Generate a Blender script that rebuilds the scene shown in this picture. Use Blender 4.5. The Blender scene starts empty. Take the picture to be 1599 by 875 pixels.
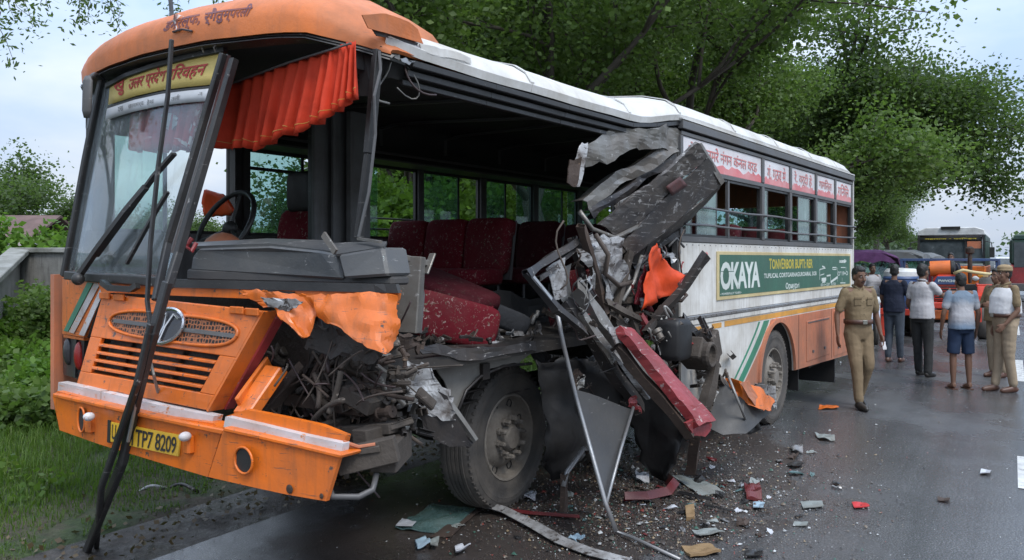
import bpy, bmesh, math, random
import numpy as np
from mathutils import Vector, Matrix, noise
from mathutils.geometry import interpolate_bezier

# ------------------------------------------------------------------ camera, world, light
sc = bpy.context.scene
COL = sc.collection
FPX = 1300.0                       # focal length in pixels of the 1599 px wide photograph
CAMZ = 1.75
HOR = 404.0
CX = 799.5
cam_d = bpy.data.cameras.new("camera")
cam = bpy.data.objects.new("camera", cam_d)
COL.objects.link(cam)
cam.location = (0, 0, CAMZ)
cam.rotation_euler = (math.radians(90), 0, 0)
cam_d.sensor_width = 36.0
cam_d.lens = 36.0 * FPX / 1599.0
cam_d.shift_y = -(437.5 - HOR) / 1599.0
cam_d.clip_start = 0.05
cam_d.clip_end = 3000
sc.camera = cam

SUN_EL, SUN_ROT = math.radians(52), math.radians(150)
w = bpy.data.worlds.new("World")
sc.world = w
w.use_nodes = True
nt = w.node_tree
nt.nodes.clear()
o_ = nt.nodes.new('ShaderNodeOutputWorld')
bg = nt.nodes.new('ShaderNodeBackground')
sky = nt.nodes.new('ShaderNodeTexSky')
sky.sky_type = 'NISHITA'
sky.sun_disc = False
sky.sun_elevation = SUN_EL
sky.sun_rotation = SUN_ROT
sky.air_density = 1.3
sky.dust_density = 2.0
tcw = nt.nodes.new('ShaderNodeTexCoord')
mpw = nt.nodes.new('ShaderNodeMapping')
mpw.inputs['Scale'].default_value = (1.0, 1.0, 2.6)
nzw = nt.nodes.new('ShaderNodeTexNoise')
nzw.inputs['Scale'].default_value = 2.3
nzw.inputs['Detail'].default_value = 7
nzw.inputs['Roughness'].default_value = 0.5
nzw.inputs['Distortion'].default_value = 0.25
rmw = nt.nodes.new('ShaderNodeValToRGB')
rmw.color_ramp.elements[0].position = 0.40
rmw.color_ramp.elements[0].color = (5.0, 6.6, 9.3, 1)
rmw.color_ramp.elements[1].position = 0.60
rmw.color_ramp.elements[1].color = (8.2, 8.9, 10.0, 1)
mxw = nt.nodes.new('ShaderNodeMix')
mxw.data_type = 'RGBA'
mxw.inputs['Factor'].default_value = 0.88
nt.links.new(tcw.outputs['Generated'], mpw.inputs['Vector'])
nt.links.new(mpw.outputs['Vector'], nzw.inputs['Vector'])
nt.links.new(nzw.outputs['Fac'], rmw.inputs['Fac'])
nt.links.new(sky.outputs['Color'], mxw.inputs['A'])
nt.links.new(rmw.outputs['Color'], mxw.inputs['B'])
# overcast sky: brighter toward the zenith, as under real cloud
spw = nt.nodes.new('ShaderNodeSeparateXYZ'); nt.links.new(tcw.outputs['Generated'], spw.inputs[0])
mrw = nt.nodes.new('ShaderNodeMapRange'); mrw.inputs['From Min'].default_value = 0.0; mrw.inputs['From Max'].default_value = 1.0
mrw.inputs['To Min'].default_value = 0.80; mrw.inputs['To Max'].default_value = 2.45
nt.links.new(spw.outputs['Z'], mrw.inputs['Value'])
vmw = nt.nodes.new('ShaderNodeVectorMath'); vmw.operation = 'SCALE'
nt.links.new(mxw.outputs['Result'], vmw.inputs[0]); nt.links.new(mrw.outputs[0], vmw.inputs['Scale'])
nt.links.new(vmw.outputs[0], bg.inputs['Color'])
bg.inputs['Strength'].default_value = 0.078
nt.links.new(bg.outputs['Background'], o_.inputs['Surface'])

sun_d = bpy.data.lights.new("sun", 'SUN')
sun = bpy.data.objects.new("sun", sun_d)
COL.objects.link(sun)
sun_d.energy = 1.5
sun_d.angle = math.radians(18)
sun_d.color = (1.0, 0.97, 0.92)
_a = SUN_ROT
_dir = Vector((math.sin(_a) * math.cos(SUN_EL), math.cos(_a) * math.cos(SUN_EL), math.sin(SUN_EL)))
sun.rotation_euler = _dir.to_track_quat('Z', 'Y').to_euler()

sc.view_settings.view_transform = 'Standard'
sc.view_settings.look = 'None'
sc.view_settings.exposure = 0.52
sc.view_settings.gamma = 1.0

# ------------------------------------------------------------------ pixel -> world helpers
def at(px, py, Y):
    return Vector(((px - CX) / FPX * Y, Y, CAMZ - (py - HOR) / FPX * Y))
def ground(px, py, z=0.0):
    Y = (CAMZ - z) * FPX / (py - HOR)
    return Vector(((px - CX) / FPX * Y, Y, z))
# bus frame: origin at its front right corner on the ground, x = towards the rear, y = towards its left side
BC = Vector((-0.782, 3.77, 0))
BD = Vector((0.579, 0.815, 0)).normalized()
BL = Vector((-BD.y, BD.x, 0))
BROT = math.atan2(BD.y, BD.x)
BM = Matrix.Translation(BC) @ Matrix.Rotation(BROT, 4, 'Z')
BI = BM.inverted()
CO = BI @ Vector((0, 0, CAMZ))
def bray(px, py):
    d = Vector(((px - CX) / FPX, 1, -(py - HOR) / FPX))
    return Vector((d.dot(BD), d.dot(BL), d.z))
def BT(px, py, t=0.0):
    r = bray(px, py); k = (t - CO.y) / r.y
    return CO + r * k
def BS(px, py, s=0.0):
    r = bray(px, py); k = (s - CO.x) / r.x
    return CO + r * k
def BZ(px, py, z=0.0):
    r = bray(px, py); k = (z - CO.z) / r.z
    return CO + r * k
def front_s(t, z):
    x = (t - 1.3) / 1.3
    s = -0.20 * (1 - min(abs(x), 1.15) ** 2.4)
    if z > 1.62:
        s += 0.14 * (z - 1.62) / 1.2
    return s
def FR(px, py, off=0.0):
    s = -0.1
    for _ in range(14):
        p = BS(px, py, s)
        s = 0.5 * s + 0.5 * (front_s(p.y, p.z) + off)
    return BS(px, py, s)

def lerp(a, b, t): return a + (b - a) * t
def smooth01(x):
    x = max(0.0, min(1.0, x)); return x * x * (3 - 2 * x)

# ------------------------------------------------------------------ mesh builder
class MB:
    def __init__(self):
        self.v, self.f = [], []
    def add(self, vs, fs):
        b = len(self.v)
        self.v += [tuple(x) for x in vs]
        self.f += [tuple(i + b for i in f) for f in fs]
        return self
    def box(self, c, s, R=None):
        c = Vector(c); hx, hy, hz = s[0] / 2, s[1] / 2, s[2] / 2
        vs = []
        for z in (-hz, hz):
            for x, y in ((-hx, -hy), (hx, -hy), (hx, hy), (-hx, hy)):
                p = Vector((x, y, z))
                if R is not None: p = R @ p
                vs.append(c + p)
        return self.add(vs, [(3, 2, 1, 0), (4, 5, 6, 7), (0, 1, 5, 4), (1, 2, 6, 5), (2, 3, 7, 6), (3, 0, 4, 7)])
    def box2(self, a, b):
        return self.box([(a[i] + b[i]) / 2 for i in range(3)], [abs(b[i] - a[i]) for i in range(3)])
    def beam(self, p0, p1, w, h, up=None, w1=None, h1=None):
        p0, p1 = Vector(p0), Vector(p1); d = (p1 - p0).normalized()
        up = Vector(up) if up is not None else Vector((0, 0, 1))
        if abs(d.dot(up)) > 0.97: up = Vector((1, 0, 0))
        x = d.cross(up).normalized(); y = x.cross(d).normalized()
        w1 = w if w1 is None else w1; h1 = h if h1 is None else h1
        vs = []
        for p, ww, hh in ((p0, w, h), (p1, w1, h1)):
            for a, b in ((-1, -1), (1, -1), (1, 1), (-1, 1)):
                vs.append(p + x * (a * ww / 2) + y * (b * hh / 2))
        return self.add(vs, [(3, 2, 1, 0), (4, 5, 6, 7), (0, 1, 5, 4), (1, 2, 6, 5), (2, 3, 7, 6), (3, 0, 4, 7)])
    def channel(self, p0, p1, w, h, th, up=None):
        # U section beam open towards -up
        p0, p1 = Vector(p0), Vector(p1); d = (p1 - p0).normalized()
        up = Vector(up) if up is not None else Vector((0, 0, 1))
        if abs(d.dot(up)) > 0.97: up = Vector((1, 0, 0))
        x = d.cross(up).normalized(); y = x.cross(d).normalized()
        self.beam(p0, p1, w, th, up)
        for sgn in (-1, 1):
            o = x * (sgn * (w / 2 - th / 2)) - y * (h / 2 + th / 2 + .0005)
            self.beam(p0 + o, p1 + o, th, h, up)
        return self
    def path(self, pts, w, h, up=None):
        pts = [Vector(q) for q in pts]; n = len(pts)
        up0 = Vector(up) if up is not None else Vector((0, 0, 1)); vs = []
        for i, q in enumerate(pts):
            d = (pts[min(i + 1, n - 1)] - pts[max(i - 1, 0)]).normalized()
            u_ = up0 if abs(d.dot(up0)) < .97 else Vector((0, 1, 0))
            x = d.cross(u_).normalized(); y = x.cross(d).normalized()
            for a, b in ((-1, -1), (1, -1), (1, 1), (-1, 1)): vs.append(q + x * (a * w / 2) + y * (b * h / 2))
        fs = [(3, 2, 1, 0), tuple(range(4 * n - 4, 4 * n))]
        for i in range(n - 1):
            for k in range(4):
                a, b = i * 4 + k, i * 4 + (k + 1) % 4; fs.append((a, b, b + 4, a + 4))
        return self.add(vs, fs)
    def tube(self, pts, r, n=8, caps=True, ell=None, ref=None):
        pts = [Vector(p) for p in pts]
        if not hasattr(r, '__len__'): r = [r] * len(pts)
        rings = []; prevx = None
        for i, p in enumerate(pts):
            if i == 0: d = pts[1] - p
            elif i == len(pts) - 1: d = p - pts[i - 1]
            else: d = (pts[i + 1] - p).normalized() + (p - pts[i - 1]).normalized()
            d = d.normalized() if d.length > 1e-9 else Vector((0, 0, 1))
            if ref is not None: a = Vector(ref)
            elif prevx is None: a = Vector((0, 0, 1)) if abs(d.z) < .9 else Vector((1, 0, 0))
            else: a = None
            if a is not None: x = (a - d * a.dot(d)).normalized()
            else: x = (prevx - d * prevx.dot(d)).normalized()
            prevx = x; y = d.cross(x)
            e = ell[i] if ell is not None else 1.0
            rings.append([p + x * (math.cos(k * 2 * math.pi / n) * r[i]) + y * (math.sin(k * 2 * math.pi / n) * r[i] * e) for k in range(n)])
        vs = [q for rg in rings for q in rg]; fs = []
        for i in range(len(rings) - 1):
            for k in range(n):
                a, b = i * n + k, i * n + (k + 1) % n
                fs.append((a, b, b + n, a + n))
        if caps:
            fs.append(tuple(reversed(range(n)))); m = (len(rings) - 1) * n
            fs.append(tuple(range(m, m + n)))
        return self.add(vs, fs)
    def prism(self, poly, ext):
        poly = [Vector(p) for p in poly]; ext = Vector(ext); n = len(poly)
        vs = poly + [p + ext for p in poly]
        fs = [tuple(reversed(range(n))), tuple(range(n, 2 * n))]
        for i in range(n):
            j = (i + 1) % n; fs.append((i, j, j + n, i + n))
        return self.add(vs, fs)
    def grid(self, rows, th=None, nrm=None):
        # rows: list of lists of points; th: thickness vector or number along face normals
        R, C = len(rows), len(rows[0]); P = [[Vector(p) for p in r] for r in rows]
        if th is None:
            return self.add([p for r in P for p in r],
                            [(i * C + j, i * C + j + 1, (i + 1) * C + j + 1, (i + 1) * C + j) for i in range(R - 1) for j in range(C - 1)])
        Q = []
        for i in range(R):
            q = []
            for j in range(C):
                if nrm is not None: n = Vector(nrm)
                else:
                    du = P[i][min(j + 1, C - 1)] - P[i][max(j - 1, 0)]
                    dv = P[min(i + 1, R - 1)][j] - P[max(i - 1, 0)][j]
                    n = du.cross(dv); n = n.normalized() if n.length > 1e-12 else Vector((0, 0, 1))
                q.append(P[i][j] + n * th)
            Q.append(q)
        N = R * C
        vs = [p for r in P for p in r] + [p for r in Q for p in r]; fs = []
        for i in range(R - 1):
            for j in range(C - 1):
                a = i * C + j
                fs.append((a, a + C, a + C + 1, a + 1)); fs.append((a + N, a + 1 + N, a + C + 1 + N, a + C + N))
        for j in range(C - 1):
            fs.append((j, j + 1, j + 1 + N, j + N)); k = (R - 1) * C + j; fs.append((k + 1, k, k + N, k + 1 + N))
        for i in range(R - 1):
            a = i * C; fs.append((a + C, a, a + N, a + C + N)); a = i * C + C - 1; fs.append((a, a + C, a + C + N, a + N))
        return self.add(vs, fs)
    def lathe(self, prof, n=24, M=None, a0=0, a1=2 * math.pi):
        # prof: (radius, height) pairs round local z
        full = abs(a1 - a0 - 2 * math.pi) < 1e-6
        vs = []; k2 = n if full else n + 1
        for (r, h) in prof:
            for k in range(k2):
                a = a0 + (a1 - a0) * k / n
                p = Vector((r * math.cos(a), r * math.sin(a), h))
                vs.append(M @ p if M is not None else p)
        fs = []
        for i in range(len(prof) - 1):
            for k in range(n):
                b = (k + 1) % k2
                fs.append((i * k2 + k, i * k2 + b, (i + 1) * k2 + b, (i + 1) * k2 + k))
        return self.add(vs, fs)
    def ball(self, c, r, n=10, m=7, M=None):
        rx, ry, rz = (r, r, r) if not hasattr(r, '__len__') else r
        c = Vector(c); vs = []; fs = []
        for i in range(m + 1):
            th = math.pi * i / m
            for k in range(n):
                a = 2 * math.pi * k / n
                p = Vector((rx * math.sin(th) * math.cos(a), ry * math.sin(th) * math.sin(a), rz * math.cos(th)))
                if M is not None: p = M @ p
                vs.append(c + p)
        for i in range(m):
            for k in range(n):
                fs.append((i * n + k, (i + 1) * n + k, (i + 1) * n + (k + 1) % n, i * n + (k + 1) % n))
        return self.add(vs, fs)
    def build(self, name, mat, parent=None, smooth=False, bevel=0, world=None, clean=False):
        me = bpy.data.meshes.new(name)
        me.from_pydata(self.v, [], self.f)
        if clean:
            bm = bmesh.new(); bm.from_mesh(me)
            bmesh.ops.remove_doubles(bm, verts=bm.verts, dist=1e-5)
            bmesh.ops.recalc_face_normals(bm, faces=bm.faces)
            bm.to_mesh(me); bm.free()
        me.validate()
        mats = mat if isinstance(mat, (list, tuple)) else [mat]
        for m in mats: me.materials.append(m)
        o = bpy.data.objects.new(name, me)
        COL.objects.link(o)
        if parent is not None: o.parent = parent
        if smooth:
            me.polygons.foreach_set('use_smooth', [True] * len(me.polygons))
            if smooth != True:
                try: me.set_sharp_from_angle(angle=math.radians(smooth))
                except Exception: pass
        if bevel:
            b = o.modifiers.new('bevel', 'BEVEL'); b.width = bevel; b.segments = 1; b.limit_method = 'ANGLE'; b.angle_limit = math.radians(40)
        me.update()
        return o

def tag(o, label=None, cat=None, group=None, kind=None):
    if label: o['label'] = label
    if cat: o['category'] = cat
    if group: o['group'] = group
    if kind: o['kind'] = kind
    return o
def empty(name, loc=(0, 0, 0), rz=0.0, label=None, cat=None, group=None, parent=None):
    o = bpy.data.objects.new(name, None); COL.objects.link(o)
    o.location = loc; o.rotation_euler = (0, 0, rz); o.empty_display_size = .2
    if parent is not None: o.parent = parent
    return tag(o, label, cat, group)
def copy_tree(o, parent=None):
    c = o.copy(); COL.objects.link(c)
    if parent is not None: c.parent = parent
    for ch in list(o.children): copy_tree(ch, c)
    return c
def np_mesh(name, V, Fq, mat, parent=None, cols=None, smooth=False):
    # V (n,3), Fq (m,k) arrays
    me = bpy.data.meshes.new(name)
    m, k = Fq.shape
    me.vertices.add(len(V)); me.vertices.foreach_set('co', V.astype(np.float32).ravel())
    me.loops.add(m * k); me.loops.foreach_set('vertex_index', Fq.astype(np.int32).ravel())
    me.polygons.add(m); me.polygons.foreach_set('loop_start', np.arange(0, m * k, k, dtype=np.int32))
    me.polygons.foreach_set('loop_total', np.full(m, k, dtype=np.int32))
    if smooth: me.polygons.foreach_set('use_smooth', np.ones(m, dtype=bool))
    me.update(calc_edges=True)
    if cols is not None:
        ca = me.color_attributes.new('col', 'FLOAT_COLOR', 'POINT')
        ca.data.foreach_set('color', np.concatenate([cols, np.ones((len(cols), 1))], 1).astype(np.float32).ravel())
    me.materials.append(mat)
    o = bpy.data.objects.new(name, me); COL.objects.link(o)
    if parent is not None: o.parent = parent
    return o

# ------------------------------------------------------------------ materials
def new_mat(name):
    m = bpy.data.materials.new(name); m.use_nodes = True
    n = m.node_tree.nodes; n.clear()
    out = n.new('ShaderNodeOutputMaterial'); b = n.new('ShaderNodeBsdfPrincipled')
    m.node_tree.links.new(b.outputs[0], out.inputs['Surface'])
    return m, m.node_tree, b, out
def N(t, typ, **kw):
    n = t.nodes.new(typ)
    for k, v in kw.items():
        if k in n.inputs: n.inputs[k].default_value = v
        else: setattr(n, k, v)
    return n
def noise_n(t, vec, scale, detail=4, rough=.55, stretch=None, dist=0):
    if stretch is not None:
        mp = N(t, 'ShaderNodeMapping'); mp.inputs['Scale'].default_value = stretch
        t.links.new(vec, mp.inputs['Vector']); vec = mp.outputs['Vector']
    z = N(t, 'ShaderNodeTexNoise'); z.inputs['Scale'].default_value = scale
    z.inputs['Detail'].default_value = detail; z.inputs['Roughness'].default_value = rough; z.inputs['Distortion'].default_value = dist
    t.links.new(vec, z.inputs['Vector'])
    return z.outputs['Fac']
def ramp_n(t, fac, stops):
    r = N(t, 'ShaderNodeValToRGB'); cr = r.color_ramp
    while len(cr.elements) < len(stops): cr.elements.new(.5)
    for e, (p, c) in zip(cr.elements, stops):
        e.position = p
        e.color = (c, c, c, 1) if not hasattr(c, '__len__') else (c[0], c[1], c[2], 1)
    t.links.new(fac, r.inputs['Fac'])
    return r.outputs['Color']
def mix_n(t, fac, a, b, mode='MIX'):
    m = N(t, 'ShaderNodeMix', data_type='RGBA', blend_type=mode)
    for s, v in (('Factor', fac), ('A', a), ('B', b)):
        sock = m.inputs[s]
        if isinstance(v, bpy.types.NodeSocket): t.links.new(v, sock)
        elif hasattr(v, '__len__'): sock.default_value = (v[0], v[1], v[2], 1)
        else: sock.default_value = v
    return m.outputs['Result']
def surf(name, col, rough=.5, metal=0.0, dirt=.35, dirtcol=(.09, .075, .06), scale=3.0, chips=0.0, chipcol=(.12, .11, .10),
         bump=.15, bscale=40, vary=.12, streak=0.0, coat=0.0, spec=.5, dents=0.0, lowdirt=0.0):
    m, t, b, out = new_mat(name)
    tc = N(t, 'ShaderNodeTexCoord'); P = tc.outputs['Object']
    big = noise_n(t, P, scale, 6, .62)
    c = mix_n(t, ramp_n(t, noise_n(t, P, scale * .45, 4), [(.35, 0), (.65, 1)]), [x * (1 - vary) for x in col], [min(1, x * (1 + vary)) for x in col])
    if dirt > 0:
        f = ramp_n(t, big, [(.5 - dirt * .35, 0), (.86 - dirt * .2, min(1, dirt * 1.6))])
        c = mix_n(t, f, c, dirtcol)
    if lowdirt > 0:
        sx = N(t, 'ShaderNodeSeparateXYZ'); t.links.new(P, sx.inputs[0])
        mr = N(t, 'ShaderNodeMapRange'); mr.inputs['From Min'].default_value = .35; mr.inputs['From Max'].default_value = 1.15
        mr.inputs['To Min'].default_value = 1; mr.inputs['To Max'].default_value = 0
        t.links.new(sx.outputs['Z'], mr.inputs['Value'])
        mm = N(t, 'ShaderNodeMath', operation='MULTIPLY'); t.links.new(mr.outputs[0], mm.inputs[0])
        t.links.new(ramp_n(t, noise_n(t, P, 5, 6, .7), [(.25, .2 * lowdirt), (.7, lowdirt)]), mm.inputs[1])
        c = mix_n(t, mm.outputs[0], c, dirtcol)
    if streak > 0:
        s = noise_n(t, P, 6, 5, .6, stretch=(3.5, 3.5, .35))
        c = mix_n(t, ramp_n(t, s, [(.5, 0), (.72, streak)]), c, dirtcol)
    if chips > 0:
        s = noise_n(t, P, 16, 8, .72)
        th = .70 - chips * .14
        cf = ramp_n(t, s, [(th, 0), (th + .025, 1)])
        c = mix_n(t, cf, c, chipcol)
        sc2 = noise_n(t, P, 9, 6, .75, stretch=(.6, .6, 7))
        c = mix_n(t, ramp_n(t, sc2, [(th - .01, 0), (th + .03, .8)]), c, chipcol)
    t.links.new(c, b.inputs['Base Color'])
    r = ramp_n(t, big, [(.3, max(0, rough - .12)), (.75, min(1, rough + .22))])
    t.links.new(r, b.inputs['Roughness'])
    b.inputs['Metallic'].default_value = metal
    b.inputs['Specular IOR Level'].default_value = spec
    if coat: b.inputs['Coat Weight'].default_value = coat; b.inputs['Coat Roughness'].default_value = .15
    h = noise_n(t, P, bscale, 5, .6)
    bp = N(t, 'ShaderNodeBump'); bp.inputs['Strength'].default_value = bump; bp.inputs['Distance'].default_value = .01
    t.links.new(h, bp.inputs['Height'])
    if dents > 0:
        b2 = N(t, 'ShaderNodeBump'); b2.inputs['Strength'].default_value = dents; b2.inputs['Distance'].default_value = .05
        t.links.new(noise_n(t, P, 3.2, 2, .4), b2.inputs['Height']); t.links.new(b2.outputs[0], bp.inputs['Normal'])
    t.links.new(bp.outputs[0], b.inputs['Normal'])
    return m
def cloth_mat(name, col, vary=.12, bscale=14, bump=.5, rough=.85, pattern=None, fine=True):
    m, t, b, out = new_mat(name)
    P = N(t, 'ShaderNodeTexCoord').outputs['Object']
    c = mix_n(t, ramp_n(t, noise_n(t, P, 5, 4), [(.3, 0), (.7, 1)]), [x * (1 - vary) for x in col], [min(1, x * (1 + vary)) for x in col])
    if pattern:
        cf = ramp_n(t, noise_n(t, P, pattern[1], 3, .7, dist=1.2), [(.585, 0), (.63, 1)])
        wear = ramp_n(t, noise_n(t, P, 3.5, 5, .65), [(.40, .15), (.62, 1)]); cf = mix_n(t, 1.0, cf, wear, 'MULTIPLY')
        c = mix_n(t, ramp_n(t, noise_n(t, P, 2.5, 6, .7), [(.5, 0), (.75, .55)]), c, (.045, .035, .03))
        c2 = mix_n(t, ramp_n(t, noise_n(t, P, pattern[1] * .8, 2), [(.45, 0), (.55, 1)]), pattern[0], pattern[2])
        c = mix_n(t, cf, c, c2)
    t.links.new(c, b.inputs['Base Color'])
    b.inputs['Roughness'].default_value = rough
    b.inputs['Specular IOR Level'].default_value = .2
    bp = N(t, 'ShaderNodeBump'); bp.inputs['Strength'].default_value = bump; bp.inputs['Distance'].default_value = .02
    t.links.new(noise_n(t, P, bscale, 4, .55, dist=.6), bp.inputs['Height'])
    t.links.new(bp.outputs[0], b.inputs['Normal'])
    return m

M = {}
M['orange'] = surf('orange_paint', (.76, .160, .010), .38, dirt=.38, dirtcol=(.20, .075, .03), chips=.60, chipcol=(.085, .06, .045), streak=.45, coat=.15, dents=.10, scale=2.5)
M['orange_cap'] = surf('orange_cap_paint', (.64, .165, .03), .5, dirt=.5, dirtcol=(.24, .10, .05), chips=.3, chipcol=(.14, .08, .05), streak=.3, dents=.1)
M['orange_side'] = surf('faded_orange_paint', (.60, .19, .09), .5, dirt=.45, dirtcol=(.22, .13, .09), chips=.25, streak=.45, lowdirt=.85, dents=.06)
M['white'] = surf('white_bus_paint', (.70, .69, .66), .45, dirt=.42, dirtcol=(.30, .26, .20), chips=.38, chipcol=(.22, .17, .13), streak=.55, lowdirt=.7, dents=.06)
M['roof'] = surf('roof_white', (.66, .66, .65), .5, dirt=.45, dirtcol=(.32, .28, .22), chips=.3, chipcol=(.3, .26, .2), streak=.2, dents=.12)
M['white_stripe'] = surf('reflective_white', (.66, .67, .70), .4, dirt=.55, dirtcol=(.30, .20, .14), chips=.7, chipcol=(.5, .22, .1))
M['green_stripe'] = surf('green_stripe', (.035, .22, .13), .45, dirt=.3, chips=.2, chipcol=(.4, .4, .35))
M['yellow_stripe'] = surf('yellow_stripe', (.70, .33, .05), .5, dirt=.4, chips=.4, chipcol=(.5, .45, .38))
M['black'] = surf('black_trim', (.015, .015, .016), .40, dirt=.35, dirtcol=(.055, .052, .048), chips=.4, chipcol=(.22, .21, .20))
M['frame'] = surf('grey_window_frame', (.085, .085, .088), .45, dirt=.4, dirtcol=(.13, .12, .11), chips=.3, chipcol=(.25, .24, .22))
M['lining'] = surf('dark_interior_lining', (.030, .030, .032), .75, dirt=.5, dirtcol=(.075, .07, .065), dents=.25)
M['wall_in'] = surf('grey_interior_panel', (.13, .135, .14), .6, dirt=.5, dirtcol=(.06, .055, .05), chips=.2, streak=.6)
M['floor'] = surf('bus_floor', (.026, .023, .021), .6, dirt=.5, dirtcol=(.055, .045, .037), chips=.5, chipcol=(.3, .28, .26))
M['dash'] = surf('grey_dash_cover', (.055, .059, .065), .38, dirt=.5, dirtcol=(.12, .115, .105), chips=.4, chipcol=(.35, .34, .33), dents=.15)
M['darksteel'] = surf('dark_torn_steel', (.028, .028, .031), .42, .3, dirt=.5, dirtcol=(.075, .058, .045), chips=.6, chipcol=(.32, .30, .28), dents=.4)
M['greysteel'] = surf('bare_grey_steel', (.24, .235, .22), .42, .45, dirt=.6, dirtcol=(.10, .075, .055), chips=.6, chipcol=(.42, .41, .39), dents=.4)
M['rust'] = surf('rusty_iron', (.075, .050, .037), .75, .15, dirt=.6, dirtcol=(.028, .020, .017), chips=.5, chipcol=(.22, .15, .10), bump=.5)
M['mudmetal'] = surf('muddy_iron', (.105, .086, .070), .8, .1, dirt=.7, dirtcol=(.032, .025, .020), chips=.4, chipcol=(.24, .20, .17), bump=.5)
M['engine'] = surf('oily_engine', (.016, .014, .013), .5, .2, dirt=.5, dirtcol=(.042, .032, .025), bump=.6)
M['torn_white'] = surf('torn_white_sheet', (.58, .59, .60), .42, .2, dirt=.75, dirtcol=(.09, .072, .06), chips=.95, chipcol=(.06, .05, .045), dents=.6, scale=9)
M['redpaint'] = surf('scraped_red_paint', (.36, .040, .045), .40, dirt=.65, dirtcol=(.12, .022, .02), chips=.55, chipcol=(.40, .30, .28), dents=.3)
M['silver'] = surf('silver_trim', (.32, .33, .34), .38, .6, dirt=.5, dirtcol=(.15, .12, .1), chips=.3)
M['chrome'] = surf('chrome', (.6, .6, .62), .2, .9, dirt=.2, dirtcol=(.15, .12, .1))
M['rubber'] = surf('tyre_rubber', (.030, .030, .031), .75, dirt=.65, dirtcol=(.115, .10, .085), scale=5, bump=.4)
M['hub'] = surf('muddy_wheel_rim', (.24, .215, .185), .8, .05, dirt=.55, dirtcol=(.10, .085, .07), scale=8, chips=.3, chipcol=(.26, .23, .20), bump=.6)
M['blackcloth'] = surf('black_floor_mat', (.009, .009, .010), .5, dirt=.4, dirtcol=(.024, .022, .020), dents=.5)
M['charcoal'] = surf('charcoal_sheet', (.036, .036, .037), .5, dirt=.5, dirtcol=(.06, .056, .050), chips=.25, chipcol=(.2, .2, .19), dents=.2)
M['greypanel'] = surf('grey_arch_panel', (.20, .195, .18), .6, dirt=.55, dirtcol=(.10, .085, .07), chips=.3, chipcol=(.3, .3, .28), dents=.3)
M['plate'] = surf('yellow_plate', (.66, .40, .03), .45, dirt=.4, dirtcol=(.3, .18, .05), chips=.3)
M['ink'] = surf('black_ink', (.02, .02, .02), .5, dirt=0)
M['banner'] = surf('yellow_banner', (.74, .56, .17), .5, dirt=.35, dirtcol=(.45, .33, .12), chips=.1, chipcol=(.8, .7, .4))
M['strip_white'] = surf('white_banner_strip', (.55, .57, .60), .5, dirt=.5, dirtcol=(.3, .3, .3))
M['redink'] = surf('red_lettering', (.50, .035, .03), .5, dirt=.25, dirtcol=(.35, .08, .06))
M['fadedred'] = surf('faded_red_lettering', (.58, .12, .12), .5, dirt=.5, dirtcol=(.62, .45, .42), scale=7)
M['purpleink'] = surf('purple_ink', (.10, .03, .045), .6, dirt=.4, dirtcol=(.4, .12, .05), scale=9)
M['board_green'] = surf('green_board', (.032, .115, .075), .5, dirt=.35, dirtcol=(.07, .12, .09), chips=.2, chipcol=(.2, .3, .25), streak=.3)
M['board_frame'] = surf('cream_board_frame', (.60, .50, .26), .5, dirt=.5, dirtcol=(.35, .25, .12), chips=.4, chipcol=(.7, .68, .6))
M['offwhite'] = surf('offwhite_lettering', (.62, .66, .62), .5, dirt=.3, dirtcol=(.35, .45, .38))
M['yellowink'] = surf('yellow_lettering', (.55, .43, .04), .5, dirt=.4, dirtcol=(.25, .28, .08))
M['sign_white'] = surf('white_sign_panel', (.66, .65, .67), .5, dirt=.4, dirtcol=(.50, .42, .42), chips=.35, chipcol=(.55, .2, .2))
M['sign_red'] = surf('faded_red_band', (.60, .13, .14), .5, dirt=.5, dirtcol=(.64, .42, .42), chips=.5, chipcol=(.66, .6, .6))
M['lampglass'] = surf('dark_lamp_glass', (.03, .03, .035), .12, dirt=.3)
M['red_lens'] = surf('red_lens', (.25, .012, .01), .2, dirt=.2)
M['rod'] = surf('pale_rod', (.34, .33, .31), .4, .4, dirt=.4)
M['hose'] = surf('dusty_hose', (.060, .045, .036), .7, dirt=.5, dirtcol=(.11, .085, .068))
M['wire'] = surf('wire', (.05, .03, .03), .5, dirt=.2)
M['curtain'] = cloth_mat('orange_red_curtain', (.52, .045, .018), .22, bscale=9, bump=.3, rough=.7)
M['curtain2'] = cloth_mat('maroon_curtain', (.34, .030, .032), .35, pattern=((.55, .5, .5), 7, (.3, .05, .05)))
M['seat'] = cloth_mat('red_floral_seat', (.125, .008, .015), .2, pattern=((.34, .25, .23), 36, (.13, .13, .09)), bscale=20, bump=.25)
M['seat_dark'] = cloth_mat('dark_floral_seat', (.062, .008, .013), .25, pattern=((.16, .09, .09), 34, (.05, .06, .04)), bscale=20, bump=.25)
M['foam'] = cloth_mat('dark_grey_seat_back', (.035, .037, .042), .3)
M['gold'] = surf('gold_thread', (.45, .25, .05), .5, dirt=0)
M['orange_cloth'] = cloth_mat('orange_plastic_cover', (.62, .07, .02), .25, bscale=6, bump=.5, rough=.45)

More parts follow.
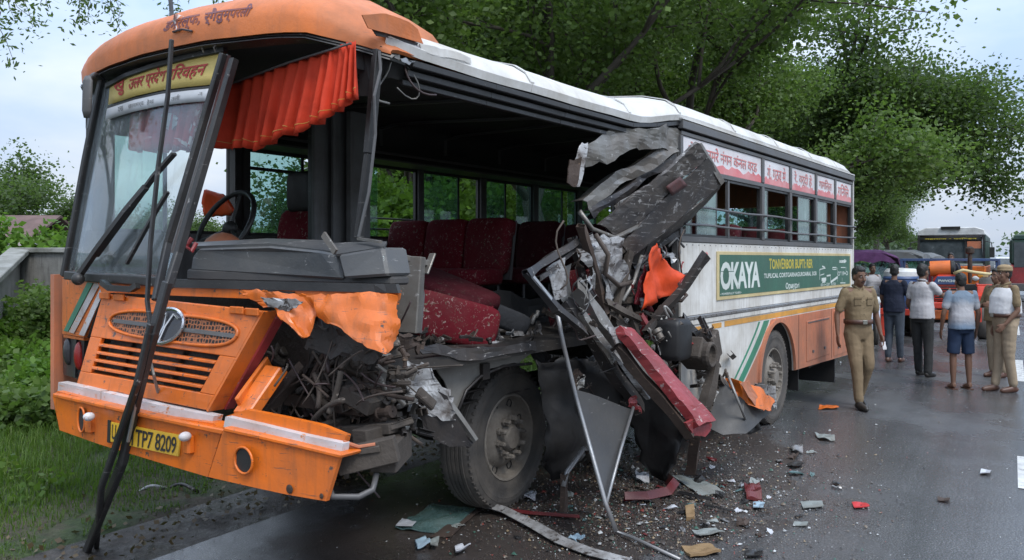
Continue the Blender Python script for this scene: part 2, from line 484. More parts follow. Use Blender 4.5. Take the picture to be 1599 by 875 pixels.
def glass_mat(name, col, dirt, trans=.9, rough=.03, dirtcol=(.45, .5, .5), ds=3.0, streaks=True):
    # sheet glass: sharp see-through, a reflecting face and a film of dirt
    m, t, b, out = new_mat(name)
    P = N(t, 'ShaderNodeTexCoord').outputs['Object']
    tr = N(t, 'ShaderNodeBsdfTransparent'); tr.inputs['Color'].default_value = (*col, 1)
    gl = N(t, 'ShaderNodeBsdfGlossy'); gl.inputs['Roughness'].default_value = rough; gl.inputs['Color'].default_value = (1, 1, 1, 1)
    lw = N(t, 'ShaderNodeLayerWeight'); lw.inputs['Blend'].default_value = .5
    pw = N(t, 'ShaderNodeMath', operation='POWER'); pw.inputs[1].default_value = 4.0; t.links.new(lw.outputs['Facing'], pw.inputs[0])
    fr = N(t, 'ShaderNodeMath', operation='MULTIPLY_ADD'); fr.inputs[1].default_value = .75; fr.inputs[2].default_value = .035; t.links.new(pw.outputs[0], fr.inputs[0])
    mx = N(t, 'ShaderNodeMixShader'); t.links.new(fr.outputs[0], mx.inputs[0]); t.links.new(tr.outputs[0], mx.inputs[1]); t.links.new(gl.outputs[0], mx.inputs[2])
    b.inputs['Base Color'].default_value = (*dirtcol, 1); b.inputs['Roughness'].default_value = .8
    f = ramp_n(t, noise_n(t, P, ds, 3, .5, dist=.4), [(.34, dirt * .35), (.72, dirt)])
    if streaks:
        f2 = ramp_n(t, noise_n(t, P, 7, 3, .55, stretch=(2.2, 2.2, .3)), [(.55, 0), (.75, dirt * .8)])
        f = mix_n(t, 1.0, f, f2, 'ADD')
    mx2 = N(t, 'ShaderNodeMixShader')
    t.links.new(f, mx2.inputs[0]); t.links.new(mx.outputs[0], mx2.inputs[1]); t.links.new(b.outputs[0], mx2.inputs[2])
    t.links.new(mx2.outputs[0], out.inputs['Surface'])
    return m
M['glass_wind'] = glass_mat('windscreen_glass', (.92, .96, .96), .17, dirtcol=(.42, .47, .50))
M['glass_win'] = glass_mat('green_tint_glass', (.62, .78, .76), .7, dirtcol=(.27, .36, .35))
M['glass_far'] = glass_mat('far_window_glass', (.72, .90, .86), .22, dirtcol=(.30, .42, .38))
M['glass_floor'] = surf('shattered_green_glass', (.045, .10, .10), .2, dirt=.5, dirtcol=(.14, .19, .18), chips=.5, chipcol=(.3, .36, .36), bump=.6, bscale=60)

# ------------------------------------------------------------------ lettering
FONT = None
def text_geo(txt, size=1.0, bold=0.0, shear=0.0, space=1.0):
    cu = bpy.data.curves.new('lettering_tmp', 'FONT')
    cu.body = txt; cu.size = size; cu.offset = bold; cu.shear = shear; cu.space_character = space
    cu.resolution_u = 3; cu.fill_mode = 'FRONT'
    o = bpy.data.objects.new('lettering_tmp', cu); COL.objects.link(o)
    dg = bpy.context.evaluated_depsgraph_get(); dg.update()
    me = bpy.data.meshes.new_from_object(o.evaluated_get(dg))
    vs = [tuple(v.co) for v in me.vertices]; fs = [tuple(p.vertices) for p in me.polygons]
    bpy.data.objects.remove(o); bpy.data.curves.remove(cu); bpy.data.meshes.remove(me)
    return vs, fs
def lettering(name, txt, mat, parent, mapper, bold=.012, shear=0, extra=None, space=1.0):
    """mapper(u,v): u 0..1 across the whole text box, v 0..1 up"""
    vs, fs = text_geo(txt, 1.0, bold, shear, space)
    if extra:
        for e in extra:
            b = len(vs); vs = vs + [(p[0], p[1], 0) for p in e]; fs = fs + [tuple(range(b, b + len(e)))]
    if not vs: return None
    x0 = min(v[0] for v in vs); x1 = max(v[0] for v in vs); y0 = min(v[1] for v in vs); y1 = max(v[1] for v in vs)
    mb = MB(); mb.add([mapper((v[0] - x0) / (x1 - x0), (v[1] - y0) / (y1 - y0)) for v in vs], fs)
    return mb.build(name, mat, parent)
def quad_map(tl, tr, br, bl, fn):
    """bilinear pixel quad -> fn(px,py)"""
    def f(u, v):
        top = (lerp(tl[0], tr[0], u), lerp(tl[1], tr[1], u)); bot = (lerp(bl[0], br[0], u), lerp(bl[1], br[1], u))
        return fn(lerp(bot[0], top[0], v), lerp(bot[1], top[1], v))
    return f
def patch(tl, tr, br, bl, fn, nu=8, nv=4, th=.006, wob=None, dirv=(1, 0, 0)):
    q = quad_map(tl, tr, br, bl, fn); mb = MB(); rows = []
    for j in range(nv + 1):
        r = []
        for i in range(nu + 1):
            p = Vector(q(i / nu, 1 - j / nv))
            if wob: p = p + Vector(wob(i / nu, 1 - j / nv))
            r.append(p)
        rows.append(r)
    return mb.grid(rows, th, dirv)
def loft(top, bot, nu, nv, th, disp=0, seed=0, dirv=None, fscale=3.0, rag=1.0):
    """sheet between two polylines (3-D points), crumpled by noise"""
    def samp(pl, u):
        L = [0]
        for a, b in zip(pl[:-1], pl[1:]): L.append(L[-1] + (Vector(b) - Vector(a)).length)
        d = u * L[-1]
        for i in range(len(pl) - 1):
            if d <= L[i + 1] + 1e-9:
                k = (d - L[i]) / max(1e-9, L[i + 1] - L[i]); return Vector(pl[i]).lerp(Vector(pl[i + 1]), k)
        return Vector(pl[-1])
    rows = []
    for j in range(nv + 1):
        r = []
        for i in range(nu + 1):
            p = samp(top, i / nu).lerp(samp(bot, i / nu), j / nv)
            if disp:
                q = p * fscale + Vector((seed * 7.3, seed * 3.1, 0))
                rg = 1 - 2.4 * abs(noise.noise(q * 1.7 + Vector((3, 3, 3))))
                if disp > .012 and (i in (0, nu) or j in (0, nv)):
                    e_ = disp * .55 * rag; h1 = noise.noise(q * 9 + Vector((i * 1.3, j * 1.7, 0))); h2 = noise.noise(q * 9 + Vector((j * 2.1, 4, i * .9)))
                    p = p + Vector((h1, 0, h2)) * e_
                p = p + Vector((.25, -.5, .2)) * (rg * disp * .35 * (.4 + .6 * rag))
                p = p + Vector((noise.noise(q) , noise.noise(q + Vector((9, 4, 1))), noise.noise(q + Vector((2, 8, 5))))) * disp \
                      + Vector((noise.noise(q * 3.1), noise.noise(q * 3.3 + Vector((5, 5, 5))), 0)) * disp * .4
            r.append(p)
        rows.append(r)
    mb = MB(); return mb.grid(rows, th, dirv)
# ================================================================== SETTING: ground, road
RD = Vector((780.5, 1300, 0)).normalized()          # road direction
RN = Vector((RD.y, -RD.x, 0))                        # to the right of it
R0 = Vector((-2.35, 4.75, 0))                        # a point on the left edge of the asphalt
def road_pt(r, d, z=0.0):
    p = R0 + RD * r + RN * d; return Vector((p.x, p.y, z))
def road_coords(x, y):
    p = Vector((x, y, 0)) - R0; return p.dot(RD), p.dot(RN)

def asphalt():
    m, t, b, out = new_mat('wet_asphalt')
    P = N(t, 'ShaderNodeTexCoord').outputs['Object']
    fine = noise_n(t, P, 95, 3, .75)
    mid = noise_n(t, P, 1.3, 6, .6)
    big = noise_n(t, P, .33, 5, .6)
    c = ramp_n(t, fine, [(.30, (.030, .030, .031)), (.50, (.078, .078, .081)), (.62, (.15, .149, .15)), (.72, (.40, .40, .40))])
    c = mix_n(t, ramp_n(t, mid, [(.4, 0), (.75, .4)]), c, (.030, .029, .030))
    # faint tyre tracks and patches along the road
    mt_ = N(t, 'ShaderNodeMapping'); mt_.vector_type = 'TEXTURE'; mt_.inputs['Rotation'].default_value = (0, 0, math.atan2(1300, 780.5)); t.links.new(P, mt_.inputs['Vector'])
    tr_ = noise_n(t, mt_.outputs[0], 1.6, 5, .6, stretch=(.05, 1.3, 1))
    c = mix_n(t, ramp_n(t, tr_, [(.46, 0), (.62, .55)]), c, (.028, .028, .029))
    ag = noise_n(t, P, 42, 2, .8); c = mix_n(t, ramp_n(t, ag, [(.62, 0), (.70, .6)]), c, (.26, .26, .265))
    # mud and oil soaked in round the wreck (stain with its own shape)
    mp = N(t, 'ShaderNodeMapping'); mp.vector_type = 'TEXTURE'
    mp.inputs['Location'].default_value = (.7, 6.6, 0); mp.inputs['Rotation'].default_value = (0, 0, math.radians(54)); mp.inputs['Scale'].default_value = (5.2, 2.5, 1)
    t.links.new(P, mp.inputs['Vector'])
    ln = N(t, 'ShaderNodeVectorMath', operation='LENGTH'); t.links.new(mp.outputs[0], ln.inputs[0])
    ad = N(t, 'ShaderNodeMath', operation='ADD'); t.links.new(ln.outputs['Value'], ad.inputs[0])
    ms = N(t, 'ShaderNodeMath', operation='MULTIPLY'); ms.inputs[1].default_value = .9; t.links.new(noise_n(t, P, .9, 5, .6), ms.inputs[0]); t.links.new(ms.outputs[0], ad.inputs[1])
    stain = ramp_n(t, ad.outputs[0], [(.95, 1), (1.5, 0)])
    c2 = ramp_n(t, noise_n(t, P, 30, 5, .75), [(.3, (.020, .015, .013)), (.6, (.050, .037, .030)), (.76, (.12, .095, .078))])
    sm = N(t, 'ShaderNodeMath', operation='MULTIPLY'); t.links.new(stain, sm.inputs[0]); sm.inputs[1].default_value = .8
    c = mix_n(t, sm.outputs[0], c, c2)
    t.links.new(c, b.inputs['Base Color'])
    # wetness: puddled film where the noise is low
    r = ramp_n(t, noise_n(t, P, .75, 5, .6, stretch=(1, .6, 1)), [(.36, .07), (.49, .20), (.62, .40)])
    rr = N(t, 'ShaderNodeMath', operation='ADD'); t.links.new(r, rr.inputs[0])
    r3 = N(t, 'ShaderNodeMath', operation='MULTIPLY'); r3.inputs[1].default_value = .12; t.links.new(stain, r3.inputs[0]); t.links.new(r3.outputs[0], rr.inputs[1])
    t.links.new(rr.outputs[0], b.inputs['Roughness'])
    b.inputs['Specular IOR Level'].default_value = .5
    bp = N(t, 'ShaderNodeBump'); bp.inputs['Strength'].default_value = .22; bp.inputs['Distance'].default_value = .012
    t.links.new(noise_n(t, P, 60, 4, .7), bp.inputs['Height'])
    b2 = N(t, 'ShaderNodeBump'); b2.inputs['Strength'].default_value = .12; b2.inputs['Distance'].default_value = .03
    t.links.new(noise_n(t, P, 2.2, 3), b2.inputs['Height']); t.links.new(b2.outputs[0], bp.inputs['Normal'])
    t.links.new(bp.outputs[0], b.inputs['Normal'])
    return m
def soil():
    m, t, b, out = new_mat('muddy_soil')
    P = N(t, 'ShaderNodeTexCoord').outputs['Object']
    c = ramp_n(t, noise_n(t, P, 9, 8, .7), [(.3, (.030, .024, .017)), (.55, (.075, .060, .042)), (.75, (.13, .115, .09))])
    g = ramp_n(t, noise_n(t, P, 1.6, 6, .65), [(.42, 0), (.56, .9)])
    c = mix_n(t, g, c, ramp_n(t, noise_n(t, P, 25, 4), [(.3, (.018, .038, .010)), (.7, (.05, .085, .022))]))
    t.links.new(c, b.inputs['Base Color']); b.inputs['Roughness'].default_value = .85
    bp = N(t, 'ShaderNodeBump'); bp.inputs['Strength'].default_value = .8; bp.inputs['Distance'].default_value = .04
    t.links.new(noise_n(t, P, 22, 6, .7), bp.inputs['Height']); t.links.new(bp.outputs[0], b.inputs['Normal'])
    return m
def shoulder_mat():
    m, t, b, out = new_mat('wet_muddy_shoulder')
    P = N(t, 'ShaderNodeTexCoord').outputs['Object']
    c = ramp_n(t, noise_n(t, P, 14, 8, .72), [(.3, (.022, .018, .016)), (.55, (.062, .052, .045)), (.72, (.12, .11, .10)), (.82, (.2, .19, .18))])
    t.links.new(c, b.inputs['Base Color'])
    t.links.new(ramp_n(t, noise_n(t, P, 2.2, 4), [(.4, .22), (.6, .7)]), b.inputs['Roughness'])
    bp = N(t, 'ShaderNodeBump'); bp.inputs['Strength'].default_value = .7; bp.inputs['Distance'].default_value = .03
    t.links.new(noise_n(t, P, 35, 6, .7), bp.inputs['Height']); t.links.new(bp.outputs[0], b.inputs['Normal'])
    return m
M['asphalt'] = asphalt(); M['soil'] = soil(); M['shoulder'] = shoulder_mat()
M['paint_line'] = surf('worn_road_paint', (.66, .66, .64), .5, dirt=.5, dirtcol=(.2, .2, .2), chips=.6, chipcol=(.07, .07, .07), scale=6)

def verge_h(x, y):
    r, d = road_coords(x, y)
    a = -d - .5
    if a <= 0: return -.012
    h = .02 + smooth01(a / 3.5) * .22 - smooth01((a - 1.0) / 5) * .1
    return h + noise.noise(Vector((x * .55, y * .55, 0))) * .06 * smooth01(a) + noise.noise(Vector((x * 2.1, y * 2.1, 3))) * .02 * smooth01(a * 2)
# ground sheet reaching the horizon
mb = MB(); mb.add([(-1500, -400, -.03), (1500, -400, -.03), (1500, 2200, -.03), (-1500, 2200, -.03)], [(0, 1, 2, 3)])
tag(mb.build('ground', M['soil']), kind='structure')
# verge left of the road, gently uneven
rows = []
for i in range(0, 121):
    r = -12 + i * .62 * (1 + i / 90)
    row = []
    for j in range(0, 46):
        d = -.35 - (j * .16) * (1 + j / 16)
        p = road_pt(r, d); row.append((p.x, p.y, verge_h(p.x, p.y) if 0 < j < 45 else -.02))
    rows.append(row)
mb = MB(); mb.grid(rows)
tag(mb.build('verge', M['soil'], smooth=True), kind='structure')
# muddy shoulder with a ragged edge
rows = []
for i in range(0, 240):
    r = -8 + i * .35; nn = noise.noise(Vector((r * .8, 0, 0))) * .25 + noise.noise(Vector((r * 3.1, 5, 0))) * .08
    rows.append([road_pt(r, -.75 + nn, -.008), road_pt(r, -.4 + nn * .5, .012 + .01 * noise.noise(Vector((r, 2, 2)))), road_pt(r, .02, .008), road_pt(r, .25, -.004)])
mb = MB(); mb.grid(rows); tag(mb.build('muddy_shoulder', M['shoulder'], smooth=True), kind='structure')
mb = MB(); rows = []
for i in range(0, 400):
    r = -10 + i * 4.0
    if r < 60: pass
    rows.append([road_pt(r, 0 + .07 * noise.noise(Vector((r * .9, 1, 1))), 0), road_pt(r, 5, .0), road_pt(r, 9.8, 0)])
mb.grid(rows); tag(mb.build('road', M['asphalt']), kind='structure')
k = 0
for (r0, r1) in [(-5.6, -2.7), (4.55, 5.75), (11.0, 13.9), (19.3, 22.2), (27.6, 30.5), (35.9, 38.8), (44.2, 47.1)]:
    mb = MB(); mb.add([road_pt(r0, 4.50, .005), road_pt(r0, 4.62, .005), road_pt(r1, 4.62, .005), road_pt(r1, 4.50, .005)], [(0, 1, 2, 3)])
    tag(mb.build('lane_marking', M['paint_line']), kind='structure')
# faint worn edge line
mb = MB(); mb.add([road_pt(9.5, .95, .004), road_pt(9.5, 1.03, .004), road_pt(70, 1.03, .004), road_pt(70, .95, .004)], [(0, 1, 2, 3)])
tag(mb.build('edge_marking', M['shoulder']), kind='structure')

# ================================================================== foliage
def leaf_mat(name, c1, c2, c3, trans=.48):
    m, t, b, out = new_mat(name)
    g = N(t, 'ShaderNodeNewGeometry')
    P = N(t, 'ShaderNodeTexCoord').outputs['Object']
    c = ramp_n(t, g.outputs['Random Per Island'], [(.0, c1), (.5, c2), (1, c3)])
    c = mix_n(t, ramp_n(t, noise_n(t, P, .45, 3), [(.38, 0), (.65, .6)]), c, c1)
    t.links.new(c, b.inputs['Base Color']); b.inputs['Roughness'].default_value = .5; b.inputs['Specular IOR Level'].default_value = .35
    tl = N(t, 'ShaderNodeBsdfTranslucent'); cc = mix_n(t, .5, c, (.14, .26, .02)); t.links.new(cc, tl.inputs['Color'])
    mx = N(t, 'ShaderNodeMixShader'); mx.inputs[0].default_value = trans
    t.links.new(b.outputs[0], mx.inputs[1]); t.links.new(tl.outputs[0], mx.inputs[2]); t.links.new(mx.outputs[0], out.inputs['Surface'])
    return m
M['leaf'] = leaf_mat('tree_leaves', (.075, .130, .034), (.125, .195, .052), (.195, .275, .08))
M['leaf_dark'] = leaf_mat('dark_tree_leaves', (.050, .085, .030), (.085, .130, .045), (.13, .185, .06))
M['leaf_bright'] = leaf_mat('bright_shrub_leaves', (.07, .15, .02), (.12, .24, .03), (.17, .31, .045))
M['leaf_hazed'] = leaf_mat('haze_painted_leaves', (.085, .12, .085), (.11, .15, .10), (.14, .18, .12))  # distance haze painted into the leaf colour: paler, greyer greens
M['grass'] = leaf_mat('grass_blades', (.05, .105, .014), (.095, .18, .026), (.19, .25, .06))
M['bark'] = surf('bark', (.075, .062, .050), .9, dirt=.5, dirtcol=(.04, .035, .03), bump=.9, bscale=18)

def leaves(points, n_per, spread, size, rng, squash=.7, aspect=.36, down=.0):
    """numpy leaf quads (diamonds folded along the midrib) round the given points"""
    P = np.repeat(np.array(points), n_per, axis=0)
    n = len(P)
    off = rng.normal(0, 1, (n, 3)) * spread; off[:, 2] *= squash
    P = P + off
    d = rng.normal(0, 1, (n, 3)); d[:, 2] = d[:, 2] * .6 - down
    d /= np.linalg.norm(d, axis=1, keepdims=True)
    u = rng.normal(0, 1, (n, 3)); u -= d * (u * d).sum(1, keepdims=True); u /= np.linalg.norm(u, axis=1, keepdims=True)
    s = size * rng.uniform(.55, 1.25, (n, 1))
    V = np.stack([P, P + d * s * .5 + u * s * aspect, P + d * s, P + d * s * .5 - u * s * aspect], 1).reshape(-1, 3)
    F = np.arange(4 * n).reshape(n, 4)
    return V, F

def make_tree(name, loc, H, R, seed, leafsize=.14, n_per=34, clusters=900, trunk_r=.22, mat='leaf', base=.28, spread=.34,
              lean=(0, 0), extra_limbs=(), label=None, cat='tree', group=None, squash=1.0, nlimbs=8, gap=0.0):
    rnd = random.Random(seed); rng = np.random.default_rng(seed)
    root = empty(name, loc, 0, label, cat, group)
    tb = MB(); tips = []
    def branch(p, d, L, r, depth, mx):
        n = 5; pts = [Vector(p)]; q = Vector(p); dd = Vector(d).normalized()
        for i in range(n):
            dd = (dd + Vector((rnd.gauss(0, .16), rnd.gauss(0, .16), rnd.gauss(.03, .10)))).normalized()
            q = q + dd * (L / n); pts.append(q)
        tb.tube(pts, [lerp(r, r * .45, i / n) for i in range(n + 1)], 7 if depth < 2 else 4)
        if depth >= 1:
            for a in pts[2:]: tips.append(tuple(a))
        if depth >= mx: return
        for k in range(rnd.randint(3, 4) if depth else rnd.randint(3, 5)):
            i = rnd.randint(2, n); a = pts[i]
            nd = (dd + Vector((rnd.gauss(0, .75), rnd.gauss(0, .75), rnd.gauss(.12, .4)))).normalized()
            branch(a, nd, L * rnd.uniform(.5, .75), r * .5, depth + 1, mx)
    th = H * base * 1.25
    pts = []; q = Vector((0, 0, -.1))
    for i in range(7):
        q = Vector((lean[0] * (i / 6) ** 1.3 + rnd.gauss(0, .05) * i / 2, lean[1] * (i / 6) ** 1.3 + rnd.gauss(0, .05) * i / 2, -.1 + th * i / 6)); pts.append(q)
    tb.tube(pts, [trunk_r * lerp(1.25, .72, (i / 6) ** .6) for i in range(7)], 10)
    top = pts[-1]
    for k in range(nlimbs):
        a = 2 * math.pi * (k + rnd.random() * .6) / nlimbs; el = rnd.uniform(.25, 1.1)
        d = Vector((math.cos(a) * math.cos(el), math.sin(a) * math.cos(el), math.sin(el) * squash))
        L = min(R * rnd.uniform(.45, .62), (H - th) * .75)
        branch(pts[rnd.randint(4, 6)], d, L, trunk_r * .36, 0, 2)
    branch(top, (0, 0, 1), (H - th) * .5, trunk_r * .5, 0, 2)
    for (a, bnd, r) in extra_limbs:
        a, bnd = Vector(a), Vector(bnd); pp = [a.lerp(bnd, i / 6) + Vector((rnd.gauss(0, .15), rnd.gauss(0, .15), math.sin(i / 6 * math.pi) * .5)) for i in range(7)]
        tb.tube(pp, [lerp(r, r * .3, i / 6) for i in range(7)], 6)
        for i in range(2, 7):
            for _ in range(2):
                d = Vector((rnd.gauss(0, 1), rnd.gauss(0, 1), rnd.gauss(0, .6))).normalized()
                branch(pp[i], d, r * 14, r * .3, 1, 2)
    tb.build('trunk', M['bark'], root, smooth=True)
    tips_a = np.array(tips)
    idx = rng.permutation(len(tips_a))[:clusters]
    V, F = leaves(tips_a[idx], n_per, spread, leafsize, rng)
    keep = rng.random(len(F)) > gap
    np_mesh('crown', V, F[keep], M[mat], root)
    return root
def tree_copy(src, loc, rz, s, label, group=None):
    c = copy_tree(src); c.location = loc; c.rotation_euler = (0, 0, rz); c.scale = s if hasattr(s, '__len__') else (s, s, s)
    c['label'] = label
    if group: c['group'] = group
    return c
GT = 'big roadside trees behind the bus'
def tp(px, Y, z=-.05): 
    p = at(px, 404, Y); return (p.x, p.y, z)
tA = make_tree('roadside_tree', tp(840, 15.0), 11.5, 6.6, 11, .115, 82, 1800, .20, label='tall leafy tree behind the torn-open middle of the bus', group=GT, base=.30, spread=.36)
tB = make_tree('roadside_tree', tp(1085, 20.5), 12.5, 6.6, 5, .125, 82, 2000, .23, label='broad tree arching over the rear roof of the bus', group=GT, base=.30, spread=.38)
tC = make_tree('roadside_tree', tp(1265, 28), 12, 5.6, 8, .135, 95, 1500, .26, mat='leaf_dark', label='dark tree with a long branch reaching right over the road against the sky', group=GT,
               base=.28, spread=.5, extra_limbs=[((0, 0, 5.2), (6.2, -1.5, 5.6), .12), ((1, 0, 5.6), (4.2, -.5, 6.6), .10), ((0, 0, 5.0), (4.6, -1.5, 5.0), .1)])
tree_copy(tB, tp(640, 21), 2.0, (.85, .85, .9), 'leafy tree rising behind the front of the white bus roof', GT)
tree_copy(tA, tp(960, 27), 1.0, 1.15, 'second tree behind the tall one, showing between its branches', GT)
tree_copy(tC, tp(1305, 42), 2.6, (.8, .8, .85), 'rounded dark tree behind the auto rickshaws', GT)
tree_copy(tB, tp(1180, 36), 4.0, 1.1, 'tree filling the gap behind the rear end of the bus', GT)
tree_copy(tA, tp(1368, 58), 3.4, (1.1, 1.1, 1.12), 'tree behind the orange passenger bus, reaching out beyond its right side', GT)
tree_copy(tC, tp(1385, 85), 1.4, (.85, .85, 1.0), 'small looking dark tree farthest along the left side of the road', GT)
tD = make_tree('field_tree', tp(60, 37), 5.6, 4.6, 21, .15, 70, 800, .2, mat='leaf_dark', label='dark rounded tree behind the grey wall at the left', group='trees across the field at the left', base=.2, spread=.42); tD.scale = (.92, .92, .78)
GF = 'trees across the field at the left'
for i, (px, Y, s, rz, lb) in enumerate([(-45, 33, 1.0, 1, 'tallest field tree at the left edge of the picture'), (190, 44, .72, 2.2, 'field tree seen through the left part of the windscreen'),
        (285, 39, .72, 3.1, 'field tree seen through the middle of the windscreen'), (352, 36, .6, 4.4, 'low field tree seen beside the steering wheel'), (430, 33, .55, .4, 'field tree seen through the window beside the driver seat'),
        (500, 31, .6, 5.0, 'field tree seen behind the grey partition of the driver cab'), (590, 26, .95, 5.6, 'field tree seen through the windows behind the red seats'), (700, 25, .9, 1.7, 'field tree seen through the middle far windows of the bus'), (800, 30, 1.0, 2.7, 'field tree seen through the far windows next to the wreckage')]):
    tree_copy(tD, tp(px, Y), rz, s, lb, GF)
# bright shrub behind the wall
rng = np.random.default_rng(3)
def shrub(name, loc, R, H, n, size, mat, seed, label, cat='shrub', stems=7, group=None):
    rnd = random.Random(seed); rng = np.random.default_rng(seed); root = empty(name, loc, 0, label, cat, group)
    tb = MB(); tips = []
    for k in range(stems):
        a = rnd.random() * 6.28; e = Vector((math.cos(a) * R * rnd.uniform(.3, .95), math.sin(a) * R * rnd.uniform(.3, .95), H * rnd.uniform(.65, 1)))
        pp = [Vector((0, 0, 0)).lerp(e, i / 5) + Vector((0, 0, math.sin(i / 5 * 3.14) * .1 * H)) for i in range(6)]
        tb.tube(pp, [.02 * (1 - i / 7) for i in range(6)], 4)
        for i in range(1, 6):
            for _ in range(3): tips.append(tuple(pp[i] + Vector((rnd.gauss(0, .13), rnd.gauss(0, .13), rnd.gauss(0, .1))) * R))
    tb.build('stem', M['bark'], root); V, F = leaves(tips, n, .11 * R + .05, size, rng, aspect=.36)
    np_mesh('foliage', V, F, M[mat], root); return root
shrub('shrub', tp(80, 17.5), 1.1, 2.3, 45, .17, 'leaf_bright', 4, 'bright green shrub behind the wall beside the brown roofed shed', stems=12)
shrub('shrub', tp(112, 17.0), .9, 1.6, 40, .15, 'leaf_bright', 14, 'low bright green bush close to the bus corner behind the wall', stems=9)
shrub('shrub', tp(112, 18.0), 1.3, 2.0, 40, .16, 'leaf', 24, 'green bush showing between the wall and the bus front', stems=9)

for i, (px, Y, R, H, lb) in enumerate([(612, 15.5, 1.5, 3.3, 'bright tall shrub seen through the first window behind the red seats'), (690, 16.5, 1.5, 3.2, 'bright shrub seen through the second far window of the bus'), (765, 18, 1.7, 3.4, 'bright shrub seen through the far windows above the middle seats'),
                                       (850, 19, 1.8, 3.5, 'bright shrub seen through the far windows left of the wreckage'), (925, 21, 1.8, 3.6, 'bright shrub hidden partly by the hanging girder')]):
    shrub('tall_shrub', tp(px, Y), R, H, 42, .15, 'leaf_bright', 60 + i, lb, stems=16, group='tall shrubs behind the bus')  # the brighter leaf colour stands in for sunlight on this foliage
# near tree whose hanging twigs show at the top left
tE = make_tree('overhanging_tree', (-9.6, 7.0, 0), 9.5, 3.6, 33, .09, 40, 500, .25, mat='leaf_dark', label='tree out at the left whose twigs hang into the top left corner', base=.34, spread=.22)
tE['label'] = 'tree whose dark twigs hang into the sky above the bus front'
rnd = random.Random(9); tb = MB(); tips = []
for (px, py, ex, ey, Y) in [(-40, -60, 30, 40, 6.5), (-30, -20, 18, 92, 6.3), (-40, -80, 62, 45, 6.6), (120, -60, 128, 45, 7.2), (110, -70, 142, 30, 7.0), (150, -80, 178, 22, 7.1), (160, -90, 184, 42, 7.3),
                            (230, -80, 268, 18, 7.6), (170, -60, 168, 8, 7.2), (60, -60, 75, 4, 7), (330, -70, 345, 8, 7.9), (300, -80, 272, 5, 7.6), (-50, -30, 45, 30, 6.4), (80, -80, 135, 12, 7)]:
    a = at(px, py, Y + .5); bnd = at(ex, ey, Y)
    pp = [a.lerp(bnd, i / 7) + Vector((rnd.gauss(0, .02), rnd.gauss(0, .03), math.sin(i / 7 * 3.14) * .12)) for i in range(8)]
    tb.tube(pp, [.008 * (1 - i / 9) for i in range(8)], 4)
    for i in range(3, 8): tips.append(tuple(Vector(pp[i]) - Vector(tE.location)))
    st = a + Vector((-.6, .5, 1.4)); tb.tube([st, a.lerp(st, .5) + Vector((0, 0, .1)), a], [.02, .014, .008], 4)
    far = Vector((-8.6, 7.2, 5.8)); tb.tube([far, far.lerp(st, .5) + Vector((0, 0, .6)), st], [.05, .03, .02], 5)
o = tb.build('hanging_branch', M['bark'], tE, smooth=True); o.matrix_parent_inverse = Matrix.Translation(-Vector(tE.location))
V, F = leaves(tips, 22, .055, .055, np.random.default_rng(2), squash=1, aspect=.2, down=.5)
np_mesh('hanging_leaves', V, F, M['leaf_dark'], tE)

# far wooded horizon (a mass)
def belt(p0, p1, h, n, size, seed):
    rng = np.random.default_rng(seed); u = rng.random(n); p0 = np.array(p0); p1 = np.array(p1)
    hh = h * (.7 + .3 * np.array([noise.noise(Vector((x * 22, seed, 0))) for x in u]) + .12 * np.array([noise.noise(Vector((x * 90, seed, 0))) for x in u]))
    z = hh * np.sqrt(rng.random(n))
    P = p0 + (p1 - p0) * u[:, None]; P = np.concatenate([P, z[:, None]], 1)
    P[:, :2] += rng.normal(0, h * .35, (n, 2))
    return leaves(P, 1, .3, size, rng, aspect=.5)
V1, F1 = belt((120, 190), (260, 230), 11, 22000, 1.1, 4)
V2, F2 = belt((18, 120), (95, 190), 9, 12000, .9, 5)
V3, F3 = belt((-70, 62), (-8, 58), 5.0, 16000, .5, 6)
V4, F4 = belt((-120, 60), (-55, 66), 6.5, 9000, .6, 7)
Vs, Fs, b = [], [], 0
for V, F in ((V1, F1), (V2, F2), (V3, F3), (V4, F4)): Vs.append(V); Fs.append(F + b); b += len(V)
tag(np_mesh('distant_woods', np.concatenate(Vs), np.concatenate(Fs), M['leaf_hazed']), 'line of distant woods along the horizon with haze painted into its leaves', 'woods', kind='stuff')

# ================================================================== grass and weeds
rng = np.random.default_rng(12)
def blades(n, rmin, rmax, dmin, dmax, hmin, hmax, wd, rng, dens=None):
    r = rng.uniform(rmin, rmax, n); d = -rng.uniform(dmin, dmax, n)
    x = R0.x + RD.x * r + RN.x * d; y = R0.y + RD.y * r + RN.y * d
    keep = np.ones(n, bool); z = np.empty(n)
    for i in range(n):
        z[i] = verge_h(x[i], y[i])
        nn = noise.noise(Vector((x[i] * 1.1, y[i] * 1.1, 7))) + .5 * noise.noise(Vector((x[i] * 4, y[i] * 4, 2)))
        if nn < (-.38 + .9 * max(0, 1.15 + d[i])): keep[i] = False
    x, y, z, d = x[keep], y[keep], z[keep], d[keep]; n = len(x)
    h = rng.uniform(hmin, hmax, n) * np.clip((-d - .3) / 1.6, .35, 1)
    a = rng.random(n) * 6.28; ld = np.stack([np.cos(a), np.sin(a), np.zeros(n)], 1); sd = np.stack([-np.sin(a), np.cos(a), np.zeros(n)], 1)
    B = np.stack([x, y, z - .01], 1); lean = rng.uniform(.15, .9, (n, 1)); hh = h[:, None]; up = np.array([[0, 0, 1.0]])
    w_ = wd * rng.uniform(.6, 1.3, (n, 1))
    V = np.stack([B - sd * w_, B + sd * w_, B + up * hh * .62 + ld * hh * lean * .35 + sd * w_ * .8, B + up * hh * .62 + ld * hh * lean * .35 - sd * w_ * .8,
                  B + up * hh * (1 - lean * .25) + ld * hh * lean], 1).reshape(-1, 3)
    i = np.arange(n)[:, None] * 5
    F = np.concatenate([i + np.array([[0, 1, 2, 3]]), i + np.array([[3, 2, 4, 4]])], 0)
    return V, F
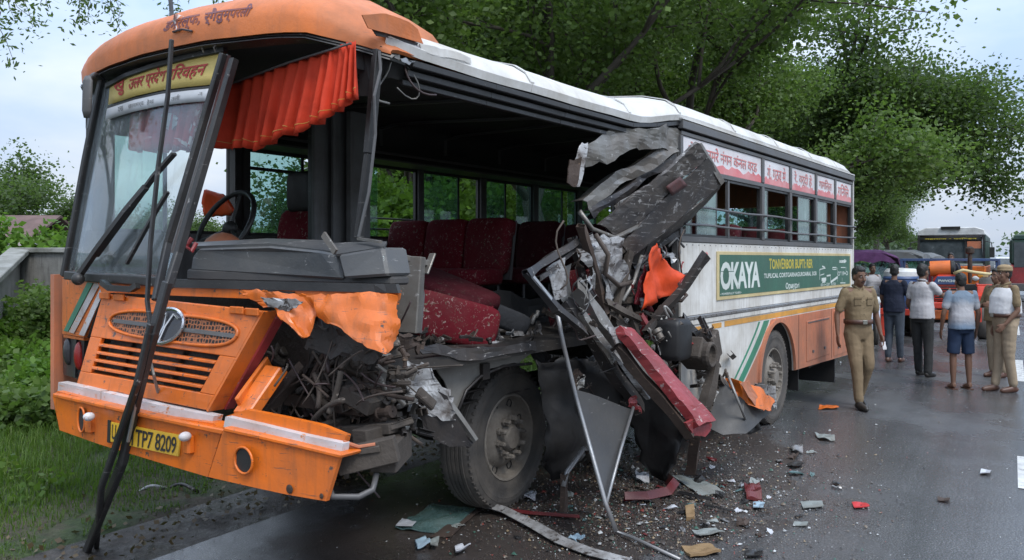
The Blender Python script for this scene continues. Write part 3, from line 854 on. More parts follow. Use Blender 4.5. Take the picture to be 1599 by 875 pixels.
V, F = blades(210000, -2.5, 12, .45, 7, .05, .19, .0032, rng)
q4 = F[:len(F) // 2]; t3 = F[len(F) // 2:, :3]
def grass_obj(name, V, F, label):
    q = F[:len(F) // 2]; t = F[len(F) // 2:, :3]
    tri = np.concatenate([q[:, [0, 1, 2]], q[:, [0, 2, 3]], t], 0)
    return tag(np_mesh(name, V, tri, M['grass']), label, 'grass', kind='stuff')
grass_obj('verge_grass', V, F, 'short green grass on the verge left of the bus')
V, F = blades(34000, 2.5, 38, 1.3, 22, .14, .46, .010, rng)
grass_obj('tall_grass', V, F, 'taller grass toward the wall and field')
pts = []
rnd = random.Random(5)
for _ in range(4200):
    r = rnd.uniform(-1, 13); d = -rnd.uniform(1.3, 9)
    p = road_pt(r, d)
    if noise.noise(Vector((p.x * .8, p.y * .8, 1))) > -.05: pts.append((p.x, p.y, verge_h(p.x, p.y) + rnd.uniform(.02, .12)))
V, F = leaves(pts, 12, .05, .055, rng, squash=.5, aspect=.45)
tag(np_mesh('weeds', V, F, M['grass']), 'small broad leaved weeds among the grass', 'weeds', kind='stuff')
for i, (px, py, R, H, lb) in enumerate([(75, 520, .7, .55, 'leafy weed bush growing against the grey wall beside the bus'), (25, 530, .7, .35, 'low leafy weed clump in front of the wall corner'),
                                        (85, 565, .6, .35, 'small weed clump next to the headlamp corner of the bus'), (-10, 505, .7, .4, 'weed bush at the left end of the wall')]):
    g = ground(px, py, .12); shrub('weed_bush', (g.x, g.y, .1), R, H, 34, .085, 'leaf_bright' if i % 2 == 0 else 'grass', 40 + i, lb, 'bush', stems=11)

for i, (px, Y, R, H, lb) in enumerate([(66, 11.6, .6, .85, 'tall weed bush in front of the wall beside the bus corner'), (94, 11.4, .6, 1.15, 'tallest weed bush touching the corner of the bus front'), (46, 11.3, .6, .62, 'medium weed bush below the corner of the wall'),
                                      (14, 10.6, .7, .45, 'low weed bush below the sloping end of the wall'), (-14, 10, .7, .5, 'weed bush cut off by the left edge of the picture'), (30, 9.2, .7, .30, 'spreading weed patch in the middle of the verge'),
                                      (84, 9.0, .55, .42, 'weed clump level with the headlamp behind the bumper end'), (60, 8.0, .6, .26, 'near weed clump left of the bumper end')]):
    p = at(px, 404, Y); shrub('weed_bush', (p.x, p.y, verge_h(p.x, p.y) - .02), R, H, 30, .085, 'leaf_bright' if i % 2 == 0 else 'leaf', 80 + i, lb, 'bush', stems=13)

# ================================================================== wall and shed
M['concrete'] = surf('stained_concrete', (.30, .295, .28), .85, dirt=.6, dirtcol=(.09, .09, .08), streak=.9, bump=.5, bscale=25, scale=1.2)
M['concrete_top'] = surf('weathered_coping', (.32, .32, .30), .85, dirt=.6, dirtcol=(.10, .10, .08), bump=.6)
M['roof_brown'] = surf('brown_shed_roof', (.13, .075, .065), .8, dirt=.5, dirtcol=(.07, .05, .045))
M['shed_wall'] = surf('pale_shed_wall', (.36, .38, .40), .8, dirt=.3, dirtcol=(.22, .22, .22))
wl = empty('boundary_wall', tp(40, 13.2, 0), 0, 'stained grey concrete wall with a sloping end at the left', 'wall')
def wl_p(px, py, Y): return at(px, py, Y) - Vector(wl.location)
a0, a1, a2 = wl_p(27, 395, 13.2), wl_p(240, 395, 12.6), wl_p(-60, 475, 9.0)
zb = -.1
mb = MB(); mb.prism([(a0.x, a0.y, zb), (a1.x, a1.y, zb), (a1.x, a1.y, a1.z), (a0.x, a0.y, a0.z)], (0, .22, 0))
mb.prism([(a2.x, a2.y, zb), (a0.x - .002, a0.y, zb), (a0.x - .002, a0.y, a0.z), (a2.x, a2.y, a2.z)], (-.05, .22, 0))
mb.build('wall_body', M['concrete'], wl)
mb = MB(); mb.beam((a0.x, a0.y + .11, a0.z + .04), (a1.x, a1.y + .11, a1.z + .04), .32, .08)
mb.beam((a2.x - .03, a2.y + .1, a2.z + .045), (a0.x - .01, a0.y + .1, a0.z + .045), .30, .08)
mb.build('coping', M['concrete_top'], wl, bevel=.01)
sh = empty('shed', tp(5, 26, 0), 0, 'low shed with a brown pitched roof behind the wall at the left', 'shed')
mb = MB(); mb.box((-1.6, 1.5, 1.15), (5.2, 3, 2.3)); mb.build('wall', M['shed_wall'], sh)
mb = MB(); mb.prism([(-4.5, -.35, 2.25), (1.0, -.35, 2.25), (1.0, 1.5, 3.1), (-4.5, 1.5, 3.1)], (0, 0, .08)); mb.prism([(-4.5, 1.5, 3.1), (1.0, 1.5, 3.1), (1.0, 3.3, 2.25), (-4.5, 3.3, 2.25)], (0, 0, .08))
mb.build('roof', M['roof_brown'], sh)
mb = MB(); mb.box((-1.8, -.36, 2.2), (5.5, .05, .12)); mb.box((-1.6, -.03, 1.35), (5.2, .06, .08)); mb.build('trim', M['white_stripe'], sh)
# ================================================================== THE WRECKED BUS
bus = empty('wrecked_bus', BC, BROT, 'wrecked orange and white bus with its right front side torn open', 'bus')
def B(mb, name, mat, parent=None, **k):
    return mb.build(name, M[mat] if isinstance(mat, str) else mat, parent or bus, **k)
LEN, WID = 9.46, 2.6
def eave(s):
    # the roof edge sags where the side was ripped out
    if s < .4: return 2.77
    if s < 2.9: return 2.755
    return lerp(2.76, 2.885, smooth01((s - 2.9) / .9))
# ---- roof shell
prof = [(0.0, 0.0), (-.012, .045), (.03, .11), (.12, .165), (.32, .215), (.7, .25), (1.3, .265), (1.9, .25), (2.28, .215), (2.48, .165), (2.57, .11), (2.61, .045), (2.6, 0)]
def roof_rows(s0, s1, n, dz=0, inset=0):
    rows = []
    for i in range(n + 1):
        s = lerp(s0, s1, i / n); e = eave(s); end = smooth01((LEN - s) / .30); rr = []
        for (t, z) in prof:
            far = smooth01(t / 2.6); ez = lerp(e, 2.88, far)
            zz = z * lerp(.25, 1, end)
            rr.append((s, t, ez + zz + dz + .012 * noise.noise(Vector((s * 1.3, t * 2, 0)))))
        rows.append(rr)
    return rows
cuts = [.30, 1.55, 2.82, 3.70, 4.95, 6.2, 7.45, 8.6, LEN]
for i, (a, b_) in enumerate(zip(cuts[:-1], cuts[1:])):
    mb = MB(); mb.grid(roof_rows(a + .002, b_ - .004, 5), .012); B(mb, 'roof_panel', 'roof', smooth=35)
for a in cuts[1:-1]:
    mb = MB(); rr = []
    for ds in (-.02, .02):
        rr.append([(a + ds, t, lerp(eave(a), 2.88, smooth01(t / 2.6)) + z + .016) for (t, z) in prof])
    mb.grid(rr, .006); B(mb, 'roof_seam', 'roof', smooth=35)
# eave rails: dark multi-ribbed channel along the torn opening
mb = MB()
for dz, dt, h in ((-.025, .0, .035), (-.068, .035, .035), (-.11, .07, .03)):
    for a, b_ in zip([.5, 1.2, 2.0, 2.9, 3.3], [1.2, 2.0, 2.9, 3.3, 3.72]):
        mb.beam((a, .02 + dt, eave(a) + dz), (b_, .02 + dt, eave(b_) + dz), .035, h)
B(mb, 'eave_rail', 'black', bevel=.004)
mb = MB(); mb.beam((3.72, -.004, eave(3.72) - .035), (LEN, -.004, eave(LEN) - .035), .05, .065); B(mb, 'rain_gutter', 'frame', bevel=.004)
mb = MB(); mb.beam((3.70, -.02, eave(3.8) + .012), (LEN, -.02, eave(LEN) + .012), .02, .014); B(mb, 'gutter_lip', 'roof')
# ceiling lining
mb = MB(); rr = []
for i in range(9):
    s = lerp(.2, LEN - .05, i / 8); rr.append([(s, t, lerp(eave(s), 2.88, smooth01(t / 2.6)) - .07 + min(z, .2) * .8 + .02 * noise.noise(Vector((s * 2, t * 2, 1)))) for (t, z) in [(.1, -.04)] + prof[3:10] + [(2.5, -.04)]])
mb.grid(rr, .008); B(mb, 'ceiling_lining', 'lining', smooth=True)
for s in (1.0, 1.9, 2.8, 3.7, 4.6, 5.5, 6.4, 7.3, 8.2):
    mb = MB(); pp = [(s, t, lerp(eave(s), 2.88, smooth01(t / 2.6)) - .095 + min(z, .2) * .8) for (t, z) in [(.12, -.02)] + prof[3:10] + [(2.48, -.02)]]
    mb.path(pp, .04, .02, (0, 0, 1)); B(mb, 'ceiling_rib', 'frame')
# luggage rack on the far side and near side rear
for t0, s0 in ((2.38, .9), (.22, 3.9)):
    mb = MB(); mb.box2((s0, t0 - .14, 2.60), (9.2, t0 + .14, 2.615))
    mb.tube([(s0, t0 - .15 if t0 > 1 else t0 + .15, 2.66), (9.2, t0 - .15 if t0 > 1 else t0 + .15, 2.66)], .012, 6); B(mb, 'luggage_rack', 'frame')

# ---- floor and chassis
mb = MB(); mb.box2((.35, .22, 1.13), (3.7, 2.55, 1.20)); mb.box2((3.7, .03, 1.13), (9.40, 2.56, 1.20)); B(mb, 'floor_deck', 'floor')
for t in (.78, 1.82):
    mb = MB(); mb.channel((-.02, t, .84), (9.2, t, .84), .08, .2, .012, (0, 1 if t < 1 else -1, 0)); B(mb, 'chassis_rail', 'engine')
for s in (.45, 1.5, 2.9, 3.6, 4.6, 5.4, 7.0, 8.2, 9.1):
    mb = MB(); mb.beam((s, .3 if s < 3.7 else .06, 1.05), (s, 2.5, 1.05), .07, .1); B(mb, 'cross_member', 'engine')
for s, r in ((2.13, .07), (6.2, .11)):
    mb = MB(); mb.tube([(s, .75, .5), (s, 1.05, .5), (s, 1.3, .5), (s, 1.55, .5), (s, 2.4, .5)], [r, r, r * 1.7, r, r], 10); B(mb, 'axle', 'engine', smooth=40)
    for t in (.85, 1.75):
        mb = MB(); [mb.beam((s - .6 + k * .08, t, .60 + k * .018), (s + .6 - k * .08, t, .60 + k * .018), .07, .012) for k in range(5)]; B(mb, 'leaf_spring', 'rust')
mb = MB(); mb.box2((3.0, 1.9, .45), (4.2, 2.4, .95)); B(mb, 'fuel_tank', 'engine', bevel=.04)
mb = MB(); mb.tube([(.6, 1.5, .7), (2.0, 1.6, .6), (4, 1.6, .62), (6, 1.3, .55)], .045, 8); B(mb, 'drive_shaft', 'engine')

# ---- wheels
def wheel(parent, c, R=.5, W=.27, side=-1, name='wheel', rimmat='hub', toe=0.0):
    """axis along bus y, outer face towards -y if side=-1"""
    Mx = Matrix.Translation(Vector(c)) @ Matrix.Rotation(toe, 4, 'Z') @ Matrix.Rotation(math.radians(90) * (1 if side < 0 else -1), 4, 'X')
    # local z -> -y for side -1
    w_ = MB(); h = W / 2
    w_.lathe([(R * .60, -h * .9), (R * .72, -h), (R * .92, -h * .98), (R * .985, -h * .8), (R, -h * .55), (R, h * .55), (R * .985, h * .8), (R * .95, h * .95), (R * .90, h * 1.0), (R * .895, h * 1.02), (R * .83, h * 1.03), (R * .82, h * 1.01),
             (R * .72, h * .98), (R * .70, h * 1.0), (R * .62, h * .93), (R * .60, h * .8)], 56, Mx)
    t_ = w_.build('tyre', M['rubber'], parent, smooth=30)
    g = MB()
    for k in range(5):
        z = lerp(-h * .5, h * .5, k / 4)
        g.lathe([(R * 1.001, z - .012), (R * 1.012, z - .010), (R * 1.012, z + .010), (R * 1.001, z + .012)], 56, Mx)
    for k in range(64):
        a = 2 * math.pi * k / 64
        for sg in (-1, 1):
            Mr = Mx @ Matrix.Rotation(a, 4, 'Z')
            p = Mr @ Vector((R * .985, 0, sg * h * .80)); R3 = Mr.to_3x3()
            g.box(p - R3 @ Vector((.012,0,0)), (.022, .020, .040), R3)
    g.build('tread', M['rubber'], t_)
    r_ = MB()
    r_.lathe([(R * .615, h * .86), (R * .60, h * .95), (R * .575, h * .93), (R * .56, h * .6), (R * .54, h * .42), (R * .44, h * .38), (R * .39, h * .62), (R * .33, h * .78), (R * .20, h * .80), (R * .19, h * .80)], 40, Mx)
    r_.lathe([(R * .19, h * .78), (R * .185, h * 1.02), (R * .15, h * 1.18), (R * .06, h * 1.22), (0.001, h * 1.22)], 20, Mx)
    rm = r_.build('rim', M[rimmat], parent, smooth=35)
    n_ = MB()
    for k in range(10):
        a = 2 * math.pi * (k + .3) / 10
        Mr = Mx @ Matrix.Rotation(a, 4, 'Z') @ Matrix.Translation((R * .265, 0, h * .78))
        n_.lathe([(.026, 0), (.026, .022), (.019, .026), (.017, .062), (.009, .070), (.001, .070)], 6, Mr)
    for k in range(8):
        a = 2 * math.pi * (k + .5) / 8
        Mr = Mx @ Matrix.Rotation(a, 4, 'Z') @ Matrix.Translation((R * .47, 0, h * .395)) @ Matrix.Scale(1.0, 4)
        hh = MB(); hh.lathe([(.034, .006), (.028, .010), (.027, -.01), (.001, -.012)], 12, Mr); hh.build('hand_hole', M['ink'], rm, smooth=30)
    tag(n_.build('wheel_nuts', M[rimmat], rm), kind='stuff')
    return t_
Mw = empty('wheel', (0, 0, 0), 0, parent=bus); wheel(Mw, (2.13, .70, .497), toe=math.radians(2)); 
Mw['label'] = 'dusty front wheel showing in the torn-open side'
Mw2 = empty('wheel', (0, 0, 0), 0, parent=bus); wheel(Mw2, (2.13, 2.38, .497), side=1)
for t, sd in ((.16, -1), (2.44, 1)):
    q = empty('wheel', (0, 0, 0), 0, parent=bus); wheel(q, (6.2, t, .497), side=sd)

# ---- left side of the body (seen from inside and through the windows)
mb = MB()
bays = [(.35, 1.28), (1.36, 2.35), (2.47, 3.37), (3.45, 4.35), (4.45, 5.35), (5.45, 6.35), (6.45, 7.35), (7.45, 8.35), (8.45, 9.3)]
mb.box2((0.1, 2.57, .84), (9.46, 2.60, 1.93)); B(mb, 'left_side_panel', 'white')
mb = MB(); mb.box2((0.15, 2.535, 1.2), (9.4, 2.566, 1.93)); B(mb, 'left_inner_panel', 'wall_in')
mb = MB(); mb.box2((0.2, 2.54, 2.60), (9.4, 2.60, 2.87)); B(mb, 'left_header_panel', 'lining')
for i in range(len(bays)):
    a, b_ = bays[i]; prev = bays[i - 1][1] if i else .2
    mb = MB(); mb.box2((prev, 2.53, 1.93), (a, 2.60, 2.60)); B(mb, 'window_pillar', 'frame', bevel=.004)
    mb = MB(); f = .022
    for (x0, z0, x1, z1) in ((a, 1.93, b_, 1.93 + f), (a, 2.60 - f, b_, 2.60), (a, 1.93 + f, a + f, 2.6 - f), (b_ - f, 1.93 + f, b_, 2.6 - f)): mb.box2((x0, 2.555, z0), (x1, 2.585, z1))
    wf = B(mb, 'window_frame', 'black')
    mid = lerp(a, b_, .5 + (.12 if i % 2 else -.08))
    if i == 1:
        mb = MB(); mb.box2((a + f, 2.562, 2.44), (b_ - f, 2.584, 2.465)); mb.build('transom', M['black'], wf)
    mb = MB(); mb.box2((a + f, 2.568, 1.95), (mid, 2.572, 2.578)); mb.build('pane', M['glass_far'], wf)
    if i not in (2,):
        mb = MB(); mb.box2((mid - .015, 2.559, 1.95), (mid + .015, 2.567, 2.578)); mb.build('sash', M['black'], wf)
        if i % 3 != 0:
            m0 = lerp(mid, b_, .45); mb = MB(); mb.box2((m0, 2.576, 1.95), (b_ - f, 2.580, 2.578)); mb.build('pane', M['glass_far'], wf)
    else:
        for zz in (2.02, 2.12):
            mb = MB(); mb.tube([(a, 2.61, zz), (b_, 2.61, zz)], .009, 6); mb.build('guard_bar', M['frame'], wf)
mb = MB(); mb.box2((9.33, 2.53, 1.93), (9.44, 2.60, 2.60)); B(mb, 'window_pillar', 'frame')
# cab front window on the far left side (open gap seen past the windscreen)
# ---- rear wall
mb = MB(); mb.box2((9.42, .03, .45), (9.45, 2.57, 1.6)); mb.box2((9.42, .03, 2.5), (9.45, 2.57, 2.9)); mb.box2((9.42, .03, 1.6), (9.45, .35, 2.5)); mb.box2((9.42, 2.25, 1.6), (9.45, 2.57, 2.5)); B(mb, 'rear_wall', 'orange_side')
mb = MB(); mb.box2((9.425, .36, 1.61), (9.435, 2.24, 2.49)); B(mb, 'rear_window', 'glass_far')

# ---- right side, rear part still standing
S0 = 3.74
wins = [(3.78, 5.70), (5.78, 6.62), (6.70, 7.62), (7.70, 8.50), (8.58, 9.38)]
mb = MB(); mb.box2((S0, .0, 1.27), (LEN, .022, 1.885)); B(mb, 'side_panel', 'white', bevel=.003)
mb = MB(); mb.box2((S0, .023, 1.2), (LEN - .06, .05, 1.885)); B(mb, 'inner_side_panel', 'wall_in')
mb = MB(); mb.box2((S0, -.008, 1.887), (LEN, .06, 1.935)); B(mb, 'window_sill', 'frame', bevel=.004)
mb = MB(); mb.box2((S0, -.006, 2.475), (LEN, .05, 2.515)); B(mb, 'window_rail', 'frame', bevel=.004)
mb = MB(); mb.box2((S0, -.008, 2.765), (LEN, .05, 2.80)); B(mb, 'window_rail', 'frame', bevel=.004)
edges = [S0] + [(wins[i][1] + wins[i + 1][0]) / 2 for i in range(4)] + [9.42]
for i, s in enumerate(edges):
    mb = MB(); wdt = .07 if i else .05
    mb.box2((s - wdt / 2, -.012 if i != 5 else -.004, 1.937), (s + wdt / 2, .05, 2.473)); mb.box2((s - wdt / 2, -.012 if i != 5 else -.004, 2.517), (s + wdt / 2, .05, 2.763))
    B(mb, 'window_pillar', 'frame', bevel=.004)
mb = MB(); mb.box2((9.45, -.014, 1.28), (9.475, .03, 2.86)); B(mb, 'rear_corner_strip', 'white')
signs = [("से राजत्मरे नंगन कंनल वर्ड", 1), ("गं. गठव मे", .8), ("रे. वर्दी हे", .75), ("गागिल्ल", .62), ("गिनिल", .55)]
rng2 = random.Random(4)
for i, (a, b_) in enumerate(wins):
    a2, b2 = edges[i] + .038, edges[i + 1] - .038
    mb = MB(); mb.box2((a2, .004, 2.518), (b2, .012, 2.762)); sp = B(mb, 'sign_panel', 'sign_white')
    # faded red band with a ragged upper edge
    n = 26; top = []
    for k in range(n + 1):
        u = k / n; top.append((lerp(a2, b2, u), .001, 2.518 + .055 + .035 * noise.noise(Vector((u * 9, i * 3, 1))) + (.02 if noise.noise(Vector((u * 21, i, 5))) > 0 else 0)))
    mb = MB(); mb.prism([(a2, .001, 2.518), (b2, .001, 2.518)] + top[::-1], (0, .002, 0)); mb.build('red_band', M['sign_red'], sp)
    txt, op = signs[i]
    x0, x1 = (a2 + .12, b2 - .12)
    lettering('painted_words', txt, M['fadedred'], sp, lambda u, v, x0=x0, x1=x1: (lerp(x0, x1, u), -.001, lerp(2.575, 2.735, v)), bold=.006)
    # lower window: frames, sliding panes
    a3, b3 = a2, b2; f = .02
    mb = MB()
    for (x0, z0, x1, z1) in ((a3, 1.937, b3, 1.937 + f), (a3, 2.473 - f, b3, 2.473), (a3, 1.937 + f, a3 + f, 2.473 - f), (b3 - f, 1.937 + f, b3, 2.473 - f)): mb.box2((x0, .008, z0), (x1, .038, z1))
    wf = B(mb, 'window_frame', 'black')
    panes = {0: [(a3 + .32, a3 + .34 + .42), (a3 + .02, a3 + .2)], 1: [(a3 + .02, a3 + .15)], 2: [(b3 - .62, b3 - .18)], 3: [(a3 + .03, a3 + .50)], 4: []}[i]
    for (p0, p1) in panes:
        mb = MB(); mb.box2((p0, .016, 1.958), (p1, .020, 2.452)); mb.build('pane', M['glass_win'], wf)
        for q0 in (p0 - .014, p1):
            mb = MB(); mb.box2((q0, .012, 1.958), (q0 + .014, .024, 2.452)); mb.build('sash', M['frame'], wf)
    if i == 0:
        mb = MB(); mb.box2((a3 + 1.02, .004, 1.94), (a3 + 1.06, .03, 2.47)); mb.build('mullion', M['frame'], wf)
for z in (2.03, 2.18):
    mb = MB(); pts = [(lerp(S0 - .02, LEN - .02, k / 12), -.045, z + .006 * math.sin(k * 1.7)) for k in range(13)]
    mb.tube(pts, .011, 7)
    for s in edges: mb.box((s, -.026, z), (.02, .05, .02))
    B(mb, 'guard_bar', 'frame', smooth=40)

# rub rail
mb = MB(); mb.box2((S0, -.02, 1.235), (LEN, .02, 1.268)); B(mb, 'rub_rail', 'silver', bevel=.006)
mb = MB(); mb.box2((S0, -.012, 1.19), (LEN, .02, 1.232)); B(mb, 'rub_rail', 'white', bevel=.004)
# lower skirt with a wheel arch
ac, ar = (6.2, .50), .585
def arch_pts(r, n=18, a0=0.0, a1=math.pi): return [(ac[0] - r * math.cos(a0 + (a1 - a0) * k / n), ac[1] + r * math.sin(a0 + (a1 - a0) * k / n)) for k in range(n + 1)]
def skirt_z(s): return .44 if s > 6.5 else .46
arch = [p for p in arch_pts(ar) if p[1] >= .46]
poly = [(S0, 1.188), (S0, .46)] + arch + [(LEN, .44), (LEN, 1.188)]
mb = MB(); mb.prism([(s, 0, z) for s, z in poly], (0, .02, 0)); B(mb, 'lower_skirt', 'white')
# orange field from the sweeping stripe to the rear
def stripe_x(z, k=0.0):   # green/white sweep boundary (s as a function of height)
    u = (1.12 - z) / .66
    return 5.78 + k - .95 * (u ** 1.15)
zs = [1.115 - .655 * k / 14 for k in range(15)]
def sweep(k0, k1, dt, name, mat, z0=0):
    L = []; R = []
    for z in zs:
        L.append((max(S0, stripe_x(z, k0)), z)); R.append((max(S0, stripe_x(z, k1)), z))
    # keep out of the arch
    def clip(p):
        s, z = p; d = math.hypot(s - ac[0], z - ac[1])
        if d < ar + .004 and s < ac[0] + .2:
            s = ac[0] - math.sqrt(max(0, (ar + .004) ** 2 - (z - ac[1]) ** 2))
        return (s, z)
    pts = [clip(p) for p in L] + [clip(p) for p in R[::-1]]
    mb = MB(); mb.prism([(s, -dt, z) for s, z in pts], (0, dt - .0005, 0)); B(mb, name, mat)
sweep(.0, .17, .003, 'green_stripe', 'green_stripe')
sweep(-.16, -.11, .003, 'green_stripe', 'green_stripe')
orange_poly = [(stripe_x(z, .22), z) for z in zs if stripe_x(z, .22) < ac[0] - ar - .01 or z > 1.09]
op = [(stripe_x(z, .22), z) for z in zs]
pts = []
for (s, z) in op:
    if math.hypot(s - ac[0], z - ac[1]) < ar + .03: break
    pts.append((s, z))
arc2 = [p for p in arch_pts(ar + .002, 26) if p[1] >= .462]
last = pts[-1]
arc3 = [p for p in arc2 if p[1] < last[1] + .02 or p[0] > ac[0]] if False else [p for p in arc2]
low = [p for p in op if p[1] >= .465 and math.hypot(p[0] - ac[0], p[1] - ac[1]) > ar + .01]
mb = MB(); mb.prism([(s, -.005, z) for s, z in low + arc2 + [(LEN - .004, .445), (LEN - .004, 1.115)]], (0, .0045, 0)); B(mb, 'orange_skirt', 'orange_side')
mb = MB(); mb.box2((4.7, -.004, 1.128), (LEN - .004, -.0005, 1.178)); mb.box2((3.8, -.004, 1.128), (4.3, -.0005, 1.170)); mb.box2((4.4, -.004, 1.128), (4.62, -.0005, 1.172)); B(mb, 'yellow_stripe', 'yellow_stripe')
# arch lip and liner
mb = MB(); rr = []
for r_, t_ in ((ar - .01, -.03), (ar + .035, -.03)):
    rr.append([(s, t_, z) for s, z in arch_pts(r_, 24, .02, math.pi - .02)])
mb.grid(rr, .03, (0, 1, 0)); B(mb, 'arch_lip', 'orange_side', smooth=30)
mb = MB(); mb.grid([[(s, .021, z) for s, z in arch_pts(ar + .01, 20)], [(s, .75, z) for s, z in arch_pts(ar + .01, 20)]], .01); B(mb, 'arch_liner', 'engine', smooth=True)
# hatch outlines, latches, rivets and a panel seam on the skirt
for (x0, z0, x1, z1) in ((7.25, .55, 8.25, 1.02), (8.45, .50, 9.25, 1.08)):
    mb = MB(); mb.prism([(x0, -.012, z0), (x1, -.012, z0), (x1, -.012, z1), (x0, -.012, z1)], (0, .0065, 0)); h_ = B(mb, 'locker_door', 'orange_side', bevel=.004)
    mb = MB(); [mb.box((lerp(x0, x1, k), -.016, z0 + .10), (.05, .012, .03)) for k in (.25, .75)]; mb.box(((x0 + x1) / 2, -.0135, z1 - .02), (x1 - x0 - .1, .008, .012)); mb.build('latch', M['frame'], h_)
for s in (4.28, 6.95, 8.35):
    mb = MB(); mb.box2((s, -.0075, .48), (s + .008, -.0055, 1.11)); B(mb, 'panel_seam', 'ink')
mb = MB()
for k in range(46):
    s = 3.85 + k * .122; mb.ball((s, -.0225, 1.252), .007, 6, 3)
for k in range(44): mb.ball((3.85 + k * .128, -.0005, 1.865), .006, 6, 3)
tag(B(mb, 'rivets', 'silver'), kind='stuff')
mb = MB(); mb.box2((8.75, .06, .12), (8.78, .60, .62)); B(mb, 'mud_flap', 'blackcloth')
mb = MB(); mb.box2((7.15, .06, .22), (7.17, .55, .62)); B(mb, 'mud_flap', 'blackcloth')
mb = MB(); mb.box2((8.25, .25, .35), (9.3, 2.3, .55)); B(mb, 'rear_frame', 'engine')
# ---- green advertising board
b0, b1, bz0, bz1 = 4.50, 9.30, 1.375, 1.815
mb = MB(); mb.box2((b0, -.012, bz0), (b1, -.001, bz1)); bd = B(mb, 'advert_board', 'board_frame', bevel=.003)
mb = MB(); mb.box2((b0 + .05, -.0145, bz0 + .035), (b1 - .05, -.0125, bz1 - .03)); mb.build('green_field', M['board_green'], bd)
W_ = b1 - b0; H_ = bz1 - bz0
def bm_(u0, u1, v0, v1): return lambda u, v: (b0 + W_ * lerp(u0, u1, u), -.0155, bz0 + H_ * lerp(v0, v1, v))
def from_s(px, py): 
    p = BT(px, py, -.015); return p
def boardq(x0, y0, x1, y1):  # pixel box on board -> mapper
    p, q = BT(x0, y0, -.0155), BT(x1, y1, -.0155)
    zt = BT(x0, y0, -.0155).z; zb_ = BT(x0, y1, -.0155).z
    return lambda u, v: (lerp(p.x, q.x, u), -.0155, lerp(zb_, zt, v))
lettering('big_lettering', 'OKAYA', M['offwhite'], bd, boardq(1125, 409, 1187, 454), bold=.035, space=.86)
mb = MB(); q = [BT(1126, 423.5, -.0158), BT(1146, 423.5, -.0158), BT(1146, 424.6, -.0158), BT(1126, 424.6, -.0158)]; mb.prism(q, (0, -.0004, 0)); mb.build('letter_cut', M['board_green'], bd)
lettering('small_lettering', '• POWERFULLY YOURS •', M['offwhite'], bd, boardq(1125, 458, 1158, 461.5), bold=.02)
lettering('yellow_lettering', 'ТONVЕRBOR BUPTI: RER', M['yellowink'], bd, boardq(1201, 404, 1269, 421), bold=.03)
lettering('white_lettering', 'TUPLICAL CORTGARNAGUROARAL 3OB', M['offwhite'], bd, boardq(1193, 427.5, 1275, 435), bold=.022)
lettering('white_lettering', 'Ориурri', M['offwhite'], bd, boardq(1227, 442, 1248, 454), bold=.02)
lettering('corner_lettering', 'oomiis', M['offwhite'], bd, boardq(1310.5, 405, 1321.5, 411), bold=.06)
lettering('corner_lettering', 'O°19•O', M['offwhite'], bd, boardq(1308, 424, 1324, 431), bold=.01)
lettering('corner_lettering', 'D1•ΞF 1(5)', M['offwhite'], bd, boardq(1282, 443, 1305, 448.5), bold=.01)
mb = MB()
for (x0, y0, x1, y1, w_) in [(1280, 421, 1280, 437, .012), (1280, 421, 1289, 419, .01), (1281, 430, 1287, 428, .01), (1297, 441, 1308, 433, .03), (1297, 432, 1297, 441, .01), (1308, 418, 1308, 440, .008), (1313, 418, 1320, 418, .01), (1321, 417, 1321, 424, .008), (1312, 442, 1320, 442, .012),
                             (1283, 437, 1290, 436, .04), (1284, 441, 1289, 440, .02), (1291, 431, 1297, 430, .02), (1300, 418, 1306, 418, .012), (1300, 421, 1306, 421, .01), (1300, 418, 1300, 421, .01), (1306, 418, 1306, 421, .01), (1284, 416, 1288, 418, .02), (1315, 434, 1315, 440, .008)]:
    mb.beam(BT(x0, y0, -.0156), BT(x1, y1, -.0156), .0008, w_, (0, 0, 1))
mb.build('equipment_drawing', M['offwhite'], bd)
mb = MB(); p = BT(1099, 398, -.003)
q = [BT(x, y, -.002) for x, y in ((1096, 394), (1099, 393), (1101, 395), (1104, 393.5), (1106, 397), (1103, 402), (1100.5, 405), (1098, 401))]; mb.prism(q, (0, -.001, 0)); B(mb, 'red_emblem', 'fadedred')

# ---- FRONT: orange roof cap
def cap_poly(px, py, off=0): return FR(px, py, off)
# bottom edge follows the curved front; shell sweeps back and up
rows = []
NT = 26
for j in range(9):
    v = j / 8; r = []
    for i in range(NT + 1):
        u = i / NT; t = lerp(-.03, 2.60, u)
        x = (t - 1.3) / 1.3
        edge = max(0, 1 - abs(x) ** 6) ** .5
        s = -.24 * (1 - min(abs(x), 1.05) ** 2.2) + .10 + .10 * (abs(x) ** 8)
        zb_ = 2.85 - .03 * abs(x) ** 2 + (.03 if t > 2.3 else 0)
        hgt = .30 * edge + .012
        ang = v * math.pi / 2
        ss = s + (.02 + .62 * (1 - math.cos(ang)) ** 1.1) - .035 * math.sin(v * 3.0)
        zz = zb_ + hgt * math.sin(ang) ** .85
        if t < .30:   # crushed right corner
            k = 1 - t / .30
            zz -= .07 * k * (1 - v * .4); ss += .05 * k; zz += .02 * noise.noise(Vector((t * 14, v * 5, 0)))
        tt = lerp(t, 1.3 + (t - 1.3) * .94, v * v)
        r.append((ss, tt, zz + .006 * noise.noise(Vector((t * 4, v * 3, 2)))))
    rows.append(r)
mb = MB(); mb.grid(rows, .02); cap = B(mb, 'front_roof_cap', 'orange_cap', smooth=40)
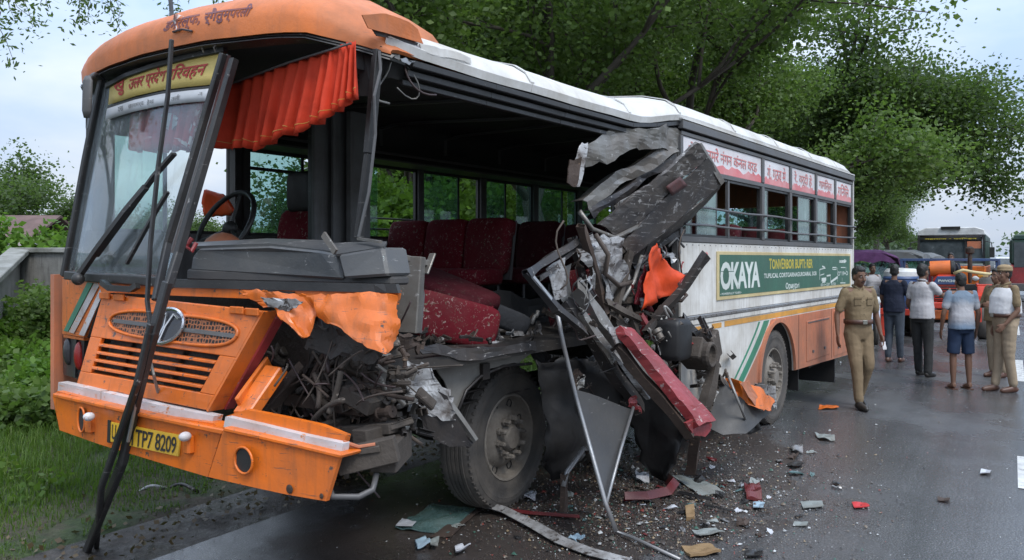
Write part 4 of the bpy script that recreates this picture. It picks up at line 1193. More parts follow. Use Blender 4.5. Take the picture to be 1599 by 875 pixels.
# underside lip in black
mb = MB(); rr = [[Vector(p) + Vector((.02, 0, -.012)) for p in rows[0]], [Vector(p) + Vector((-.008, 0, -.016)) for p in rows[0]], [Vector(p) + Vector((.10, 0, -.022)) for p in rows[0]]]
mb.grid(rr, .012); B(mb, 'cap_underside', 'black', smooth=30)
mb = MB(); rr = [[(front_s(t, 2.7) + .10, t, 2.83), (front_s(t, 2.6) + .07, t, 2.58 if t > 1.05 else 2.66)] for t in [lerp(1.0, 2.5, k / 12) for k in range(13)]]
mb.grid(rr, .012); B(mb, 'front_header', 'black', smooth=30)
# loose bent orange flap with torn grey edge at the right corner
def crush(name, mat, pixtop, pixbot, t, nu=10, nv=5, th=.006, disp=.03, seed=1, fn=None, par=None, smooth=False, t2=None):
    fn = fn or BT; t2 = t if t2 is None else t2
    tt = [Vector(fn(p[0], p[1], p[2] if len(p) > 2 else t)) for p in pixtop]; bb = [Vector(fn(p[0], p[1], p[2] if len(p) > 2 else t2)) for p in pixbot]
    mb = loft(tt, bb, nu, nv, th, disp, seed); return B(mb, name, mat, par, smooth=smooth)
crush('bent_roof_flap', 'orange_cap', [(566, 22), (600, 20), (640, 36), (654, 46)], [(575, 42), (590, 47), (625, 57), (662, 68)], -.03, disp=.012, seed=2, par=cap)
crush('bent_roof_flap', 'black', [(580, 48), (620, 58), (655, 68)], [(585, 58), (620, 68), (650, 78)], -.01, disp=.02, seed=3, par=cap)
crush('torn_shred', 'greysteel', [(598, 76), (606, 70), (622, 80)], [(602, 82), (612, 88), (630, 90)], .0, nu=6, nv=4, disp=.03, seed=4)
crush('torn_shred', 'darksteel', [(605, 62), (635, 70), (660, 78)], [(622, 96), (640, 92), (668, 96)], .04, nu=8, nv=5, disp=.06, seed=5)
crush('torn_shred', 'silver', [(626, 94), (634, 92), (642, 99)], [(628, 100), (637, 104), (648, 100)], .0, nu=4, nv=3, disp=.02, seed=6)
crush('dented_roof_edge', 'roof', [(655, 66), (690, 76), (735, 90)], [(660, 78), (690, 90), (738, 100)], -.012, disp=.015, seed=7)
# painted words on the cap
capmap = {}
def cap_surface(px, py):
    # intersect with the cap shell by searching the row grid (nearest pixel)
    return None
from mathutils.bvhtree import BVHTree
bv = BVHTree.FromPolygons([Vector(v) for v in MB().grid(rows).v], MB().grid(rows).f)
def cap_hit(px, py, off=.004):
    d = bray(px, py).normalized(); h = bv.ray_cast(CO, d)
    if h[0] is None: return FR(px, py, -.12)
    return h[0] - d * off
def arcm(pts_bot, pts_top, fn):
    def f(u, v):
        def s(pl):
            k = u * (len(pl) - 1); i = min(int(k), len(pl) - 2); w_ = k - i
            return lerp(pl[i][0], pl[i + 1][0], w_), lerp(pl[i][1], pl[i + 1][1], w_)
        a, b_ = s(pts_bot), s(pts_top); return fn(lerp(a[0], b_[0], v), lerp(a[1], b_[1], v))
    return f
lettering('painted_words', 'डमर्ल्फ, र्गैतुम्परली', M['purpleink'], cap, arcm([(250, 57), (300, 44), (350, 35), (389, 30)], [(262, 28), (300, 18), (350, 10), (397, 5)], cap_hit), bold=.03, shear=.3)
crush('paint_scrape', 'white_stripe', [(272, 22), (280, 23), (287, 26)], [(270, 32), (276, 45), (274, 48)], 0, nu=4, nv=6, th=.002, disp=0, fn=lambda x, y, t: cap_hit(x, y), par=cap)

# ---- FRONT: windscreen, left half still in place
gl = []
for j in range(9):
    v = j / 8; L = lerp(104, 168, v ** 1.05), lerp(432, 100, v); Rr = lerp(263, 352, v), lerp(440, 66, v); r = []
    for i in range(13): r.append(FR(lerp(L[0], Rr[0], i / 12), lerp(L[1], Rr[1], i / 12) - (0 if v < .5 else 18 * math.sin(i / 12 * math.pi) * (v - .5)), .03))
    gl.append(r)
mb = MB(); mb.grid(gl, .006); B(mb, 'windscreen_glass', 'glass_wind', smooth=True)
def fpath(pix, off, w_, h_, name, mat, up=(1, 0, 0), **k):
    mb = MB(); mb.path([FR(p[0], p[1], p[2] if len(p) > 2 else off) for p in pix], w_, h_, up); return B(mb, name, mat, **k)
# left corner post, rubber, header and sill of the screen
fpath([(104, 432), (116, 370), (138, 250), (158, 150), (168, 108)], .03, .04, .07, 'windscreen_pillar', 'black', bevel=.006)
crush('corner_post', 'orange_side', [(103, 428), (124, 300), (158, 118)], [(108, 428), (130, 300), (163, 118)], 0, nu=14, nv=2, th=.03, disp=.0, fn=lambda x, y, t: FR(x, y, .06))
crush('corner_post', 'black', [(107, 428), (129, 300), (162, 118)], [(116, 420), (141, 290), (176, 110)], 0, nu=14, nv=2, th=.02, disp=.0, fn=lambda x, y, t: FR(x, y, .05))
fpath([(168, 135), (200, 118), (240, 104), (300, 88), (352, 78)], .01, .03, .035, 'windscreen_header', 'black', bevel=.004)
fpath([(104, 430), (150, 434), (215, 438), (265, 442)], -.005, .05, .035, 'windscreen_seal', 'black', bevel=.006)
# yellow banner and white strip on the glass
def bannerq(x, y, off): return FR(x, y, off)
BT_ = [(172, 128), (215, 110), (260, 97), (305, 87), (349, 80)]; BB_ = [(169, 164), (212, 150), (252, 141), (292, 136), (334, 132)]
def two(pt, pb, off, nu, nv, th=.002):
    rr = []
    for j in range(nv + 1):
        r = []
        for i in range(nu + 1):
            k = i / nu * (len(pt) - 1); a = min(int(k), len(pt) - 2); w_ = k - a
            x0, y0 = lerp(pt[a][0], pt[a + 1][0], w_), lerp(pt[a][1], pt[a + 1][1], w_)
            x1, y1 = lerp(pb[a][0], pb[a + 1][0], w_), lerp(pb[a][1], pb[a + 1][1], w_)
            r.append(FR(lerp(x0, x1, j / nv), lerp(y0, y1, j / nv), off))
        rr.append(r)
    mb = MB(); return mb.grid(rr, th, (1, 0, 0))
bn = B(two(BT_, BB_, .010, 16, 3), 'destination_banner', 'banner', smooth=True)
B(two([(168, 166), (212, 152), (252, 143), (292, 138), (333, 134)], [(167, 170), (210, 156), (251, 147), (291, 142), (331, 138)], .012, 16, 1), 'banner_edge', 'black')
bs = B(two([(167, 170), (210, 156), (251, 147), (291, 142), (331, 138)], [(164, 188), (206, 175), (247, 166), (286, 161), (324, 158)], .010, 16, 2), 'banner_strip', 'strip_white', smooth=True)
FRb = lambda x, y: FR(x, y, .006)
slash = [(.62, .02), (.70, .10), (.86, .30), (.80, .34)]
lettering('hindi_lettering', 'उलर प्रदेश पिरवहन', M['redink'], bn, arcm([(199, 147), (232, 138), (265, 132), (317, 124)], [(203, 118), (236, 108), (272, 101), (327, 92)], FRb), bold=.018, shear=.15)
lettering('roundel', 'ख़ु', M['redink'], bn, arcm([(178, 153), (192, 148)], [(177, 127), (196, 121)], FRb), bold=.012)
lettering('faint_lettering', 'दख', M['wall_in'], bs, arcm([(184, 176), (192, 173)], [(184, 168), (192, 165)], FRb), bold=0)
lettering('faint_lettering', 'छावमर्द', M['wall_in'], bs, arcm([(200, 172), (224, 166)], [(200, 164), (224, 158)], FRb), bold=0)
lettering('faint_lettering', 'हैख', M['wall_in'], bs, arcm([(229, 165), (240, 162)], [(229, 156), (240, 153)], FRb), bold=0)
lettering('faint_lettering', 'तली', M['wall_in'], bs, arcm([(267, 158), (280, 156)], [(268, 150), (281, 147)], FRb), bold=0)
lettering('faint_lettering', '-न', M['wall_in'], bs, arcm([(309, 150), (316, 149)], [(309, 145), (316, 144)], FRb), bold=0)

# maroon curtain behind the screen and white scratches
rr = []
for j in range(7):
    v = j / 6; rr.append([Vector(FR(lerp(lerp(205, 200, v), lerp(322, 300, v), i / 40), lerp(150, lerp(232, 240, (i % 8) / 8), v), .09)) + Vector((.03 * math.sin(i * 1.4), 0, 0)) for i in range(41)])
mb = MB(); mb.grid(rr, .003); B(mb, 'maroon_curtain', 'curtain2', smooth=True)
crush('white_smear', 'torn_white', [(252, 178), (262, 174), (272, 176)], [(250, 196), (264, 200), (276, 190)], 0, 6, 5, .002, .03, 31, fn=lambda x, y, t: FR(x, y, .06))
# orange curtain in the open right half of the screen
rr = []; nC = 96
top = [(350, 136), (400, 118), (450, 100), (500, 84), (540, 68), (556, 64)]
bot = [(330, 236), (380, 232), (412, 236), (440, 218), (480, 208), (520, 186), (548, 168), (566, 148)]
def pl(P_, u):
    k = u * (len(P_) - 1); a = min(int(k), len(P_) - 2); return lerp(P_[a][0], P_[a + 1][0], k - a), lerp(P_[a][1], P_[a + 1][1], k - a)
for j in range(11):
    v = j / 10; r = []
    for i in range(nC + 1):
        u = i / nC; a, b_ = pl(top, u), pl(bot, u)
        ph = i / nC * 2 * math.pi * 14 + 2.2 * noise.noise(Vector((i * .11, 0, 0))) + .5 * noise.noise(Vector((i * .3, j * .25, 3)))
        wv = (.010 + .030 * v) * (1 + .8 * noise.noise(Vector((i * .13, 7, 0)))) * math.sin(ph)
        hem = (6 if j == 10 else 0) * max(0, math.sin(ph))
        p = BS(lerp(a[0], b_[0], v), lerp(a[1], b_[1], v) - hem * .6, .10 + .12 * (1 - u))
        r.append(p + Vector((wv - .03 * v, wv * .3, .01 * math.sin(ph * .5) * v)))
    rr.append(r)
mb = MB(); mb.grid(rr, .003); cu = B(mb, 'orange_curtain', 'curtain', smooth=True)
mb = MB(); mb.grid([[p + Vector((-.004, 0, .006)) for p in rr[9]], [p + Vector((-.004, 0, .003)) for p in rr[9]]], .001, (-1, 0, 0)); mb.build('gold_hem', M['gold'], cu)
mb = MB(); mb.tube([BS(352, 134, .2), BS(450, 98, .16), BS(548, 68, .1)], .006, 6); B(mb, 'curtain_rail', 'frame')

# broken centre frame of the screen, hanging to the road
fpath([(349, 84, -.05), (318, 190, -.06), (286, 300, -.10), (262, 380, -.12), (243, 470, -.2)], 0, .030, .036, 'broken_screen_bar', 'black', bevel=.005)
fpath([(366, 92, -.03), (338, 190, -.07), (306, 300, -.12), (279, 395, -.16), (262, 450, -.22)], 0, .034, .040, 'broken_screen_bar', 'black', bevel=.005)
fpath([(357, 86, 0), (328, 190, 0), (296, 300, -.05), (268, 395, -.08)], 0, .012, .02, 'broken_screen_bar', 'silver')
fpath([(268, 62, -.18), (262, 150, -.17), (247, 260, -.17), (235, 380, -.18), (230, 470, -.20), (237, 525, -.22)], 0, .018, .020, 'hanging_bar', 'black', bevel=.003)
mb = MB(); p = [FR(262, 440, -.22), FR(240, 520, -.26), FR(214, 622, -.24), FR(192, 720, -.20)]
q = BM.inverted() @ ground(135, 862, .0); q2 = BM.inverted() @ ground(150, 855, .01)
mb.path(p + [q], .048, .036, (1, 0, 0)); B(mb, 'fallen_screen_bar', 'black', bevel=.006)
mb = MB(); mb.path([FR(236, 505, -.28), FR(214, 600, -.29), FR(180, 700, -.25), FR(158, 762, -.2), q2], .030, .030, (1, 0, 0)); B(mb, 'fallen_screen_bar', 'black', bevel=.006)
mb = MB(); mb.path([FR(228, 540, -.25), FR(208, 650, -.25), FR(200, 690, -.24)], .012, .012, (1, 0, 0)); B(mb, 'fallen_screen_bar', 'silver')
mb = MB(); mb.tube([FR(234, 560, -.20), FR(240, 585, -.20), FR(247, 613, -.13)], .008, 5); B(mb, 'thin_rod', 'greysteel')
mb = MB(); mb.tube([at(265, -12, 4.55), at(268, 20, 4.5), at(266, 60, 4.4)], .012, 5); o = B(mb, 'hanging_bar', 'black'); o.matrix_parent_inverse = BI
mb = MB(); mb.tube([cap_hit(270, 50, .01), cap_hit(284, 46, .02), cap_hit(300, 49, .01)], .006, 5); B(mb, 'loose_wire', 'wire')
# wipers
fpath([(120, 436, -.06), (150, 392, -.05), (196, 330, -.05), (228, 292, -.04)], 0, .028, .028, 'wiper_arm', 'black')
fpath([(150, 400, -.03), (200, 332, -.03), (240, 276, -.03), (272, 240, -.03)], 0, .014, .03, 'wiper_blade', 'black')
fpath([(198, 412, -.03), (232, 350, -.03), (262, 300, -.03)], 0, .014, .02, 'wiper_blade', 'black')
mb = MB(); mb.ball(FR(122, 436, -.07), (.035, .035, .035)); B(mb, 'wiper_pivot', 'black', smooth=True)
fpath([(160, 441, -.05), (172, 450, -.06), (205, 452, -.05), (215, 446, -.04)], 0, .03, .03, 'wiper_linkage', 'black')
# left mirror
mb = MB(); mb.tube([FR(160, 122, 0), FR(148, 117, -.10), FR(138, 124, -.16)], .016, 7); mr_ = B(mb, 'mirror_arm', 'black', smooth=True)
mb = MB(); c = FR(137, 150, -.16); mb.tube([c + Vector((0, 0, .11)), c + Vector((0, .0, .08)), c + Vector((0, .01, -.08)), c + Vector((0, .012, -.12))], [.010, .018, .017, .010], 10, ell=[2.6] * 4); mb.build('mirror', M['frame'], mr_, smooth=True)

# ---- FRONT: orange panels
B(patch((150, 433), (622, 454), (618, 476), (158, 457), FR, 24, 3, .02, wob=lambda u, v: (.006 * noise.noise(Vector((u * 6, v, 0))), 0, 0)), 'front_band', 'orange', smooth=30)
B(patch((262, 436), (618, 444), (622, 458), (262, 449), lambda x, y: FR(x, y, -.012), 20, 1, .02), 'screen_ledge', 'black')
B(patch((97, 427), (162, 433), (131, 527), (97, 521), lambda x, y: FR(x, y, .02), 8, 8, .02), 'corner_panel', 'orange', smooth=30)
def fstripe(name, mat, tl, tr, br, bl, off=.014): return B(patch(tl, tr, br, bl, lambda x, y: FR(x, y, off), 3, 8, .004), name, mat, smooth=30)
fstripe('green_stripe', 'green_stripe', (136, 441), (145, 442), (106, 518), (99, 517))
fstripe('white_stripe', 'white_stripe', (147, 442), (156, 443), (115, 521), (107, 519))
fstripe('white_stripe', 'white_stripe', (159, 445), (166, 446), (131, 525), (123, 523))
# headlamp housing
hb = B(patch((97, 522), (132, 527), (128, 594), (99, 585), lambda x, y: FR(x, y, .05), 4, 5, .05), 'headlamp_housing', 'black')
for (x, y, rx, rz, mt) in ((107, 549, .038, .085, 'lampglass'), (124, 556, .034, .085, 'red_lens')):
    c = FR(x, y, .045); mb = MB(); mb.ball(c, (.03, rx, rz), 14, 8); B(mb, 'headlamp', mt, smooth=True)
B(patch((99, 522), (130, 528), (131, 532), (99, 527), lambda x, y: FR(x, y, .03), 4, 1, .03), 'headlamp_brow', 'orange')
B(patch((116, 527), (119, 527), (117, 590), (114, 589), lambda x, y: FR(x, y, .035), 1, 4, .03), 'headlamp_divider', 'black')
# tilted grille hatch
TL, TR, BR_, BL_ = (160, 459), (409, 486), (322, 641), (119, 601)
def hoff(x, y):
    v = smooth01((y - 455) / 190); return FR(x, y, -.03 - .11 * v)
hq = quad_map(TL, TR, BR_, BL_, hoff)
def hp(u, v): return hq(u, 1 - v)     # v down
hatch = empty('grille_hatch', (0, 0, 0), 0, parent=bus)
def hpatch(u0, v0, u1, v1, name, mat, nu=8, nv=2, off=0, th=.025, par=None, bevel=.004):
    mb = MB(); rr = [[Vector(hp(lerp(u0, u1, i / nu), lerp(v0, v1, j / nv))) + Vector((off, 0, 0)) for i in range(nu + 1)] for j in range(nv + 1)]
    mb.grid(rr, th, (1, 0, 0)); return mb.build(name, M[mat] if isinstance(mat, str) else mat, par or hatch, bevel=bevel)
su0, su1, sv0, sv1 = .075, .885, .47, .85
hpatch(0, 0, 1, sv0, 'hatch_top', 'orange', 12, 6)
hpatch(0, sv1, 1, 1, 'hatch_bottom', 'orange', 12, 2)
hpatch(0, sv0, su0, sv1, 'hatch_stile', 'orange', 1, 4); hpatch(su1, sv0, 1, sv1, 'hatch_stile', 'orange', 2, 4)
for k in range(4):
    a = lerp(sv0, sv1, (k + .72) / 4.6); hpatch(su0, a, su1, a + .030, 'grille_slat', 'orange', 12, 1, -.003, .028, bevel=.003)
hpatch(su0 - .01, sv0 - .01, su1 + .01, sv1 + .01, 'grille_backing', 'engine', 12, 3, .07, .02)
for u in (.2, .56): hpatch(u, sv0, u + .035, sv1, 'grille_support', 'rust', 1, 4, .045, .012)
# side flange of the hatch and hinge tabs
mb = MB(); a = [Vector(hp(1, v / 6)) for v in range(7)]; mb.grid([a, [p + Vector((.085, -.0, 0)) for p in a]], .012); mb.build('hatch_flange', M['orange'], hatch)
mb = MB(); a = [Vector(hp(1, v / 6)) + Vector((.086, -.012, -.002)) for v in range(7)]; mb.grid([a, [p + Vector((.05, 0, 0)) for p in a]], .012); mb.build('hatch_inner_flange', M['redpaint'], hatch)
for u in (.03, .12, .86, .955): 
    p = Vector(hp(u, .015)) + Vector((-.012, 0, .0)); mb = MB(); mb.box(p, (.012, .10, .035)); mb.build('hinge', M['orange'], hatch, bevel=.004)
# oval honeycomb grille
def hexmesh():
    m, t, b, out = new_mat('honeycomb_mesh')
    P = N(t, 'ShaderNodeTexCoord').outputs['Object']
    mp = N(t, 'ShaderNodeMapping'); mp.inputs['Scale'].default_value = (0.01, 1, 1); t.links.new(P, mp.inputs['Vector'])
    v = N(t, 'ShaderNodeTexVoronoi'); v.feature = 'DISTANCE_TO_EDGE'; v.inputs['Scale'].default_value = 48; v.inputs['Randomness'].default_value = .35
    t.links.new(mp.outputs[0], v.inputs['Vector'])
    c = ramp_n(t, v.outputs['Distance'], [(.10, (.34, .12, .05)), (.17, (.010, .009, .009))]); t.links.new(c, b.inputs['Base Color'])
    b.inputs['Roughness'].default_value = .6; return m
M['hex'] = hexmesh()
ov = []
u0, u1, v0, v1 = .10, .935, .125, .405
for k in range(40):
    a = 2 * math.pi * k / 40; ca, sa = math.cos(a), math.sin(a)
    ex = math.copysign(abs(ca) ** .55, ca); ey = math.copysign(abs(sa) ** .85, sa)
    ov.append(Vector(hp(lerp(u0, u1, .5 + .5 * ex), lerp(v0, v1, .5 + .5 * ey))))
mb = MB(); rr = []
for j in range(9):
    r_ = []
    for i in range(25):
        u = -1 + 2 * i / 24; hh_ = (1 - abs(u) ** (1 / .55 * 1.1)) ** .45 if abs(u) < 1 else 0
        r_.append(Vector(hp(lerp(u0, u1, .5 + .5 * u), lerp(v0, v1, .5 + .5 * hh_ * (-1 + 2 * j / 8)))) + Vector((-.004, 0, 0)))
    rr.append(r_)
mb.grid(rr, .003, (1, 0, 0)); oval = mb.build('mesh_grille', M['hex'], hatch)
mb = MB(); oc = sum(ov, Vector()) / len(ov)
mb.tube([p + Vector((-.005, 0, 0)) for p in ov + [ov[0]]], .009, 6, caps=False); mb.build('grille_rim', M['orange'], oval, smooth=True)
hpatch(.13, .245, .93, .285, 'grille_bar', 'frame', 10, 1, -.010, .005, oval, 0)
# ring badge with a stylised letter
c = Vector(hp(.475, .25)) + Vector((-.016, 0, 0)); ez = (Vector(hp(.475, .1)) - Vector(hp(.475, .4))).normalized(); ey = (Vector(hp(.7, .25)) - Vector(hp(.3, .25))).normalized()
ring = [c + ey * (.135 * math.cos(k * math.pi / 18)) + ez * (.092 * math.sin(k * math.pi / 18)) for k in range(36)]
mb = MB(); mb.prism([p + Vector((.0, 0, 0)) for p in ring], (.004, 0, 0)); em = mb.build('badge', M['lampglass'], hatch)
mb = MB(); mb.tube(ring + [ring[0]], .0095, 6, caps=False)
def ep(x, z): return c + ey * x + ez * z + Vector((-.002, 0, 0))
mb.path([ep(-.085, .045), ep(-.02, .066), ep(.0, -.0), ep(-.012, -.085)], .010, .014, (1, 0, 0)); mb.path([ep(.085, .045), ep(.035, .066), ep(.012, .0), ep(.010, -.085)], .010, .014, (1, 0, 0))
mb.build('badge_ring', M['chrome'], em, smooth=40)

# ---- bumper
def bump_piece(name, topL, topR, botL, botR, off, th, mat='orange', nu=10, nv=5, wob=None, par=None):
    return B(patch(topL, topR, botR, botL, lambda x, y: FR(x, y, off), nu, nv, th, wob), name, mat, par, smooth=30)
def poly_front(name, mat, pix, off, th, par=None):
    mb = MB(); mb.prism([FR(x, y, off) for x, y in pix], (th, 0, 0)); return B(mb, name, mat, par)
OB = -.20
b_left = B(two([(82, 619), (150, 634), (240, 655), (345, 678)], [(93, 672), (155, 694), (240, 720), (324, 745)], OB, 18, 6, .02), 'bumper_left_section', 'orange', smooth=35)
B(two([(82, 614), (150, 629), (240, 650), (350, 671)], [(82, 621), (150, 636), (240, 657), (346, 680)], OB - .025, 14, 1, .13), 'bumper_ledge', 'orange', bevel=.006)
ws = [(91, 598), (155, 611), (158.5, 612), (240, 630), (336, 650)]
B(two([(91, 597), (110, 601), (130, 605), (156, 611)], [(90, 611), (110, 615), (130, 620), (155, 628)], OB + .03, 8, 2, .05), 'bumper_stripe', 'white_stripe')
B(two([(159, 612), (200, 621), (250, 633), (334, 650)], [(158, 629), (200, 639), (250, 650), (331, 661)], OB + .03, 12, 2, .05), 'bumper_stripe', 'white_stripe')
B(two([(90, 611), (155, 628), (250, 650), (334, 661)], [(84, 616), (152, 632), (246, 653), (346, 673)], OB + .0, 12, 1, .06), 'bumper_shelf', 'orange')
# right section, tilted and pushed out
OR_ = -.24
b_right = B(two([(349, 671), (400, 683), (460, 697), (530, 714)], [(325, 745), (390, 760), (450, 773), (509, 783)], OR_, 14, 6, .02), 'bumper_right_section', 'orange', smooth=35)
B(two([(349, 667), (400, 678), (460, 692), (534, 710)], [(346, 674), (400, 686), (460, 700), (531, 717)], OR_ - .02, 12, 1, .12), 'bumper_ledge', 'orange', bevel=.006)
B(two([(352, 651), (400, 662), (470, 679), (536, 693)], [(349, 667), (400, 678), (460, 692), (532, 711)], OR_ + .015, 12, 2, .04), 'bumper_stripe', 'white_stripe')
B(two([(384, 640), (440, 651), (500, 664), (540, 680)], [(353, 650), (400, 661), (470, 678), (537, 692)], OR_ + .05, 12, 2, .03), 'bumper_top', 'orange')
B(two([(323, 680), (335, 684), (348, 690)], [(322, 744), (325, 746), (329, 749)], OB + .06, 3, 4, .02), 'bumper_gap', 'engine')
def hole(px, py, rx, ry, off, parent):
    c = FR(px, py, off); sc_ = (c - CO).length / FPX
    e = [c + Vector((-.014, -math.cos(k * math.pi / 12) * rx * sc_ * 1.15, math.sin(k * math.pi / 12) * ry * sc_)) for k in range(24)]
    mb = MB(); mb.prism(e, (.003, 0, 0)); h = mb.build('lamp_hole', M['ink'], parent)
    mb = MB(); mb.tube([p + Vector((-.003, 0, 0)) for p in e + [e[0]]], .006, 6, caps=False); mb.build('lamp_rim', M['orange'], h, smooth=True)
    ee = [c + Vector((-.005, 0, 0)) + (p - c) * .55 + Vector((0, .010, -.012)) for p in e]; mb = MB(); mb.prism(ee, (.002, 0, 0)); mb.build('lamp_inner', M['rust'], h)
hole(132, 655, 8, 17, OB, b_left); hole(385, 718, 18, 19, OR_, b_right)
for (x, y) in ((139, 651), (289, 682)):
    c = FR(x, y, OB - .05); mb = MB(); mb.ball(c, (.030, .024, .022), 12, 8); B(mb, 'marker_lamp', 'white_stripe', smooth=True)
    mb = MB(); mb.box(FR(x + (6 if x > 200 else 2), y + 12, OB - .01), (.04, .05, .09)); B(mb, 'lamp_bracket', 'orange', bevel=.01)
mb = MB(); mb.ball(FR(452, 764, OR_ - .004), (.006, .022, .020), 10, 6); mb.ball(FR(502, 775, OR_ - .004), (.005, .012, .012), 8, 5); B(mb, 'bumper_bolt', 'rust')
pq = ((171, 659), (281, 680), (278, 713), (170, 689))
pl_ = B(patch(pq[0], pq[1], pq[2], pq[3], lambda x, y: FR(x, y, OB - .012), 8, 2, .008), 'number_plate', 'plate')
B(patch((168, 656), (172, 657), (171, 692), (167, 691), lambda x, y: FR(x, y, OB - .016), 1, 1, .006), 'plate_edge', 'ink', pl_)
pm = quad_map((207, 669), (276, 683), (274, 709), (205, 696), lambda x, y: FR(x, y, OB - .015))
lettering('plate_numbers', '1TP7 8209', M['ink'], pl_, pm, bold=.01, space=.92)
lettering('plate_numbers', 'U', M['ink'], pl_, quad_map((175, 663), (181, 664), (180, 687), (174, 686), lambda x, y: FR(x, y, OB - .015)), bold=.01)
# left side end of the bumper
mb = MB(); mb.grid([[FR(83, 619, OB), FR(93, 672, OB)], [FR(83, 619, OB) + Vector((.35, .06, 0)), FR(93, 672, OB) + Vector((.35, .03, 0))]], .02); B(mb, 'bumper_end', 'orange')
# front left body side below the screen
mb = MB(); mb.box2((-.02, 2.56, .8), (.4, 2.605, 1.65)); B(mb, 'corner_side_panel', 'orange_side')

# orange box-section brace and dark brace
mb = MB(); mb.beam(FR(376, 640, -.12), FR(424, 573, .12), .02, .14, (1, .3, 0)); B(mb, 'orange_brace', 'orange', bevel=.006)
mb = MB(); mb.prism([FR(362, 644, -.16), FR(414, 569, .02), FR(438, 573, .02), FR(388, 645, -.16)], (.05, .0, -.03)); B(mb, 'orange_brace', 'orange', bevel=.006)
mb = MB(); mb.beam(FR(404, 650, .0), FR(488, 560, .3), .05, .09, (1, .3, 0)); B(mb, 'dark_brace', 'rust', bevel=.006)

# crumpled orange panel at the right front corner
top = [FR(372, 458, -.03), FR(420, 460, -.03), FR(480, 461, -.035), FR(550, 461, -.035), FR(620, 460, -.02)]
bot = [FR(400, 482, -.03), FR(424, 484, -.05), FR(452, 508, -.09), FR(466, 520, -.12), FR(486, 522, -.02), FR(492, 494, .02), FR(515, 508, -.10), FR(556, 532, -.14), FR(600, 556, -.16), FR(610, 545, -.08), FR(620, 526, 0)]
mb = loft(top, bot, 40, 14, .006, .042, 3, None, 5.0, .40); B(mb, 'crumpled_front_panel', 'orange', smooth=14)
crush('torn_paint_edge', 'torn_white', [(408, 466), (440, 469), (476, 474)], [(418, 480), (446, 490), (462, 482)], 0, 10, 4, .004, .02, 5, fn=lambda x, y, t: FR(x, y, -.075))
B(patch((396, 452), (457, 456), (457, 466), (396, 461), lambda x, y: FR(x, y, -.016), 3, 1, .02), 'vent_slot', 'black')
crush('torn_inner_panel', 'engine', [(480, 500), (520, 512), (600, 552)], [(470, 540), (520, 560), (590, 572)], 0, 12, 5, .006, .06, 8, fn=lambda x, y, t: FR(x, y, .1))
# bent corner channel standing right of the orange panel
mb = MB(); mb.channel(BT(640, 400, .02), BT(632, 520, .03), .12, .07, .008, (-1, -.4, 0)); B(mb, 'corner_channel', 'greysteel', bevel=.004)
mb = MB(); mb.beam(BT(618, 400, .05), BT(668, 412, .02), .05, .03); mb.beam(BT(664, 428, .0), BT(676, 396, .0), .04, .012, (1, 0, 0)); B(mb, 'bent_bracket', 'greysteel', bevel=.003)
crush('rust_clump', 'rust', [(605, 525), (630, 518), (650, 535)], [(608, 556), (632, 560), (648, 552)], .0, 8, 6, .02, .08, 9)
mb = MB(); mb.tube([BT(652, 420, .05), BT(660, 460, .06), BT(655, 520, .05)], .012, 6); B(mb, 'bent_tube', 'frame')

# ---- dash cover and its boxes
def boxpix(name, mat, front, depth, bevel=.01, fn=lambda x, y: FR(x, y, .0), ext=None):
    p = [fn(x, y) for x, y in front]; mb = MB(); mb.prism(p, ext or (depth, 0, 0)); return B(mb, name, mat, bevel=bevel)
boxpix('dash_cover', 'dash', [(296, 423), (535, 437), (528, 397), (500, 392), (420, 384), (310, 388), (300, 400)], .3, fn=lambda x, y: FR(x, y, .03))
mb = MB(); q = lambda x, y, o: FR(x, y, o)
mb.grid([[q(308, 389, .04), q(420, 385, .04), q(527, 398, .04)], [q(300, 383, .2), q(420, 377, .2), q(512, 380, .2)]], .015); B(mb, 'dash_lid', 'dash')
boxpix('dash_box', 'dash', [(526, 398), (598, 386), (606, 431), (536, 436)], .16, fn=lambda x, y: FR(x, y, -.01), bevel=.012)
mb = MB(); mb.grid([[q(505, 380, .16), q(604, 377, .14)], [q(526, 397, 0), q(600, 385, 0)]], .012); B(mb, 'dash_lid', 'dash')
boxpix('dash_base', 'lining', [(290, 420), (612, 432), (612, 446), (290, 438)], .12, fn=lambda x, y: FR(x, y, .02))
mb = MB(); mb.beam(FR(505, 366, -.01), FR(524, 394, -.04), .03, .012, (1, 0, 0)); mb.beam(FR(594, 378, -.02), FR(560, 373, .1), .02, .012); B(mb, 'bent_clip', 'greysteel')
lettering('scrawl', 'Z3', M['offwhite'], bus, quad_map((594, 401), (600, 400), (600, 408), (595, 409), lambda x, y: FR(x, y, -.0135)), bold=0)
mb = MB(); mb.tube([q(300, 372, 0), q(290, 385, -.02), q(300, 392, -.02), q(306, 380, 0)], .012, 6); B(mb, 'bent_clip', 'redpaint')

# ---- cab interior
# steering wheel
c = BS(352, 352, .72); R_ = .25
Ms = Matrix.Translation(c) @ Matrix.Rotation(math.radians(-62), 4, 'Y')
pts = [Ms @ Vector((R_ * math.cos(k * math.pi / 16), R_ * math.sin(k * math.pi / 16), 0)) for k in range(33)]
mb = MB(); mb.tube(pts, .018, 8, caps=False); sw = B(mb, 'steering_wheel', 'black', smooth=True)
mb = MB()
for k in (0, 2.1, 4.2): mb.tube([Ms @ Vector((.02 * math.cos(k), .02 * math.sin(k), -.04)), Ms @ Vector((R_ * math.cos(k), R_ * math.sin(k), 0))], .012, 6)
mb.ball(Ms @ Vector((0, 0, -.04)), .05); mb.tube([Ms @ Vector((0, 0, -.04)), Ms @ Vector((0, 0, -.6))], .03, 8); mb.build('steering_column', M['black'], sw, smooth=40)
